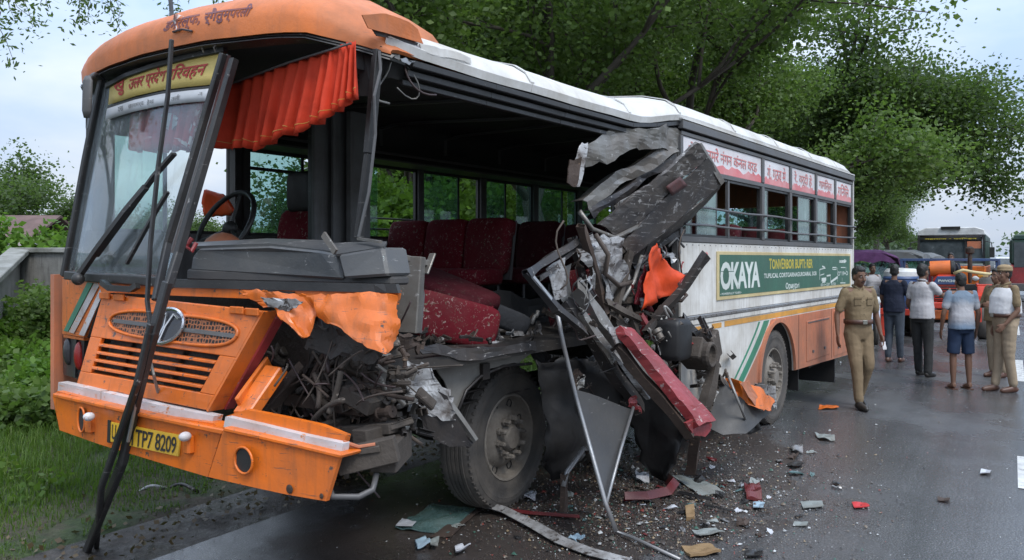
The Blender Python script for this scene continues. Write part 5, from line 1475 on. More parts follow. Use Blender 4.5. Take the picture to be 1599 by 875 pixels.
# orange shroud
c = BS(330, 375, .35); mb = MB(); mb.ball(c + Vector((.12, .06, -.12)), (.13, .17, .17), 16, 9); B(mb, 'instrument_shroud', 'orange_side', smooth=True)
mb = loft([BS(318, 296, 1.0), BS(345, 304, 1.0), BS(362, 330, 1.0)], [BS(318, 336, 1.1), BS(335, 338, 1.1), BS(358, 336, 1.1)], 10, 6, .02, .02, 3); B(mb, 'instrument_hood', 'orange_cloth', smooth=True)
# seats
def cushion(mb, c, s, R=None, bulge=.03):
    c = Vector(c); n = 6; rows = []
    # rounded pillow box as superellipsoid
    vs, fs = [], []
    for i in range(9):
        th = -math.pi / 2 + math.pi * i / 8
        for k in range(16):
            a = 2 * math.pi * k / 16
            f = lambda w_, e: math.copysign(abs(w_) ** e, w_)
            p = Vector((s[0] / 2 * f(math.cos(th), .28) * f(math.cos(a), .3), s[1] / 2 * f(math.cos(th), .28) * f(math.sin(a), .3), s[2] / 2 * f(math.sin(th), .4)))
            if R is not None: p = R @ p
            vs.append(c + p)
    for i in range(8):
        for k in range(16): fs.append((i * 16 + k, i * 16 + (k + 1) % 16, (i + 1) * 16 + (k + 1) % 16, (i + 1) * 16 + k))
    mb.add(vs, fs)
def seat(s, t, w_, z=1.2, mat='seat', H=.88, rake=.16):
    r = empty('passenger_seat', (0, 0, 0), 0, parent=bus)
    Ry = Matrix.Rotation(rake, 3, 'Y')
    n = max(1, round(w_ / .45))
    for k in range(n):
        tc = t + (k + .5) * w_ / n
        mb = MB(); cushion(mb, (s + .10, tc, z + .42 + (H - .42) / 2), (.13, w_ / n - .012, H - .40), Ry)
        cushion(mb, (s + .155, tc, z + H - .07), (.15, w_ / n - .02, .15), Ry); mb.build('seat_back', M[mat], r, smooth=True)
        mb = MB(); cushion(mb, (s - .18, tc, z + .40), (.5, w_ / n - .012, .14)); mb.build('seat_cushion', M[mat], r, smooth=True)
    mb = MB(); mb.box((s + .19, t + w_ / 2, z + .62), (.03, w_ - .05, .5), Ry)
    for tt in (t + .08, t + w_ - .08):
        mb.tube([(s - .35, tt, z), (s - .35, tt, z + .33), (s + .05, tt, z + .33), (s + .05, tt, z)], .014, 6)
    mb.build('seat_frame', M['frame'], r)
    return r
seat(2.85, 1.16, 1.35); seat(3.62, 1.16, 1.35, mat='seat_dark'); seat(4.40, 1.16, 1.35, mat='seat_dark'); seat(5.2, 1.16, 1.35, mat='seat_dark')
for s in (6.0, 6.8, 7.6, 8.4): seat(s, 1.55, .92, mat='seat_dark')
for s in (4.45, 5.25, 6.05, 6.85, 7.65, 8.45): seat(s, .1, .92, mat='seat_dark' if s > 5 else 'seat')
# driver's seat with headrest
r = empty('driver_seat', (0, 0, 0), 0, parent=bus); c = BT(462, 350, 1.95)
mb = MB(); cushion(mb, c + Vector((.05, 0, -.20)), (.14, .46, .62), Matrix.Rotation(.12, 3, 'Y')); cushion(mb, c + Vector((-.25, 0, -.5)), (.5, .48, .16)); mb.build('seat_back', M['seat'], r, smooth=True)
c2 = BT(463, 299, 1.95); mb = MB(); cushion(mb, c2 + Vector((.06, 0, 0)), (.11, .27, .30)); mb.build('headrest', M['blackcloth'], r, smooth=True)
mb = MB(); mb.tube([c2 + Vector((.06, -.06, -.3)), c2 + Vector((.06, -.06, 0))], .01, 6); mb.tube([c2 + Vector((.06, .06, -.3)), c2 + Vector((.06, .06, 0))], .01, 6); mb.build('headrest_post', M['chrome'], r)
# partition behind the driver: broad grey uprights
def upright(x0, x1, ytop, ybot, t, mat, d=.05, name='partition_panel'):
    a, b_ = BT(x0, 330, t), BT(x1, 330, t); zt, zb_ = BT(x0, ytop, t).z, BT(x0, ybot, t).z
    mb = MB(); mb.box2((a.x, t, max(1.2, zb_)), (b_.x, t + d, min(zt, 2.78))); return B(mb, name, mat, bevel=.005)
upright(492, 519, 130, 420, 1.62, 'wall_in', .04); upright(521, 546, 120, 420, 1.55, 'wall_in', .03); upright(548, 579, 110, 420, 1.45, 'wall_in', .05)
upright(489, 493, 120, 420, 1.7, 'black', .06, 'partition_post')
p0 = BT(362, 240, 2.5); mb = MB(); mb.box2((p0.x, 2.46, 1.2), (p0.x + .12, 2.53, 2.75)); B(mb, 'cab_post', 'black')
p0 = BT(386, 240, 2.4); mb = MB(); mb.box2((p0.x, 2.44, 1.2), (p0.x + .06, 2.50, 2.75)); B(mb, 'cab_post', 'black')
# pale battered post at the torn corner with its cables
mb = MB(); mb.beam(BT(590, 78, .02), BT(576, 240, .06), .035, .05, (1, 0, 0)); mb.beam(BT(576, 240, .06), BT(560, 372, .12), .03, .045, (1, 0, 0)); B(mb, 'corner_post', 'black', bevel=.004)
mb = MB(); mb.tube([BT(592, 80, 0), BT(594, 110, -.01), BT(584, 150, -.01), BT(586, 210, 0), BT(576, 300, .02), BT(560, 370, .06)], .008, 6); B(mb, 'hanging_cable', 'frame')
mb = MB(); mb.tube([BT(602, 118, .1), BT(592, 135, .05), BT(588, 150, .03)], .004, 5); B(mb, 'hanging_cable', 'rod')
mb = MB(); mb.grid([[BT(562, 60, .12), BT(590, 62, .05)], [BT(560, 150, .15), BT(582, 150, .06)]], .02); B(mb, 'corner_lining', 'lining')
for x in (318, 337):
    mb = MB(); mb.tube([FR(x, 62, -.02), FR(x + 2, 68, -.04), FR(x - 3, 74, -.04), FR(x, 82, -.02)], .005, 5); B(mb, 'curtain_hook', 'rod')

# far side inner clutter and dark partition on the right interior
# ================================================================== WRECKAGE STILL HANGING ON THE BUS
def P3(p, t):
    return Vector(BT(p[0], p[1], p[2] if len(p) > 2 else t))
def wbeam(name, mat, a, b_, t, wpx, hpx, up=(0, -1, .3), kind='beam', th=.012, bevel=.004):
    A, Bv = P3(a, t), P3(b_, t); sc_ = ((A + Bv) / 2 - CO).length / FPX
    mb = MB()
    W_, H_ = wpx * sc_, hpx * sc_; d = (Bv - A).normalized(); u_ = Vector(up)
    if abs(d.dot(u_.normalized())) > .95: u_ = Vector((1, 0, 0))
    x = d.cross(u_).normalized(); y = x.cross(d).normalized(); n = 16; sd = (a[0] * 1.7 + b_[1] * .9)
    rows = []
    for i in range(n + 1):
        k = i / n; c = A.lerp(Bv, k)
        q = Vector((sd, k * (Bv - A).length * 5, 0)); end = 1 + 1.5 * max(0, 1 - min(k, 1 - k) * 7)
        c = c + (x * noise.noise(q * .35) + y * noise.noise(q * .35 + Vector((0, 0, 9)))) * max(W_, H_) * .55 * math.sin(k * 3.14)
        prof_ = [(-.5, -.5), (-.5, .5), (0, .5), (.5, .5), (.5, -.5)] if kind != 'beam' else [(-.5, -.5), (-.5, .5), (.5, .5), (.5, -.5), (-.5, -.5)]
        r_ = []
        for m_, (px_, py_) in enumerate(prof_):
            mm = m_ % (len(prof_) - 1) if kind == 'beam' else m_
            j1, j2 = noise.noise(q + Vector((0, 0, mm * 3.3))), noise.noise(q + Vector((5, 0, mm * 3.3)))
            r_.append(c + x * (px_ * W_ + j1 * W_ * .22 * end) + y * (py_ * H_ + j2 * H_ * .22 * end) + d * (noise.noise(Vector((mm * 5.1, sd, i))) * W_ * .7 if i in (0, n) else 0))
        rows.append(r_)
    mb.grid(rows, .004 if kind == 'beam' else max(.004, th * .5))
    return B(mb, name, mat)
def wtube(name, mat, pts, t, rpx, n=7, smooth=True):
    Q = [P3(p, t) for p in pts]; sc_ = (Q[0] - CO).length / FPX
    mb = MB(); mb.tube(Q, rpx * sc_, n); return B(mb, name, mat, smooth=smooth)
M['girder'] = surf('black_scraped_girder', (.030, .031, .036), .38, .2, dirt=.6, dirtcol=(.12, .10, .085), chips=.75, chipcol=(.34, .33, .32), dents=.5)
M['darkredp'] = surf('old_red_paint', (.10, .018, .016), .5, dirt=.6, dirtcol=(.05,.045,.045), scale=9)
# --- torn light strip folded under the roof
crush('torn_roof_strip', 'greysteel', [(905, 232, .1), (960, 208, .05), (1010, 197, 0), (1062, 203, 0)], [(912, 268, .1), (950, 254, .05), (1000, 226, 0), (1052, 236, .02)], 0, 16, 6, .006, .05, 11)
crush('torn_roof_strip', 'torn_white', [(905, 230, .02), (920, 222, 0)], [(885, 284, .02), (904, 290, 0)], 0, 5, 7, .005, .03, 12)
crush('torn_roof_strip', 'rust', [(893, 250, .0), (908, 246, -.02)], [(884, 286, .0), (902, 292, -.02)], 0, 4, 5, .008, .03, 13)
# --- long beams thrown out of the side
wbeam('torn_side_beam', 'greysteel', (903, 322, .25), (1046, 232, .05), 0, 18, 22, kind='channel')
wbeam('torn_side_beam', 'darksteel', (918, 334, .2), (1052, 250, .05), 0, 12, 16, kind='channel')
crush('torn_side_beam', 'torn_white', [(960, 322, .12), (1000, 296, .05), (1030, 274, .02)], [(968, 334, .12), (1006, 308, .05), (1034, 286, .02)], 0, 8, 3, .006, .02, 14)
# big dark box girder pointing at the camera
A = [BT(935, 352, .05), BT(1088, 226, -.32), BT(1103, 246, -.34), BT(968, 378, .02)]
mb = loft([A[0], A[1]], [A[3], A[2]], 20, 4, .03, .022, 61, None, 5); B(mb, 'dark_roof_girder', 'girder')
A = [BT(968, 380, .015), BT(1104, 247, -.335), BT(1128, 286, -.30), BT(984, 404, .03)]
mb = loft([A[0], A[1]], [A[3], A[2]], 14, 5, .010, .018, 15); B(mb, 'girder_side', 'girder', smooth=30)
A = [BT(1088, 224, -.33), BT(1096, 223, -.33), BT(1132, 283, -.31), BT(1126, 290, -.31)]
mb = MB(); mb.prism(A, (.05, .02, 0)); B(mb, 'girder_lip', 'greysteel', bevel=.003)
A = [BT(984, 404, .03), BT(1128, 287, -.28), BT(1120, 300, -.12), BT(990, 420, .15)]
mb = loft([A[0], A[1]], [A[3], A[2]], 12, 4, .010, .02, 16); B(mb, 'girder_side', 'darksteel', smooth=30)
A = [BT(1040, 292, -.20), BT(1062, 276, -.24), BT(1074, 290, -.235), BT(1050, 306, -.2)]
mb = loft([A[0], A[1]], [A[3], A[2]], 6, 3, .003, .0, 17); B(mb, 'red_paint_patch', 'darkredp', smooth=True)
wbeam('torn_side_beam', 'mudmetal', (950, 400, .1), (1086, 310, .0), 0, 9, 22, kind='beam')
wbeam('torn_side_beam', 'darksteel', (985, 418, .15), (1064, 360, .02), 0, 8, 10, kind='beam')
wtube('bent_tube', 'greysteel', [(905, 330, .1), (925, 358, .05), (960, 372, .0), (1000, 352, -.05)], 0, 4)
wtube('bent_tube', 'frame', [(1000, 420, .1), (1030, 400, .05), (1060, 398, .05)], 0, 4)
# --- vertical twisted strips and white sheets between the girder and the pile
crush('torn_white_sheet', 'torn_white', [(915, 372), (938, 362), (962, 380)], [(925, 450), (945, 470), (968, 445)], .0, 8, 10, .005, .10, 18)
crush('torn_white_sheet', 'torn_white', [(945, 395), (975, 410), (985, 430)], [(940, 455), (958, 490), (975, 470)], -.03, 7, 8, .005, .09, 19)
crush('torn_white_sheet', 'silver', [(860, 418, .1), (892, 408, .1)], [(868, 460, .1), (888, 480, .1)], .1, 6, 6, .004, .03, 20)
crush('torn_dark_sheet', 'darksteel', [(955, 372), (1000, 392), (1012, 420)], [(960, 450), (985, 478), (1010, 470)], .15, 8, 8, .006, .12, 21)
wbeam('twisted_upright', 'rust', (908, 352, 0), (944, 492, -.02), 0, 9, 12)
wbeam('twisted_upright', 'darksteel', (893, 372, .1), (930, 500, .02), 0, 12, 8)
wbeam('twisted_upright', 'mudmetal', (984, 392, 0), (958, 500, -.02), 0, 8, 8)
wtube('bent_tube', 'rod', [(1002, 400, 0), (990, 440, -.02), (972, 470, -.02)], 0, 3)
wtube('bent_tube', 'hose', [(930, 366, -.05), (950, 398, -.1), (945, 428, -.08), (966, 446, -.05), (990, 440, 0)], 0, 4)
crush('seat_remnant', 'seat', [(880, 430, .35), (935, 420, .3)], [(885, 480, .35), (930, 500, .3)], .3, 6, 6, .03, .06, 22)
# triangular window frame hanging out
for a, b_ in (((822, 428, -.15), (900, 378, .05)), ((822, 424, -.15), (868, 480, -.22)), ((868, 480, -.22), (912, 520, -.15)), ((900, 378, .05), (912, 400, .05))):
    wbeam('bent_window_frame', 'darksteel', a, b_, 0, 9, 9)
wbeam('bent_window_frame', 'silver', (832, 432, -.17), (872, 484, -.23), 0, 4, 3)
wbeam('bent_window_frame', 'darksteel', (838, 438, -.1), (896, 392, .08), 0, 5, 12)
crush('broken_pane', 'torn_white', [(852, 420), (885, 402)], [(866, 472), (884, 462)], -.05, 5, 5, .004, .02, 23)
# orange cover hanging from the side
crush('hanging_cover', 'orange_cloth', [(1014, 390), (1026, 396), (1040, 410)], [(1000, 476), (1030, 470), (1065, 440)], -.12, 12, 10, .006, .07, 24, smooth=True)
crush('hanging_cover', 'seat', [(1004, 412), (1016, 430)], [(992, 480), (1024, 484)], -.06, 6, 6, .008, .05, 25, smooth=True)
# dark bar and the upright end post of the standing side
wbeam('torn_dark_bar', 'darksteel', (1102, 398, -.5), (1024, 500, -.2), 0, 9, 11)
wbeam('torn_dark_bar', 'darksteel', (1024, 500, -.2), (1010, 520, -.2), 0, 8, 8)
wbeam('torn_corner_post', 'frame', (1058, 205, .03), (1056, 500, .06), 0, 14, 8)
wbeam('torn_corner_post', 'darksteel', (1046, 240, .15), (1044, 470, .15), 0, 12, 8)
wtube('bent_tube', 'rust', [(1060, 450, -.2), (1072, 462, -.25), (1064, 470, -.28), (1045, 468, -.2)], 0, 3)
wtube('bent_tube', 'frame', [(1044, 385, .0), (1056, 372, -.02), (1068, 386, -.03)], 0, 2)
# --- diagonal pillars sliding to the road
wbeam('torn_pillar', 'greysteel', (896, 446, .05), (1015, 600, -.25), 0, 16, 16, kind='channel')
wbeam('torn_pillar', 'mudmetal', (925, 452, .1), (1060, 640, -.25), 0, 20, 14, kind='channel')
wbeam('torn_pillar', 'darksteel', (880, 470, .1), (1000, 640, -.1), 0, 18, 14)
wbeam('torn_pillar', 'torn_white', (958, 548, -.2), (1012, 622, -.3), 0, 7, 6)
wbeam('torn_pillar', 'greysteel', (905, 486, -.05), (958, 560, -.15), 0, 16, 5, kind='channel')
A = [P3(p, 0) for p in ((958, 518, -.22), (980, 522, -.22), (1106, 662, -.62), (1082, 670, -.62))]
mb = loft([A[0], A[3]], [A[1], A[2]], 26, 5, .06, .013, 26, None, 7, .8); B(mb, 'red_body_pillar', 'redpaint')
crush('red_pillar_end', 'torn_white', [(952, 512, -.24), (975, 512, -.24)], [(962, 540, -.25), (988, 534, -.25)], 0, 5, 4, .01, .03, 27)
crush('red_pillar_end', 'redpaint', [(1070, 660, -.63), (1104, 648, -.63), (1112, 664, -.63)], [(1082, 682, -.62), (1102, 682, -.62), (1110, 672, -.62)], 0, 7, 3, .02, .02, 28)
wbeam('red_pillar_flange', 'rust', (962, 540, -.2), (1078, 682, -.6), 0, 10, 14)
for (a, b_) in (((1010, 470, .0), (960, 470, .05)), ((980, 480, -.05), (1000, 540, -.1)), ((1000, 492, -.1), (1040, 560, -.2)), ((945, 470, -.05), (1000, 500, -.1))):
    wbeam('broken_bracket', 'redpaint' if a[0] == 1000 else 'mudmetal', a, b_, 0, 9, 5)
# --- the heap of muddy machinery
def junk(cx, cy, rx, ry, t0, t1, n, seed, mats, name='crushed_part', smin=8, smax=26):
    r = random.Random(seed)
    for k in range(n):
        x, y = cx + r.uniform(-rx, rx), cy + r.uniform(-ry, ry); t = r.uniform(t0, t1); c = BT(x, y, t); sc_ = (c - CO).length / FPX
        typ = r.random(); S_ = r.uniform(smin, smax) * sc_
        R = (Matrix.Rotation(r.uniform(0, 6.3), 3, 'X') @ Matrix.Rotation(r.uniform(0, 6.3), 3, 'Z'))
        if typ < .40:
            a = c + R @ Vector((-S_, -S_ * .4, 0)); b_ = c + R @ Vector((S_, -S_ * .4, 0)); d = c + R @ Vector((-S_, S_ * .4, 0)); e = c + R @ Vector((S_, S_ * .4, 0))
            mb = loft([a, (a + b_) / 2 + R @ Vector((0, 0, S_ * .4)), b_], [d, (d + e) / 2 + R @ Vector((0, 0, S_ * .3)), e], 7, 4, .006, S_ * .4, k + seed, None, 9); B(mb, name, r.choice(mats))
        elif typ < .65:
            mb = MB(); mb.channel(c - R @ Vector((S_, 0, 0)), c + R @ Vector((S_, 0, 0)), S_ * .4, S_ * .3, .006, R @ Vector((0, 0, 1))); B(mb, name, r.choice(mats), bevel=.002)
        elif typ < .72:
            mb = MB(); mb.lathe([(S_ * .1, -S_ * .5), (S_ * .42, -S_ * .5), (S_ * .45, -S_ * .2), (S_ * .3, -S_ * .1), (S_ * .3, S_ * .3), (S_ * .38, S_ * .35), (S_ * .1, S_ * .5)], 14, Matrix.Translation(c) @ R.to_4x4()); B(mb, name, r.choice(mats), smooth=30)
        else:
            q = [c + Vector((r.uniform(-1, 1), r.uniform(-.6, .6), r.uniform(-1, 1))) * S_ * 1.5 for _ in range(4)]
            pts = interpolate_bezier(q[0], q[1], q[2], q[3], 9); mb = MB(); mb.tube(pts, 2.0 * sc_ * r.uniform(.6, 1.6), 6); B(mb, 'loose_hose', r.choice(['hose', 'wire', 'hose', 'rod']), smooth=True)
MUD = ['mudmetal', 'rust', 'mudmetal', 'greysteel', 'darksteel']
junk(1040, 520, 36, 40, -.35, .15, 40, 51, MUD + ['torn_white', 'redpaint'], smin=8, smax=18)
junk(1070, 560, 42, 48, -.35, .2, 46, 52, MUD, smin=9, smax=22)
junk(985, 505, 40, 45, -.1, .3, 34, 53, MUD + ['torn_white', 'seat'], smin=8, smax=17)
junk(1115, 590, 36, 45, -.3, .1, 24, 54, MUD + ['engine'], smin=9, smax=20)
junk(930, 570, 60, 60, .2, .7, 30, 55, ['darksteel', 'engine', 'mudmetal', 'rust'], smin=10, smax=24)
junk(1010, 590, 40, 70, .0, .6, 26, 56, ['darksteel', 'engine', 'mudmetal'], smin=10, smax=22)
# muddy casing with a round port
c = BT(1085, 552, -.34); Rz = Matrix.Rotation(.5, 3, 'Y')
mb = MB(); mb.box(c, (.26, .2, .17), Rz); mb.lathe([(.09, .0), (.10, .05), (.07, .06), (.06, .01), (.001, .0)], 16, Matrix.Translation(c + Vector((-.03, -.10, 0))) @ Matrix.Rotation(math.radians(90), 4, 'X')); B(mb, 'gearbox_casing', 'mudmetal', bevel=.012)
c = BT(1105, 540, -.3); mb = MB(); mb.box(c, (.16, .16, .22), Matrix.Rotation(-.4, 3, 'Y')); B(mb, 'casing_bracket', 'mudmetal', bevel=.01)
mb = MB(); cushion(mb, BT(1052, 530, -.3), (.26, .2, .3)); B(mb, 'black_rubber_bag', 'blackcloth', smooth=True)
wbeam('torn_dark_bar', 'rust', (1060, 506, -.2), (1120, 566, -.25), 0, 20, 6)
wbeam('torn_dark_bar', 'darksteel', (1066, 500, -.22), (1116, 548, -.28), 0, 14, 5)
wbeam('bent_leg', 'mudmetal', (1118, 566, -.45), (1092, 650, -.4), 0, 17, 10)
wbeam('bent_leg', 'rust', (1092, 650, -.4), (1080, 735, -.25), 0, 18, 12)
wbeam('bent_leg', 'mudmetal', (1120, 590, -.35), (1176, 650, -.5), 0, 10, 8)
# --- torn skirt lying at the foot of the pile: grey sheet, orange edge, white end
A = [(1124, 596, -.35), (1160, 622, -.55), (1186, 640, -.6), (1206, 634, -.62)]; Bp = [(1100, 668, -.35), (1130, 678, -.5), (1165, 674, -.62), (1206, 640, -.62)]
crush('torn_skirt_underside', 'charcoal', A, Bp, 0, 12, 8, .006, .04, 30, smooth=30)
crush('torn_skirt_edge', 'orange', [(1132, 590, -.40), (1158, 594, -.55), (1190, 606, -.62), (1210, 626, -.62)], [(1146, 614, -.48), (1172, 632, -.6), (1188, 642, -.66), (1204, 642, -.66)], 0, 12, 6, .006, .03, 31, smooth=30)
crush('torn_skirt_edge', 'torn_white', [(1178, 598, -.5), (1212, 604, -.6)], [(1188, 624, -.5), (1213, 640, -.6)], 0, 6, 6, .005, .02, 32)
crush('torn_skirt_edge', 'orange_side', [(1155, 600, -.58), (1168, 596, -.6)], [(1176, 634, -.62), (1192, 640, -.64)], 0, 4, 5, .006, .02, 33)
wtube('bent_tube', 'black', [(1152, 664, -.5), (1170, 674, -.55), (1184, 668, -.6), (1178, 656, -.6)], 0, 5)
wtube('bent_tube', 'rod', [(1138, 590, -.5), (1150, 620, -.58), (1164, 655, -.6)], 0, 2)
# --- black floor sheets and the charcoal triangle with a silver edge
crush('hanging_black_sheet', 'blackcloth', [(838, 560, .25), (880, 540, .2), (935, 560, .1), (960, 600, .0)], [(850, 740, .3), (880, 760, .25), (905, 700, .15), (950, 690, .1)], .2, 14, 12, .008, .12, 34, smooth=True)
crush('hanging_black_sheet', 'blackcloth', [(930, 560, .2), (1000, 600, .0), (1065, 660, -.2)], [(960, 650, .2), (1030, 740, .0), (1036, 750, -.1)], .1, 12, 10, .008, .10, 35, smooth=True)
A = [P3(p, 0) for p in ((895, 606, -.12), (988, 640, -.25), (946, 788, -.42), (925, 730, -.30))]
mb = loft([A[0], A[1]], [A[3], A[2]], 10, 10, .006, .012, 36); B(mb, 'charcoal_sheet', 'charcoal', smooth=30)
wtube('silver_trim', 'silver', [(868, 478, -.1), (880, 540, -.12), (900, 622, -.16), (925, 712, -.32), (945, 785, -.44), (962, 830, -.5)], 0, 3.6)
wtube('silver_trim', 'silver', [(989, 636, -.26), (970, 700, -.34), (946, 790, -.44)], 0, 2.4)
q = BI @ ground(962, 830, .02); q1 = BI @ ground(985, 838, .03); q2 = BI @ ground(1062, 874, .01)
mb = MB(); mb.tube([P3((945, 785), -.44), q, q1, q2], .011, 7); B(mb, 'silver_trim', 'silver', smooth=True)
wtube('silver_bracket', 'silver', [(912, 700, .0), (885, 738, .02), (880, 760, .02)], 0, 4)
wbeam('wooden_strut', 'rust', (882, 740, .02), (880, 800, .04), 0, 7, 7)
# --- clutter on the floor, and seats thrown forward
mb = MB(); R = Matrix.Rotation(math.radians(-28), 3, 'Z') @ Matrix.Rotation(math.radians(15), 3, 'Y')
cushion(mb, BT(705, 500, .62), (.62, .24, .30), R); B(mb, 'fallen_seat_back', 'seat', smooth=True)
c = BT(748, 508, .55); mb = loft([c + Vector((-.1, -.1, .1)), c + Vector((.05, -.05, .08))], [c + Vector((-.08, -.1, -.12)), c + Vector((.10, -.06, -.14))], 8, 7, .012, .06, 41); B(mb, 'torn_seat_cover', 'seat', smooth=True)
mb = MB(); cushion(mb, BT(770, 490, .75), (.55, .20, .16), Matrix.Rotation(math.radians(-40), 3, 'Z') @ Matrix.Rotation(math.radians(22), 3, 'Y')); B(mb, 'seat_back_board', 'foam', smooth=True)
mb = MB(); cushion(mb, BT(690, 450, 1.0), (.5, .8, .14), Matrix.Rotation(.3, 3, 'X')); B(mb, 'fallen_seat_back', 'seat_dark', smooth=True)
junk(800, 528, 60, 14, .3, 1.6, 34, 57, ['torn_white', 'silver', 'darksteel', 'greysteel', 'wall_in', 'engine'], 'floor_scrap', 6, 16)
junk(860, 505, 50, 20, .3, 1.4, 26, 58, ['darksteel', 'engine', 'greysteel', 'seat_dark'], 'floor_scrap', 8, 18)
junk(700, 528, 40, 10, .25, .5, 12, 59, ['darksteel', 'rust', 'engine'], 'floor_scrap', 6, 14)
junk(1000, 450, 40, 60, .3, 1.2, 30, 60, ['darksteel', 'engine', 'frame', 'wall_in'], 'floor_scrap', 10, 26)
for (a, b_) in (((800, 522, .5), (890, 520, .9)), ((820, 535, .4), (905, 528, .6)), ((770, 520, .9), (840, 512, 1.2))):
    wbeam('floor_scrap', 'torn_white', a, b_, 0, 6, 4)
crush('bent_floor_lip', 'darksteel', [(650, 540, .25), (740, 542, .22), (835, 536, .22)], [(655, 556, .22), (740, 560, .2), (838, 550, .2)], .2, 14, 3, .006, .03, 42)
crush('side_lining_sheet', 'lining', [(700, 455, 1.15), (900, 470, 1.15)], [(700, 520, 1.1), (900, 520, 1.1)], 1.1, 12, 4, .01, .05, 43)
# --- wheel arch panel by the front wheel
crush('arch_panel', 'greypanel', [(664, 556, .34), (730, 552, .33), (790, 546, .32), (838, 540, .32)], [(715, 638, .34), (735, 604, .33), (768, 578, .32), (812, 568, .32)], .33, 16, 8, .008, .03, 44, smooth=30)
wtube('arch_trim', 'darksteel', [(716, 640, .31), (728, 610, .31), (750, 588, .31), (785, 572, .31), (830, 568, .31)], 0, 2.5)
crush('arch_liner_torn', 'blackcloth', [(830, 540, .35), (860, 555, .5)], [(860, 600, .5), (880, 640, .7)], .4, 6, 8, .008, .05, 45)
# --- torn silvered wing panel in front of the wheel
crush('torn_wing_panel', 'torn_white', [(626, 556, -.02), (664, 560, -.06), (700, 606, -.12)], [(636, 606, -.04), (674, 648, -.10), (716, 650, -.16)], 0, 12, 9, .006, .07, 46)
crush('torn_wing_panel', 'darksteel', [(648, 606, -.05), (690, 616, -.12), (744, 688, -.18)], [(660, 668, -.05), (690, 692, -.1), (736, 696, -.17)], 0, 12, 8, .008, .03, 47)
wbeam('torn_wing_edge', 'greysteel', (660, 570, -.06), (742, 688, -.18), 0, 7, 4)
crush('torn_wing_panel', 'torn_white', [(622, 590, .05), (650, 600, .03)], [(640, 650, .05), (672, 656, .03)], 0, 7, 7, .004, .10, 48)
# --- exposed front end: frame horns, cross beams, hoses
def FB(name, mat, a, b_, wd, hd, kind='beam', up=(0, 0, 1), bevel=.004):
    A, Bv = FR(a[0], a[1], a[2]), FR(b_[0], b_[1], b_[2]); mb = MB()
    (mb.beam(A, Bv, wd, hd, up) if kind == 'beam' else mb.channel(A, Bv, wd, hd, .008, up)); return B(mb, name, mat, bevel=bevel)
FB('front_cross_beam', 'mudmetal', (528, 722, -.12), (620, 700, -.02), .07, .11)
FB('front_cross_beam', 'mudmetal', (505, 676, .2), (616, 668, .1), .08, .05)
FB('frame_horn', 'mudmetal', (598, 716, -.04), (624, 690, .25), .12, .13)
FB('front_cross_beam', 'rust', (450, 622, .25), (575, 640, .2), .07, .06)
FB('front_cross_beam', 'mudmetal', (430, 600, .5), (640, 610, .5), .08, .08)
FB('stay_bar', 'rust', (560, 560, .3), (596, 660, .2), .05, .04)
FB('stay_bar', 'darksteel', (430, 470, .35), (440, 640, .35), .04, .04)
FB('stay_bar', 'greysteel', (602, 560, .15), (588, 640, .2), .03, .03)
FB('spring_hanger', 'mudmetal', (575, 668, .05), (578, 712, .05), .09, .12)
FB('front_cross_beam', 'mudmetal', (545, 610, .15), (590, 636, .12), .14, .07)
mb = MB(); mb.tube([FR(515, 765, -.18), FR(520, 776, -.2), (FR(560, 776, -.16)), FR(582, 765, -.1), FR(588, 740, -.06)], .014, 8); B(mb, 'bent_step_bar', 'frame', smooth=True)
mb = MB(); mb.tube([FR(514, 765, -.2), FR(512, 740, -.2)], .012, 6); B(mb, 'bent_step_bar', 'silver')
FB('front_cross_beam', 'mudmetal', (531, 708, -.15), (594, 700, -.08), .04, .03)
mb = MB(); mb.tube([FR(536, 690, -.2), FR(560, 698, -.15), FR(586, 694, -.1)], .008, 6); B(mb, 'copper_pipe', 'orange_side')
# engine block and radiator deep inside
mb = MB(); mb.box2((.55, .9, .75), (1.5, 1.7, 1.12)); B(mb, 'engine_block', 'engine', bevel=.03)
mb = MB(); mb.box2((.28, .75, .62), (.34, 1.85, 1.10)); B(mb, 'radiator', 'engine', bevel=.01)
mb = MB(); mb.box2((.1, .32, 1.22), (.42, 2.5, 1.62)); B(mb, 'bulkhead', 'engine')
mb = MB(); mb.box2((.36, .25, .98), (.50, 2.5, 1.12)); B(mb, 'bulkhead_beam', 'engine')
# thin wires and shreds dangling in the torn opening
r = random.Random(177)
for k in range(37):
    x0, y0, t0 = (r.uniform(880, 1070), r.uniform(320, 620), r.uniform(-.2, .2)) if k < 34 else (r.uniform(600, 660), r.uniform(100, 130), .06)
    if k >= 34: y0 = 78 + (x0 - 600) * .27 + 16
    a = BT(x0, y0, t0); L = r.uniform(.12, .5); q = interpolate_bezier(a, a + Vector((r.uniform(-.2, .2), r.uniform(-.1, .1), -L * .4)), a + Vector((r.uniform(-.2, .2), r.uniform(-.1, .1), -L * .8)), a + Vector((r.uniform(-.25, .25), r.uniform(-.1, .1), -L * r.uniform(.3, 1))), 9)
    mb = MB(); mb.tube(q, r.choice([.003, .004, .006]), 5); B(mb, 'dangling_wire', r.choice(['wire', 'hose', 'rod', 'black']), smooth=True)
for k in range(40):
    x0, y0, t0 = r.uniform(900, 1075), r.uniform(380, 640), r.uniform(-.22, .12); a = BT(x0, y0, t0); S_ = r.uniform(.03, .11)
    crp = [a + Vector((r.uniform(-1, 1), r.uniform(-.5, .5), r.uniform(-1, 1))) * S_ for _ in range(4)]
    mb = loft([crp[0], crp[1]], [crp[2], crp[3]], 6, 5, .003, S_ * .5, 300 + k, None, 14); B(mb, 'torn_shred', r.choice(['torn_white', 'greysteel', 'mudmetal', 'rust', 'darksteel', 'redpaint', 'silver']))
r = random.Random(77)
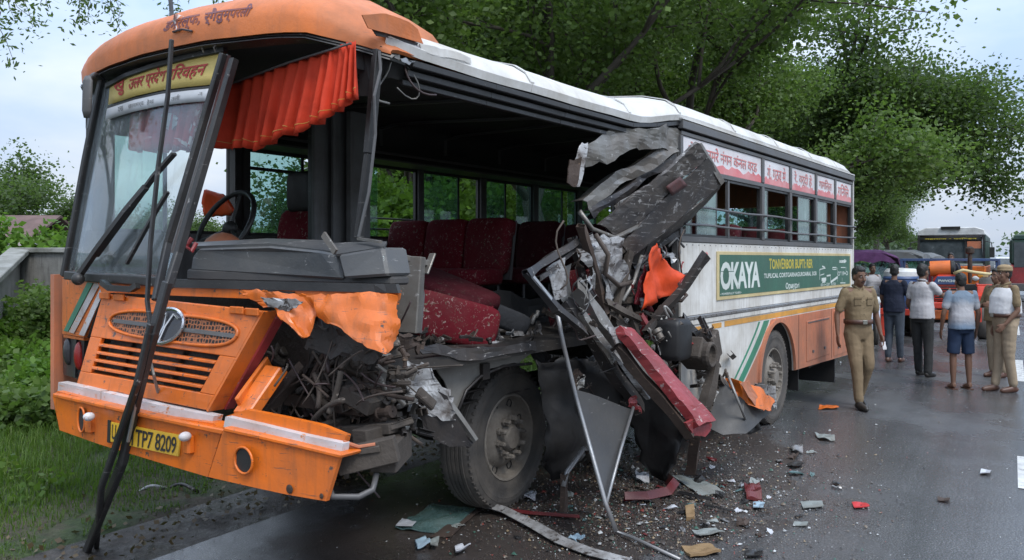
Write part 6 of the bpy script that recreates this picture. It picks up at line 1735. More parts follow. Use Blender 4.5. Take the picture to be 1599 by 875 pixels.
for k in range(95):
    x0, y0 = r.uniform(420, 600), r.uniform(545, 660); o0 = r.uniform(-.02, .5)
    a = FR(x0, y0, o0); pts = [a]; dr = Vector((r.uniform(-.2, .3), r.uniform(-1, 1), r.uniform(-.8, .8)))
    for _ in range(2): dr = dr + Vector((r.uniform(-.3, .3), r.uniform(-.8, .8), r.uniform(-.8, .8))); pts.append(pts[-1] + dr * .09)
    pts.append(pts[-1] + dr * .07)
    q = interpolate_bezier(pts[0], pts[1], pts[2], pts[3], 10)
    mb = MB(); mb.tube(q, r.choice([.005, .007, .010, .004, .014]), 6); B(mb, 'loose_hose', r.choice(['hose', 'hose', 'mudmetal', 'wire', 'rust']), smooth=True)
def fjunk(cx, cy, rx, ry, o0, o1, n, seed, mats, smin, smax):
    r = random.Random(seed)
    for k in range(n):
        c = FR(cx + r.uniform(-rx, rx), cy + r.uniform(-ry, ry), r.uniform(o0, o1)); S_ = r.uniform(smin, smax)
        R = (Matrix.Rotation(r.uniform(0, 6.3), 3, 'X') @ Matrix.Rotation(r.uniform(0, 6.3), 3, 'Z'))
        mb = MB(); ty = r.random()
        if ty < .45: mb.channel(c - R @ Vector((S_, 0, 0)), c + R @ Vector((S_, 0, 0)), S_ * .5, S_ * .4, .006, R @ Vector((0, 0, 1))); bb = .003
        elif ty < .85: mb.box(c, (S_ * 1.4, S_ * .8, S_ * .35), R); mb.lathe([(S_ * .3, S_ * .3), (S_ * .28, S_ * .5), (.001, S_ * .5)], 10, Matrix.Translation(c) @ R.to_4x4()); bb = .006
        else:
            mb.lathe([(S_ * .05, -S_ * .6), (S_ * .35, -S_ * .6), (S_ * .38, -S_ * .3), (S_ * .25, -S_ * .2), (S_ * .25, S_ * .4), (S_ * .36, S_ * .45), (S_ * .33, S_ * .6), (.001, S_ * .6)], 12, Matrix.Translation(c) @ R.to_4x4()); bb = 0
        B(mb, 'engine_part', r.choice(mats), bevel=bb)
fjunk(560, 640, 55, 35, .05, .4, 34, 81, ['mudmetal', 'rust', 'engine', 'mudmetal'], .03, .09)
fjunk(520, 590, 90, 45, .15, .55, 40, 82, ['engine', 'rust', 'engine', 'mudmetal'], .04, .10)
fjunk(630, 640, 40, 40, .1, .5, 24, 83, ['mudmetal', 'engine', 'greysteel'], .03, .08)
fjunk(620, 575, 25, 25, .0, .25, 14, 84, ['rust', 'mudmetal', 'greysteel'], .03, .06)
# ================================================================== PEOPLE
M['skin'] = surf('brown_skin', (.155, .080, .050), .62, dirt=.15, dirtcol=(.14, .07, .045), bump=.05)
M['hair'] = surf('black_hair', (.012, .011, .010), .5, dirt=.2, dirtcol=(.03, .028, .025), bump=.8, bscale=60)
M['khaki'] = cloth_mat('khaki_uniform', (.20, .150, .090), .15, bscale=11, bump=.6)
M['khaki_pants'] = cloth_mat('khaki_trousers', (.185, .135, .082), .15, bscale=9, bump=.6)
M['khaki_light'] = cloth_mat('light_khaki_trousers', (.30, .235, .165), .15, bscale=9, bump=.6)
M['navy'] = cloth_mat('navy_cloth', (.018, .022, .038), .2, bscale=10, bump=.6)
M['jeans'] = cloth_mat('grey_jeans', (.060, .072, .090), .25, bscale=10, bump=.5)
M['whitecloth'] = cloth_mat('off_white_shirt', (.46, .45, .46), .12, bscale=9, bump=.6)
M['darkpants'] = cloth_mat('dark_grey_trousers', (.035, .036, .036), .2, bscale=9, bump=.6)
M['shorts'] = cloth_mat('dark_blue_shorts', (.022, .036, .070), .2, bscale=9, bump=.5)
M['leather'] = surf('black_leather', (.015, .014, .013), .35, dirt=.3)
M['brownleather'] = surf('brown_leather', (.085, .034, .020), .4, dirt=.3)
M['buckle'] = surf('steel_buckle', (.35, .34, .3), .3, .8, dirt=.2)
M['eye'] = surf('eye_white', (.45, .42, .38), .3, dirt=0)
M['lip'] = surf('lips', (.14, .05, .04), .5, dirt=0)
M['vest'] = cloth_mat('white_vest', (.60, .60, .61), .08, bscale=8, bump=.4)
M['cap_khaki'] = cloth_mat('khaki_cap', (.27, .20, .12), .12, bscale=20, bump=.2)
def dyed():
    m, t, b, out = new_mat('blue_grey_dyed_shirt')
    P = N(t, 'ShaderNodeTexCoord').outputs['Object']
    sx = N(t, 'ShaderNodeSeparateXYZ'); t.links.new(P, sx.inputs[0])
    ad = N(t, 'ShaderNodeMath', operation='ADD'); t.links.new(sx.outputs['Z'], ad.inputs[0])
    ms = N(t, 'ShaderNodeMath', operation='MULTIPLY'); ms.inputs[1].default_value = .12; t.links.new(noise_n(t, P, 9, 3), ms.inputs[0]); t.links.new(ms.outputs[0], ad.inputs[1])
    c = ramp_n(t, ad.outputs[0], [(.0, 0), (1, 1)])
    mr = N(t, 'ShaderNodeMapRange'); mr.inputs['From Min'].default_value = .80; mr.inputs['From Max'].default_value = 1.52; t.links.new(ad.outputs[0], mr.inputs['Value'])
    c = ramp_n(t, mr.outputs[0], [(.05, (.10, .17, .27)), (.25, (.16, .22, .30)), (.42, (.36, .36, .38)), (.66, (.38, .38, .40)), (.8, (.17, .22, .28)), (1, (.13, .18, .24))])
    t.links.new(c, b.inputs['Base Color']); b.inputs['Roughness'].default_value = .85
    bp = N(t, 'ShaderNodeBump'); bp.inputs['Strength'].default_value = .6; bp.inputs['Distance'].default_value = .02
    t.links.new(noise_n(t, P, 9, 4, .55, dist=.6), bp.inputs['Height']); t.links.new(bp.outputs[0], b.inputs['Normal']); return m
M['dyed'] = dyed()

def organic(name, mb, mat, parent, voxel=.011, wr=0.0, wscale=14, smooth_it=2, seed=0):
    me = bpy.data.meshes.new('tmp'); me.from_pydata(mb.v, [], mb.f); me.update()
    o = bpy.data.objects.new('tmp', me); COL.objects.link(o)
    r = o.modifiers.new('r', 'REMESH'); r.mode = 'VOXEL'; r.voxel_size = voxel
    s = o.modifiers.new('s', 'SMOOTH'); s.iterations = smooth_it; s.factor = .6
    dg = bpy.context.evaluated_depsgraph_get(); dg.update()
    m2 = bpy.data.meshes.new_from_object(o.evaluated_get(dg)); bpy.data.objects.remove(o); bpy.data.meshes.remove(me)
    if wr:
        nm = [v.normal.copy() for v in m2.vertices]
        for v, n_ in zip(m2.vertices, nm):
            p = v.co; a = noise.noise(Vector((p.x * wscale, p.y * wscale, p.z * wscale * .45 + seed))) + .5 * noise.noise(Vector((p.x * wscale * .6, p.y * wscale * .6, p.z * wscale * 2.2 + seed)))
            v.co = p + n_ * (wr * a)
    m2.materials.clear(); m2.materials.append(M[mat])
    m2.polygons.foreach_set('use_smooth', [True] * len(m2.polygons))
    m2.name = name; q = bpy.data.objects.new(name, m2); COL.objects.link(q); q.parent = parent; return q
def capsule(mb, a, b_, ra, rb, n=12, mid=None, ell=None):
    a, b_ = Vector(a), Vector(b_); d = (b_ - a); L = d.length; u = d / L
    pts = [a - u * ra * .9, a - u * ra * .6, a]; rs = [ra * .35, ra * .78, ra]
    if mid: 
        pts.append(a + d * mid[0]); rs.append(mid[1])
    pts += [b_, b_ + u * rb * .6, b_ + u * rb * .9]; rs += [rb, rb * .78, rb * .35]
    mb.tube(pts, rs, n)
def rings(mb, R, n=18):
    # R: list of (center, rx, ry, twist) stacked elliptical rings; closed ends
    vs = []; fs = []
    for (c, rx, ry) in R:
        c = Vector(c)
        for k in range(n):
            a = 2 * math.pi * k / n; ca, sa = math.cos(a), math.sin(a)
            vs.append(c + Vector((math.copysign(abs(ca) ** .85, ca) * rx, math.copysign(abs(sa) ** .85, sa) * ry, 0)))
    for i in range(len(R) - 1):
        for k in range(n): fs.append((i * n + k, i * n + (k + 1) % n, (i + 1) * n + (k + 1) % n, (i + 1) * n + k))
    fs.append(tuple(reversed(range(n)))); m = (len(R) - 1) * n; fs.append(tuple(range(m, m + n))); mb.add(vs, fs)
def hand(mb, wr, d, side, curl=.5, point=False, palm_n=None):
    """wr wrist, d hand direction; palm normal palm_n; side +1 right hand"""
    wr, d = Vector(wr), Vector(d).normalized(); nrm = Vector(palm_n or (-side, 0, 0)); nrm = (nrm - d * nrm.dot(d)).normalized(); x = d.cross(nrm).normalized()
    for k in range(5):
        u = lerp(-.028, .028, k / 4); mb.tube([wr + x * u * .6, wr + d * .04 + x * u, wr + d * .088 + x * u], [.012, .0145, .012], 8)
    L = [.068, .078, .073, .058]
    for k in range(4):
        u = lerp(-.030, .030, k / 3); p = wr + d * .085 + x * u; dd = d.copy(); pts = [p]; c = curl * (0 if (point and k == 0) else 1)
        for j in range(3):
            dd = (dd + nrm * c * (.55 + .25 * j)).normalized(); p = p + dd * L[k] * (.45, .32, .26)[j]; pts.append(p)
        mb.tube(pts, [.0095, .0090, .0082, .0065], 8)
    p = wr + d * .025 - x * .030; mb.tube([p, p - x * .022 + d * .025 + nrm * .012, p - x * .026 + d * .055 + nrm * .022, p - x * .020 + d * .075 + nrm * .030], [.014, .0125, .0105, .008], 8)
def make_person(loc, rz, H, J, outfit, label, hat=None, hair_back=False, group=None, belly=0.0, hands=(.5, .5), point=None, hold=None):
    k = H / 1.70
    root = empty('person', loc, rz, label, 'person', group); root.scale = (k * .87, k * .87, k)
    D = dict(pel=(0, 0, .92), wst=(0, 0, 1.06), chs=(0, .01, 1.28), nk=(0, -.01, 1.43), hd=(0, .025, 1.585), yaw=0.0, nod=0.0,
             shR=(.185, -.01, 1.385), elR=(.245, -.03, 1.11), wrR=(.255, .05, .88), shL=(-.185, -.01, 1.385), elL=(-.245, -.03, 1.11), wrL=(-.255, .05, .88),
             hpR=(.095, 0, .90), knR=(.105, .02, .49), anR=(.11, -.02, .09), hpL=(-.095, 0, .90), knL=(-.105, .02, .49), anL=(-.11, -.02, .09), ftR=(0, 1, 0), ftL=(0, 1, 0))
    D.update(J); V_ = {a: (Vector(b_) if hasattr(b_, '__len__') else b_) for a, b_ in D.items()}
    hd = V_['hd']; RH = Matrix.Rotation(V_['yaw'], 3, 'Z') @ Matrix.Rotation(V_['nod'], 3, 'X')
    def hp_(x, y, z): return hd + RH @ Vector((x, y, z))
    b = MB()
    # body, head and limbs as one skin
    rings(b, [(V_['pel'] + Vector((0, 0, -.09)), .13, .10), (V_['pel'], .165, .115), (V_['wst'], .14, .105 + belly * .5), (V_['wst'].lerp(V_['chs'], .5), .15, .11 + belly * .3), (V_['chs'], .175, .115), (V_['chs'].lerp(V_['nk'], .7), .16, .09), (V_['nk'], .07, .065)])
    capsule(b, V_['nk'] - Vector((0, 0, .04)), hp_(0, -.02, -.07), .062, .054)
    capsule(b, V_['shR'] * 1.0, V_['shL'] * 1.0, .055, .055)
    b.ball(hp_(0, -.012, .025), (.076, .096, .098), 18, 12, RH); b.ball(hp_(0, .022, -.045), (.060, .072, .072), 16, 10, RH); b.ball(hp_(0, .060, -.085), (.030, .028, .026), 10, 8, RH)
    b.tube([hp_(0, .085, .018), hp_(0, .103, -.008), hp_(0, .112, -.030), hp_(0, .094, -.040)], [.009, .012, .0165, .012], 8)
    for s in (-1, 1):
        b.ball(hp_(s * .080, -.008, -.012), (.010, .020, .032), 8, 6, RH); b.ball(hp_(s * .032, .078, .022), (.026, .014, .008), 8, 6, RH); b.ball(hp_(s * .042, .062, -.028), (.024, .022, .022), 8, 6, RH)
    b.ball(hp_(0, .086, -.060), (.026, .012, .010), 10, 6, RH)
    for s, c in ((1, 'R'), (-1, 'L')):
        capsule(b, V_['sh' + c], V_['el' + c], .050, .038, mid=(.4, .047)); capsule(b, V_['el' + c], V_['wr' + c], .038, .025, mid=(.3, .039))
        d = (V_['wr' + c] - V_['el' + c]).normalized(); hand(b, V_['wr' + c] + d * .01, d, s, hands[0 if s > 0 else 1], point == c, palm_n=(-s, 0, 0) if abs(d.x) < .8 else (0, 0, -1))
        capsule(b, V_['hp' + c], V_['kn' + c], .085, .055, mid=(.4, .078)); capsule(b, V_['kn' + c], V_['an' + c], .055, .036, mid=(.32, .056))
        f = V_['ft' + c].normalized(); a = V_['an' + c]
        b.tube([a - f * .05 + Vector((0, 0, -.03)), a + Vector((0, 0, -.03)), a + f * .08 + Vector((0, 0, -.05)), a + f * .16 + Vector((0, 0, -.065)), a + f * .19 + Vector((0, 0, -.068))], [.030, .042, .040, .034, .016], 10)
    organic('body', b, 'skin', root, .0098, smooth_it=2)
    # face details
    for s in (-1, 1):
        e = MB(); e.ball(hp_(s * .032, .0835, .006), (.012, .0075, .0065), 8, 6, RH); eo = e.build('eye', M['eye'], root, smooth=True)
        e = MB(); e.ball(hp_(s * .032, .0905, .006), (.0055, .002, .0055), 8, 5, RH); e.build('iris', M['hair'], eo, smooth=True)
        e = MB(); e.tube([hp_(s * .014, .093, .028), hp_(s * .034, .093, .033), hp_(s * .054, .080, .026)], [.003, .0045, .0025], 6); e.build('eyebrow', M['hair'], root)
    e = MB(); e.tube([hp_(-.024, .094, -.062), hp_(0, .101, -.059), hp_(.024, .094, -.062)], [.002, .0055, .002], 6); e.build('mouth', M['lip'], root, smooth=True)
    if outfit.get('moustache'):
        e = MB(); e.tube([hp_(-.032, .090, -.054), hp_(-.012, .102, -.047), hp_(.012, .102, -.047), hp_(.032, .090, -.054)], [.003, .006, .006, .003], 6); e.build('moustache', M['hair'], root, smooth=True)
    # hair
    h = MB(); h.ball(hp_(0, -.026, .045), (.086, .100, .090), 18, 12, RH); h.ball(hp_(0, -.055, -.005), (.076, .062, .070), 14, 10, RH); h.ball(hp_(0, .036, .088), (.060, .042, .028), 12, 8, RH)
    organic('hair', h, 'hair', root, .012, wr=.008, wscale=45)
    # trousers or shorts
    t = MB(); short = outfit.get('short', False)
    rings(t, [(V_['pel'] + Vector((0, 0, -.10)), .15, .125), (V_['pel'], .185, .140 + belly * .4), (V_['pel'].lerp(V_['wst'], .6), .172, .135 + belly), (V_['wst'] + Vector((0, 0, -.01)), .165, .13 + belly)])
    for c in 'RL':
        kn, an = V_['kn' + c], V_['an' + c]
        if short: t.tube([V_['hp' + c], V_['hp' + c].lerp(kn, .45), V_['hp' + c].lerp(kn, .92)], [.108, .104, .100], 14)
        else:
            capsule(t, V_['hp' + c], kn, .112, .082, mid=(.5, .098)); capsule(t, kn, kn.lerp(an, .93), .080, .064, mid=(.4, .074))
            if outfit.get('baggy'): capsule(t, kn.lerp(an, .5), an, .076, .074)
    organic('trousers' if not short else 'shorts', t, outfit['pants'], root, .012, wr=.007, wscale=9, seed=3)
    # shirt
    s_ = MB(); zt = outfit.get('tuck', False); lo = V_['wst'] + Vector((0, 0, -.02)) if zt else V_['pel'] + Vector((0, 0, -.04))
    rr = [(lo, .208 if not zt else .165, (.170 if not zt else .142) + belly)]
    if not zt: rr.append((V_['wst'], .194, .158 + belly))
    rr += [(V_['wst'].lerp(V_['chs'], .45), .182, .140 + belly * .8), (V_['chs'], .200, .142 + belly * .3), (V_['chs'].lerp(V_['nk'], .55), .195, .118), (V_['chs'].lerp(V_['nk'], .85), .14, .09), (V_['nk'] + Vector((0, 0, .012)), .075, .072)]
    rings(s_, rr); 
    for c in 'RL':
        capsule(s_, V_['sh' + c], V_['sh' + c].lerp(V_['el' + c], outfit.get('sleeve', .62)), .066, .063)
    organic('shirt', s_, outfit['shirt'], root, .012, wr=.007, wscale=10, seed=7)
    # collar, belt, pockets
    if outfit.get('collar'):
        e = MB(); c0 = V_['nk'] + Vector((0, 0, .03))
        for sg in (-1, 1):
            e.tube([c0 + Vector((0, -.072, .012)), c0 + Vector((sg * .066, -.02, .008)), c0 + Vector((sg * .055, .05, -.012)), c0 + Vector((sg * .018, .085, -.045))], [.014, .016, .017, .012], 8)
        e.build('collar', M[outfit['shirt']], root, smooth=True)
        e = MB(); [e.ball(V_['chs'].lerp(V_['wst'], q) + Vector((0, .140 + belly * q, 0)), .006, 6, 4) for q in (-.3, 0, .35, .7)]; tag(e.build('buttons', M['leather'], root), kind='stuff')
    if outfit.get('belt'):
        e = MB(); n = 28; c0 = V_['wst'] + Vector((0, 0, -.025)); rx, ry = .186, .158 + belly
        vs = []; 
        rows_ = [[c0 + Vector((rx * math.cos(a), ry * math.sin(a), z)) for a in [2 * math.pi * q / n for q in range(n + 1)]] for z in (-.026, .026)]
        e.grid(rows_, .008); bl = e.build('belt', M['brownleather'], root, smooth=True)
        e = MB(); e.box(c0 + Vector((0, ry + .010, 0)), (.065, .012, .050)); e.build('buckle', M['buckle'], bl, bevel=.004)
    if outfit.get('pockets'):
        for sg in (-1, 1):
            e = MB(); e.box(V_['chs'] + Vector((sg * .085, .137, .0)), (.095, .014, .10), Matrix.Rotation(-sg * .28, 3, 'Z')); e.box(V_['chs'] + Vector((sg * .085, .143, .040)), (.10, .014, .032), Matrix.Rotation(-sg * .28, 3, 'Z')); e.build('pocket', M[outfit['shirt']], root, bevel=.006)
            e = MB(); e.beam(V_['nk'] + Vector((sg * .075, -.01, .012)), V_['sh' + ('R' if sg > 0 else 'L')] + Vector((sg * .03, 0, .066)), .050, .012, (0, 0, 1)); e.build('epaulette', M[outfit['shirt']], root, bevel=.003)
    if outfit.get('vest'):
        e = MB(); rings(e, [(V_['wst'] + Vector((0, 0, -.005)), .190, .166 + belly), (V_['wst'].lerp(V_['chs'], .45), .204, .168 + belly * .8), (V_['chs'], .218, .168 + belly * .3), (V_['chs'].lerp(V_['nk'], .5), .208, .142), (V_['chs'].lerp(V_['nk'], .8), .165, .112)]); organic('vest', e, 'vest', root, .012, wr=.008, wscale=10)
    # shoes
    for c in 'RL':
        f = V_['ft' + c].normalized(); a = V_['an' + c]; e = MB(); up = Vector((0, 0, 1)) if abs(f.z) < .5 else Vector((0, -1, 0))
        fz = Vector((0, 0, -.045)) + Vector((0, 0, .0))
        e.tube([a - f * .075 + fz, a - f * .04 + fz, a + f * .05 + fz, a + f * .13 + fz * 1.25, a + f * .20 + fz * 1.35, a + f * .225 + fz * 1.4], [.022, .044, .046, .043, .032, .012], 12)
        if outfit.get('sandals'):
            e = MB(); e.beam(a - f * .07 + Vector((0, 0, -.083)), a + f * .20 + Vector((0, 0, -.083)), .09, .018, (0, 0, 1)); e.tube([a + f * .10 + Vector((-.05, 0, -.07)), a + f * .10 + Vector((0, 0, -.02)), a + f * .10 + Vector((.05, 0, -.07))], .010, 6)
            e.build('sandal', M['brownleather'], root, smooth=35)
        else:
            e.tube([a + Vector((0, 0, .02)) + f * .005, a + Vector((0, 0, -.05))], [.045, .050], 12)
            organic('shoe', e, outfit['shoe'], root, .011)
    if hat:
        e = MB()
        if hat == 'side_cap':
            e.ball(hp_(0, -.015, .085), (.093, .118, .045), 18, 10, RH); e.ball(hp_(0, -.02, .060), (.091, .112, .042), 18, 8, RH)
            organic('cap', e, 'cap_khaki', root, .010); e = MB(); e.grid([[hp_(.094 * math.sin(a), .112 * math.cos(a) - .018, z) for a in [2 * math.pi * q / 24 for q in range(25)]] for z in (.038, .072)], .005); e.build('cap_band', M['cap_khaki'], root, smooth=True)
    if hold == 'paper':
        e = MB(); w0 = V_['wrL'] + (V_['wrL'] - V_['elL']).normalized() * .13
        mbp = loft([w0 + Vector((-.03, -.01, .03)), w0 + Vector((.03, .02, .035))], [w0 + Vector((-.035, .01, -.06)), w0 + Vector((.025, .03, -.05))], 4, 4, .002, .015, 3); mbp.build('paper', M['white_stripe'], root)
    return root
PI = math.pi
g = ground(1340, 636)
make_person((g.x, g.y, 0), PI + .12, 1.66, dict(
    anR=(.10, .20, .095), knR=(.10, .14, .50), hpR=(.095, 0, .90), anL=(-.085, -.12, .125), knL=(-.095, .10, .52), ftL=(0, .93, -.30), hpL=(-.095, 0, .90),
    shR=(.19, 0, 1.385), elR=(.295, -.03, 1.12), wrR=(.315, .03, .885), shL=(-.19, 0, 1.385), elL=(-.285, -.03, 1.11), wrL=(-.30, .06, .88), yaw=.1, nod=-.12, hd=(0, .035, 1.575)),
    dict(shirt='khaki', pants='khaki_pants', collar=True, belt=True, tuck=True, pockets=True, shoe='leather', moustache=True, sleeve=.72), 'policeman in brown khaki uniform walking toward us beside the rear of the bus', belly=.015, hold='paper')
g = ground(1396, 566)
make_person((g.x, g.y, 0), -.75, 1.64, dict(anR=(.09, .10, .09), anL=(-.10, -.05, .09), elR=(.26, .06, 1.12), wrR=(.20, .24, 1.04), elL=(-.25, .02, 1.12), wrL=(-.22, .16, .96), yaw=.3),
    dict(shirt='navy', pants='jeans', shoe='brownleather'), 'man in a dark navy t-shirt and grey jeans with his back turned beside the rickshaws')
g = ground(1440, 588)
make_person((g.x, g.y, 0), -1.05, 1.66, dict(anR=(.12, -.02, .09), anL=(-.13, .10, .09), shR=(.185, .0, 1.385), elR=(.26, .20, 1.22), wrR=(.20, .44, 1.28), elL=(-.26, -.02, 1.11), wrL=(-.22, .12, .90), yaw=.05),
    dict(shirt='whitecloth', pants='darkpants', baggy=True, collar=True, shoe='leather', sleeve=.6), 'man in an off-white short sleeved shirt and dark trousers pointing at the tractor', point='R', hands=(.6, .5))
g = ground(1501, 608)
make_person((g.x, g.y, 0), -.05, 1.56, dict(anR=(.13, .0, .09), knR=(.125, .02, .49), anL=(-.13, .0, .09), knL=(-.125, .02, .49), shR=(.20, 0, 1.385), elR=(.285, .0, 1.10), wrR=(.285, .08, .86), shL=(-.20, 0, 1.385), elL=(-.29, 0, 1.10), wrL=(-.29, .08, .86), hd=(0, .04, 1.57)),
    dict(shirt='dyed', pants='shorts', short=True, sandals=True, sleeve=.6), 'man seen from behind in a blue and grey t-shirt, dark shorts and sandals', belly=.02)
g = ground(1570, 612)
make_person((g.x, g.y, 0), PI / 2 + .12, 1.66, dict(anR=(.10, .10, .09), anL=(-.10, -.06, .09), elR=(.23, -.05, 1.11), wrR=(.20, .04, .88), elL=(-.24, -.02, 1.10), wrL=(-.20, .16, .92)),
    dict(shirt='khaki', pants='khaki_light', collar=True, belt=True, tuck=True, vest=True, shoe='brownleather', sleeve=.68), 'policeman in a khaki cap and white vest standing in profile at the right edge', hat='side_cap', belly=.06)
g = ground(1560, 598)
make_person((g.x + .30, g.y + .55, 0), PI / 2 + .35, 1.60, dict(shR=(.185, 0, 1.385), elR=(.26, .06, 1.12), wrR=(.20, .28, 1.10), elL=(-.24, .08, 1.13), wrL=(-.15, .30, 1.14)),
    dict(shirt='khaki', pants='khaki_light', collar=True, shoe='brownleather', sleeve=.95), 'man in khaki half hidden behind the policeman with the white vest', belly=.05)
# small figures farther away
def far_person(px, py_foot, H, rz, shirt, pants, label, seated=None):
    if seated: loc = seated
    else: q = ground(px, py_foot); loc = (q.x, q.y, 0)
    return make_person(loc, rz, H, {} if not seated else dict(knR=(.12, .40, .86), anR=(.12, .45, .45), knL=(-.12, .40, .86), anL=(-.12, .45, .45), elR=(.25, .2, 1.15), wrR=(.15, .42, 1.1), elL=(-.25, .2, 1.15), wrL=(-.15, .42, 1.1)),
        dict(shirt=shirt, pants=pants, shoe='leather'), label)
far_person(1362, 520, 1.62, PI, 'whitecloth', 'darkpants', 'man in a pale shirt among the rickshaws behind the walking policeman')
far_person(1378, 512, 1.60, .8, 'khaki', 'darkpants', 'man in brown standing between the purple rickshaw and the navy shirt')
far_person(1414, 502, 1.62, PI - .4, 'navy', 'jeans', 'man in dark clothes standing beside the blue and white drum')
far_person(1349, 505, 1.62, 2.4, 'curtain', 'darkpants', 'person in red at the open front of the purple rickshaw')

# ================================================================== VEHICLES DOWN THE ROAD
M['veh_glass'] = surf('dark_vehicle_glass', (.045, .055, .06), .12, dirt=.35, dirtcol=(.14, .16, .17), spec=.6)
M['tr_red'] = surf('tractor_red', (.62, .05, .025), .4, dirt=.3, chips=.3)
M['tr_orange'] = surf('tractor_orange', (.75, .17, .03), .4, dirt=.25, chips=.2)
M['tr_blue'] = surf('steel_blue', (.035, .085, .22), .45, dirt=.35, chips=.3)
M['purple'] = cloth_mat('purple_tarpaulin', (.14, .06, .15), .35, bscale=5)
M['rick_red'] = surf('rickshaw_red', (.30, .022, .05), .45, dirt=.35)
M['rick_grey'] = surf('rickshaw_grey', (.13, .14, .145), .6, dirt=.4)
M['van_white'] = surf('van_white', (.68, .69, .69), .4, dirt=.3)
M['dkgreen'] = surf('dark_green_bus', (.022, .06, .048), .4, dirt=.35)
M['amber'] = surf('amber_lamp', (.6, .3, .04), .3, dirt=.1)
M['headl'] = surf('headlamp_glass', (.6, .62, .62), .15, dirt=.2)
RZ = math.atan2(RD.y, RD.x) - PI / 2     # road heading; vehicles face -local y (towards us) after this turn
def veh(name, px, Y, label, cat, rz=0, group=None):
    p = at(px, 404, Y); return empty(name, (p.x, p.y, 0), RZ + rz, label, cat, group)
def simple_wheel(root, c, R, W, name='wheel', rim='hub'):
    Mx = Matrix.Translation(Vector(c)) @ Matrix.Rotation(PI / 2, 4, 'Y'); h = W / 2
    t = MB(); t.lathe([(R * .55, -h), (R * .92, -h), (R, -h * .6), (R, h * .6), (R * .92, h), (R * .55, h)], 28, Mx); o = t.build(name, M['rubber'], root, smooth=40)
    t = MB(); t.lathe([(R * .56, -h * .8), (R * .5, -h * .3), (R * .2, -h * .5), (.001, -h * .5)], 20, Mx); t.lathe([(.001, h * .5), (R * .2, h * .5), (R * .5, h * .3), (R * .56, h * .8)], 20, Mx); t.build('rim', M[rim], o, smooth=40)
    return o
def P(root, name, mat, mb, **k): return mb.build(name, M[mat], root, **k)
# --- orange passenger bus behind the tractor
v = veh('passenger_bus', 1484, 34, 'orange and white passenger bus with a wide windscreen standing behind the tractor', 'bus')
mb = MB(); mb.box2((-1.25, 0, .55), (1.25, 9, 1.45)); P(v, 'lower_body', 'orange', mb, bevel=.04)
mb = MB(); mb.box2((-1.24, .35, 1.45), (-1.20, 9, 2.75)); mb.box2((1.20, .35, 1.45), (1.24, 9, 2.75)); P(v, 'side_wall', 'dkgreen', mb)
mb = MB(); pr = [(-1.25, 0, 2.70), (-1.2, 0, 2.92), (-.9, 0, 3.03), (.9, 0, 3.03), (1.2, 0, 2.92), (1.25, 0, 2.70)]; mb.prism([Vector(p) + Vector((0, .12, 0)) for p in pr], (0, 9, 0)); P(v, 'roof', 'van_white', mb, bevel=.03)
mb = MB(); mb.prism([(-1.16, .02, 1.55), (1.16, .02, 1.55), (1.12, .16, 2.62), (-1.12, .16, 2.62)], (0, .03, 0)); P(v, 'windscreen', 'veh_glass', mb)
mb = MB(); mb.beam((-1.2, .0, 1.5), (-1.17, .12, 2.7), .09, .08); P(v, 'screen_pillar', 'black', mb); mb = MB(); mb.beam((1.2, .0, 1.5), (1.17, .12, 2.7), .09, .08); P(v, 'screen_pillar', 'black', mb); mb = MB(); mb.beam((.55, -.01, 1.55), (.52, .13, 2.66), .07, .05); P(v, 'screen_pillar', 'black', mb)
mb = MB(); mb.box2((-1.1, .08, 2.5), (1.1, .12, 2.62)); P(v, 'destination_board', 'black', mb)
o = lettering('destination_lettering', 'महाराज • परिवहन', M['yellowink'], v, lambda a, b_: (lerp(.95, -.95, a) * -1, .07, lerp(2.525, 2.60, b_)), bold=.03)
mb = MB(); mb.box2((.6, .10, 1.7), (1.1, .3, 2.45)); P(v, 'orange_curtain', 'orange_side', mb)
for x in (-1, 1):
    mb = MB(); mb.tube([(x * 1.22, .05, 2.45), (x * 1.45, -.15, 2.4), (x * 1.48, -.18, 2.2)], .02, 6); a = P(v, 'mirror_arm', 'black', mb); mb = MB(); mb.box((x * 1.48, -.18, 2.0), (.18, .08, .42)); P(a, 'mirror', 'black', mb, bevel=.02)
    mb = MB(); mb.ball((x * .9, -.02, .95), (.13, .06, .10), 12, 8); P(v, 'headlamp', 'headl', mb, smooth=True)
    simple_wheel(v, (x * 1.05, 1.4, .5), .5, .28); simple_wheel(v, (x * 1.05, 6.6, .5), .5, .28)
mb = MB(); mb.box2((-1.26, -.08, .45), (1.26, .06, .72)); P(v, 'bumper', 'black', mb, bevel=.03)
mb = MB(); mb.box2((-.35, .05, 2.94), (.35, .3, 3.06)); P(v, 'route_box', 'black', mb)
# --- tractor
v = veh('tractor', 1481, 18.2, 'red and orange farm tractor with a blue roll frame facing us', 'tractor', rz=.05)
mb = MB(); mb.prism([(-.30, 0, .80), (.30, 0, .80), (.30, 0, 1.28), (.22, 0, 1.40), (-.22, 0, 1.40), (-.30, 0, 1.28)], (0, 1.3, .06)); P(v, 'bonnet', 'tr_red', mb, bevel=.03)
mb = MB(); mb.prism([(-.31, -.03, 1.18), (.31, -.03, 1.18), (.22, -.03, 1.36), (-.22, -.03, 1.36)], (0, .03, 0)); P(v, 'bonnet_front', 'tr_blue', mb, bevel=.01)
lettering('bonnet_lettering', 'PWVCHIR', M['offwhite'], v, lambda a, b_: (lerp(-.20, .20, a), -.035, lerp(1.235, 1.29, b_)), bold=.04)
mb = MB(); mb.tube([(-.36, .15, 1.52), (.04, .15, 1.54)], .17, 18); P(v, 'orange_drum', 'tr_orange', mb, smooth=30)
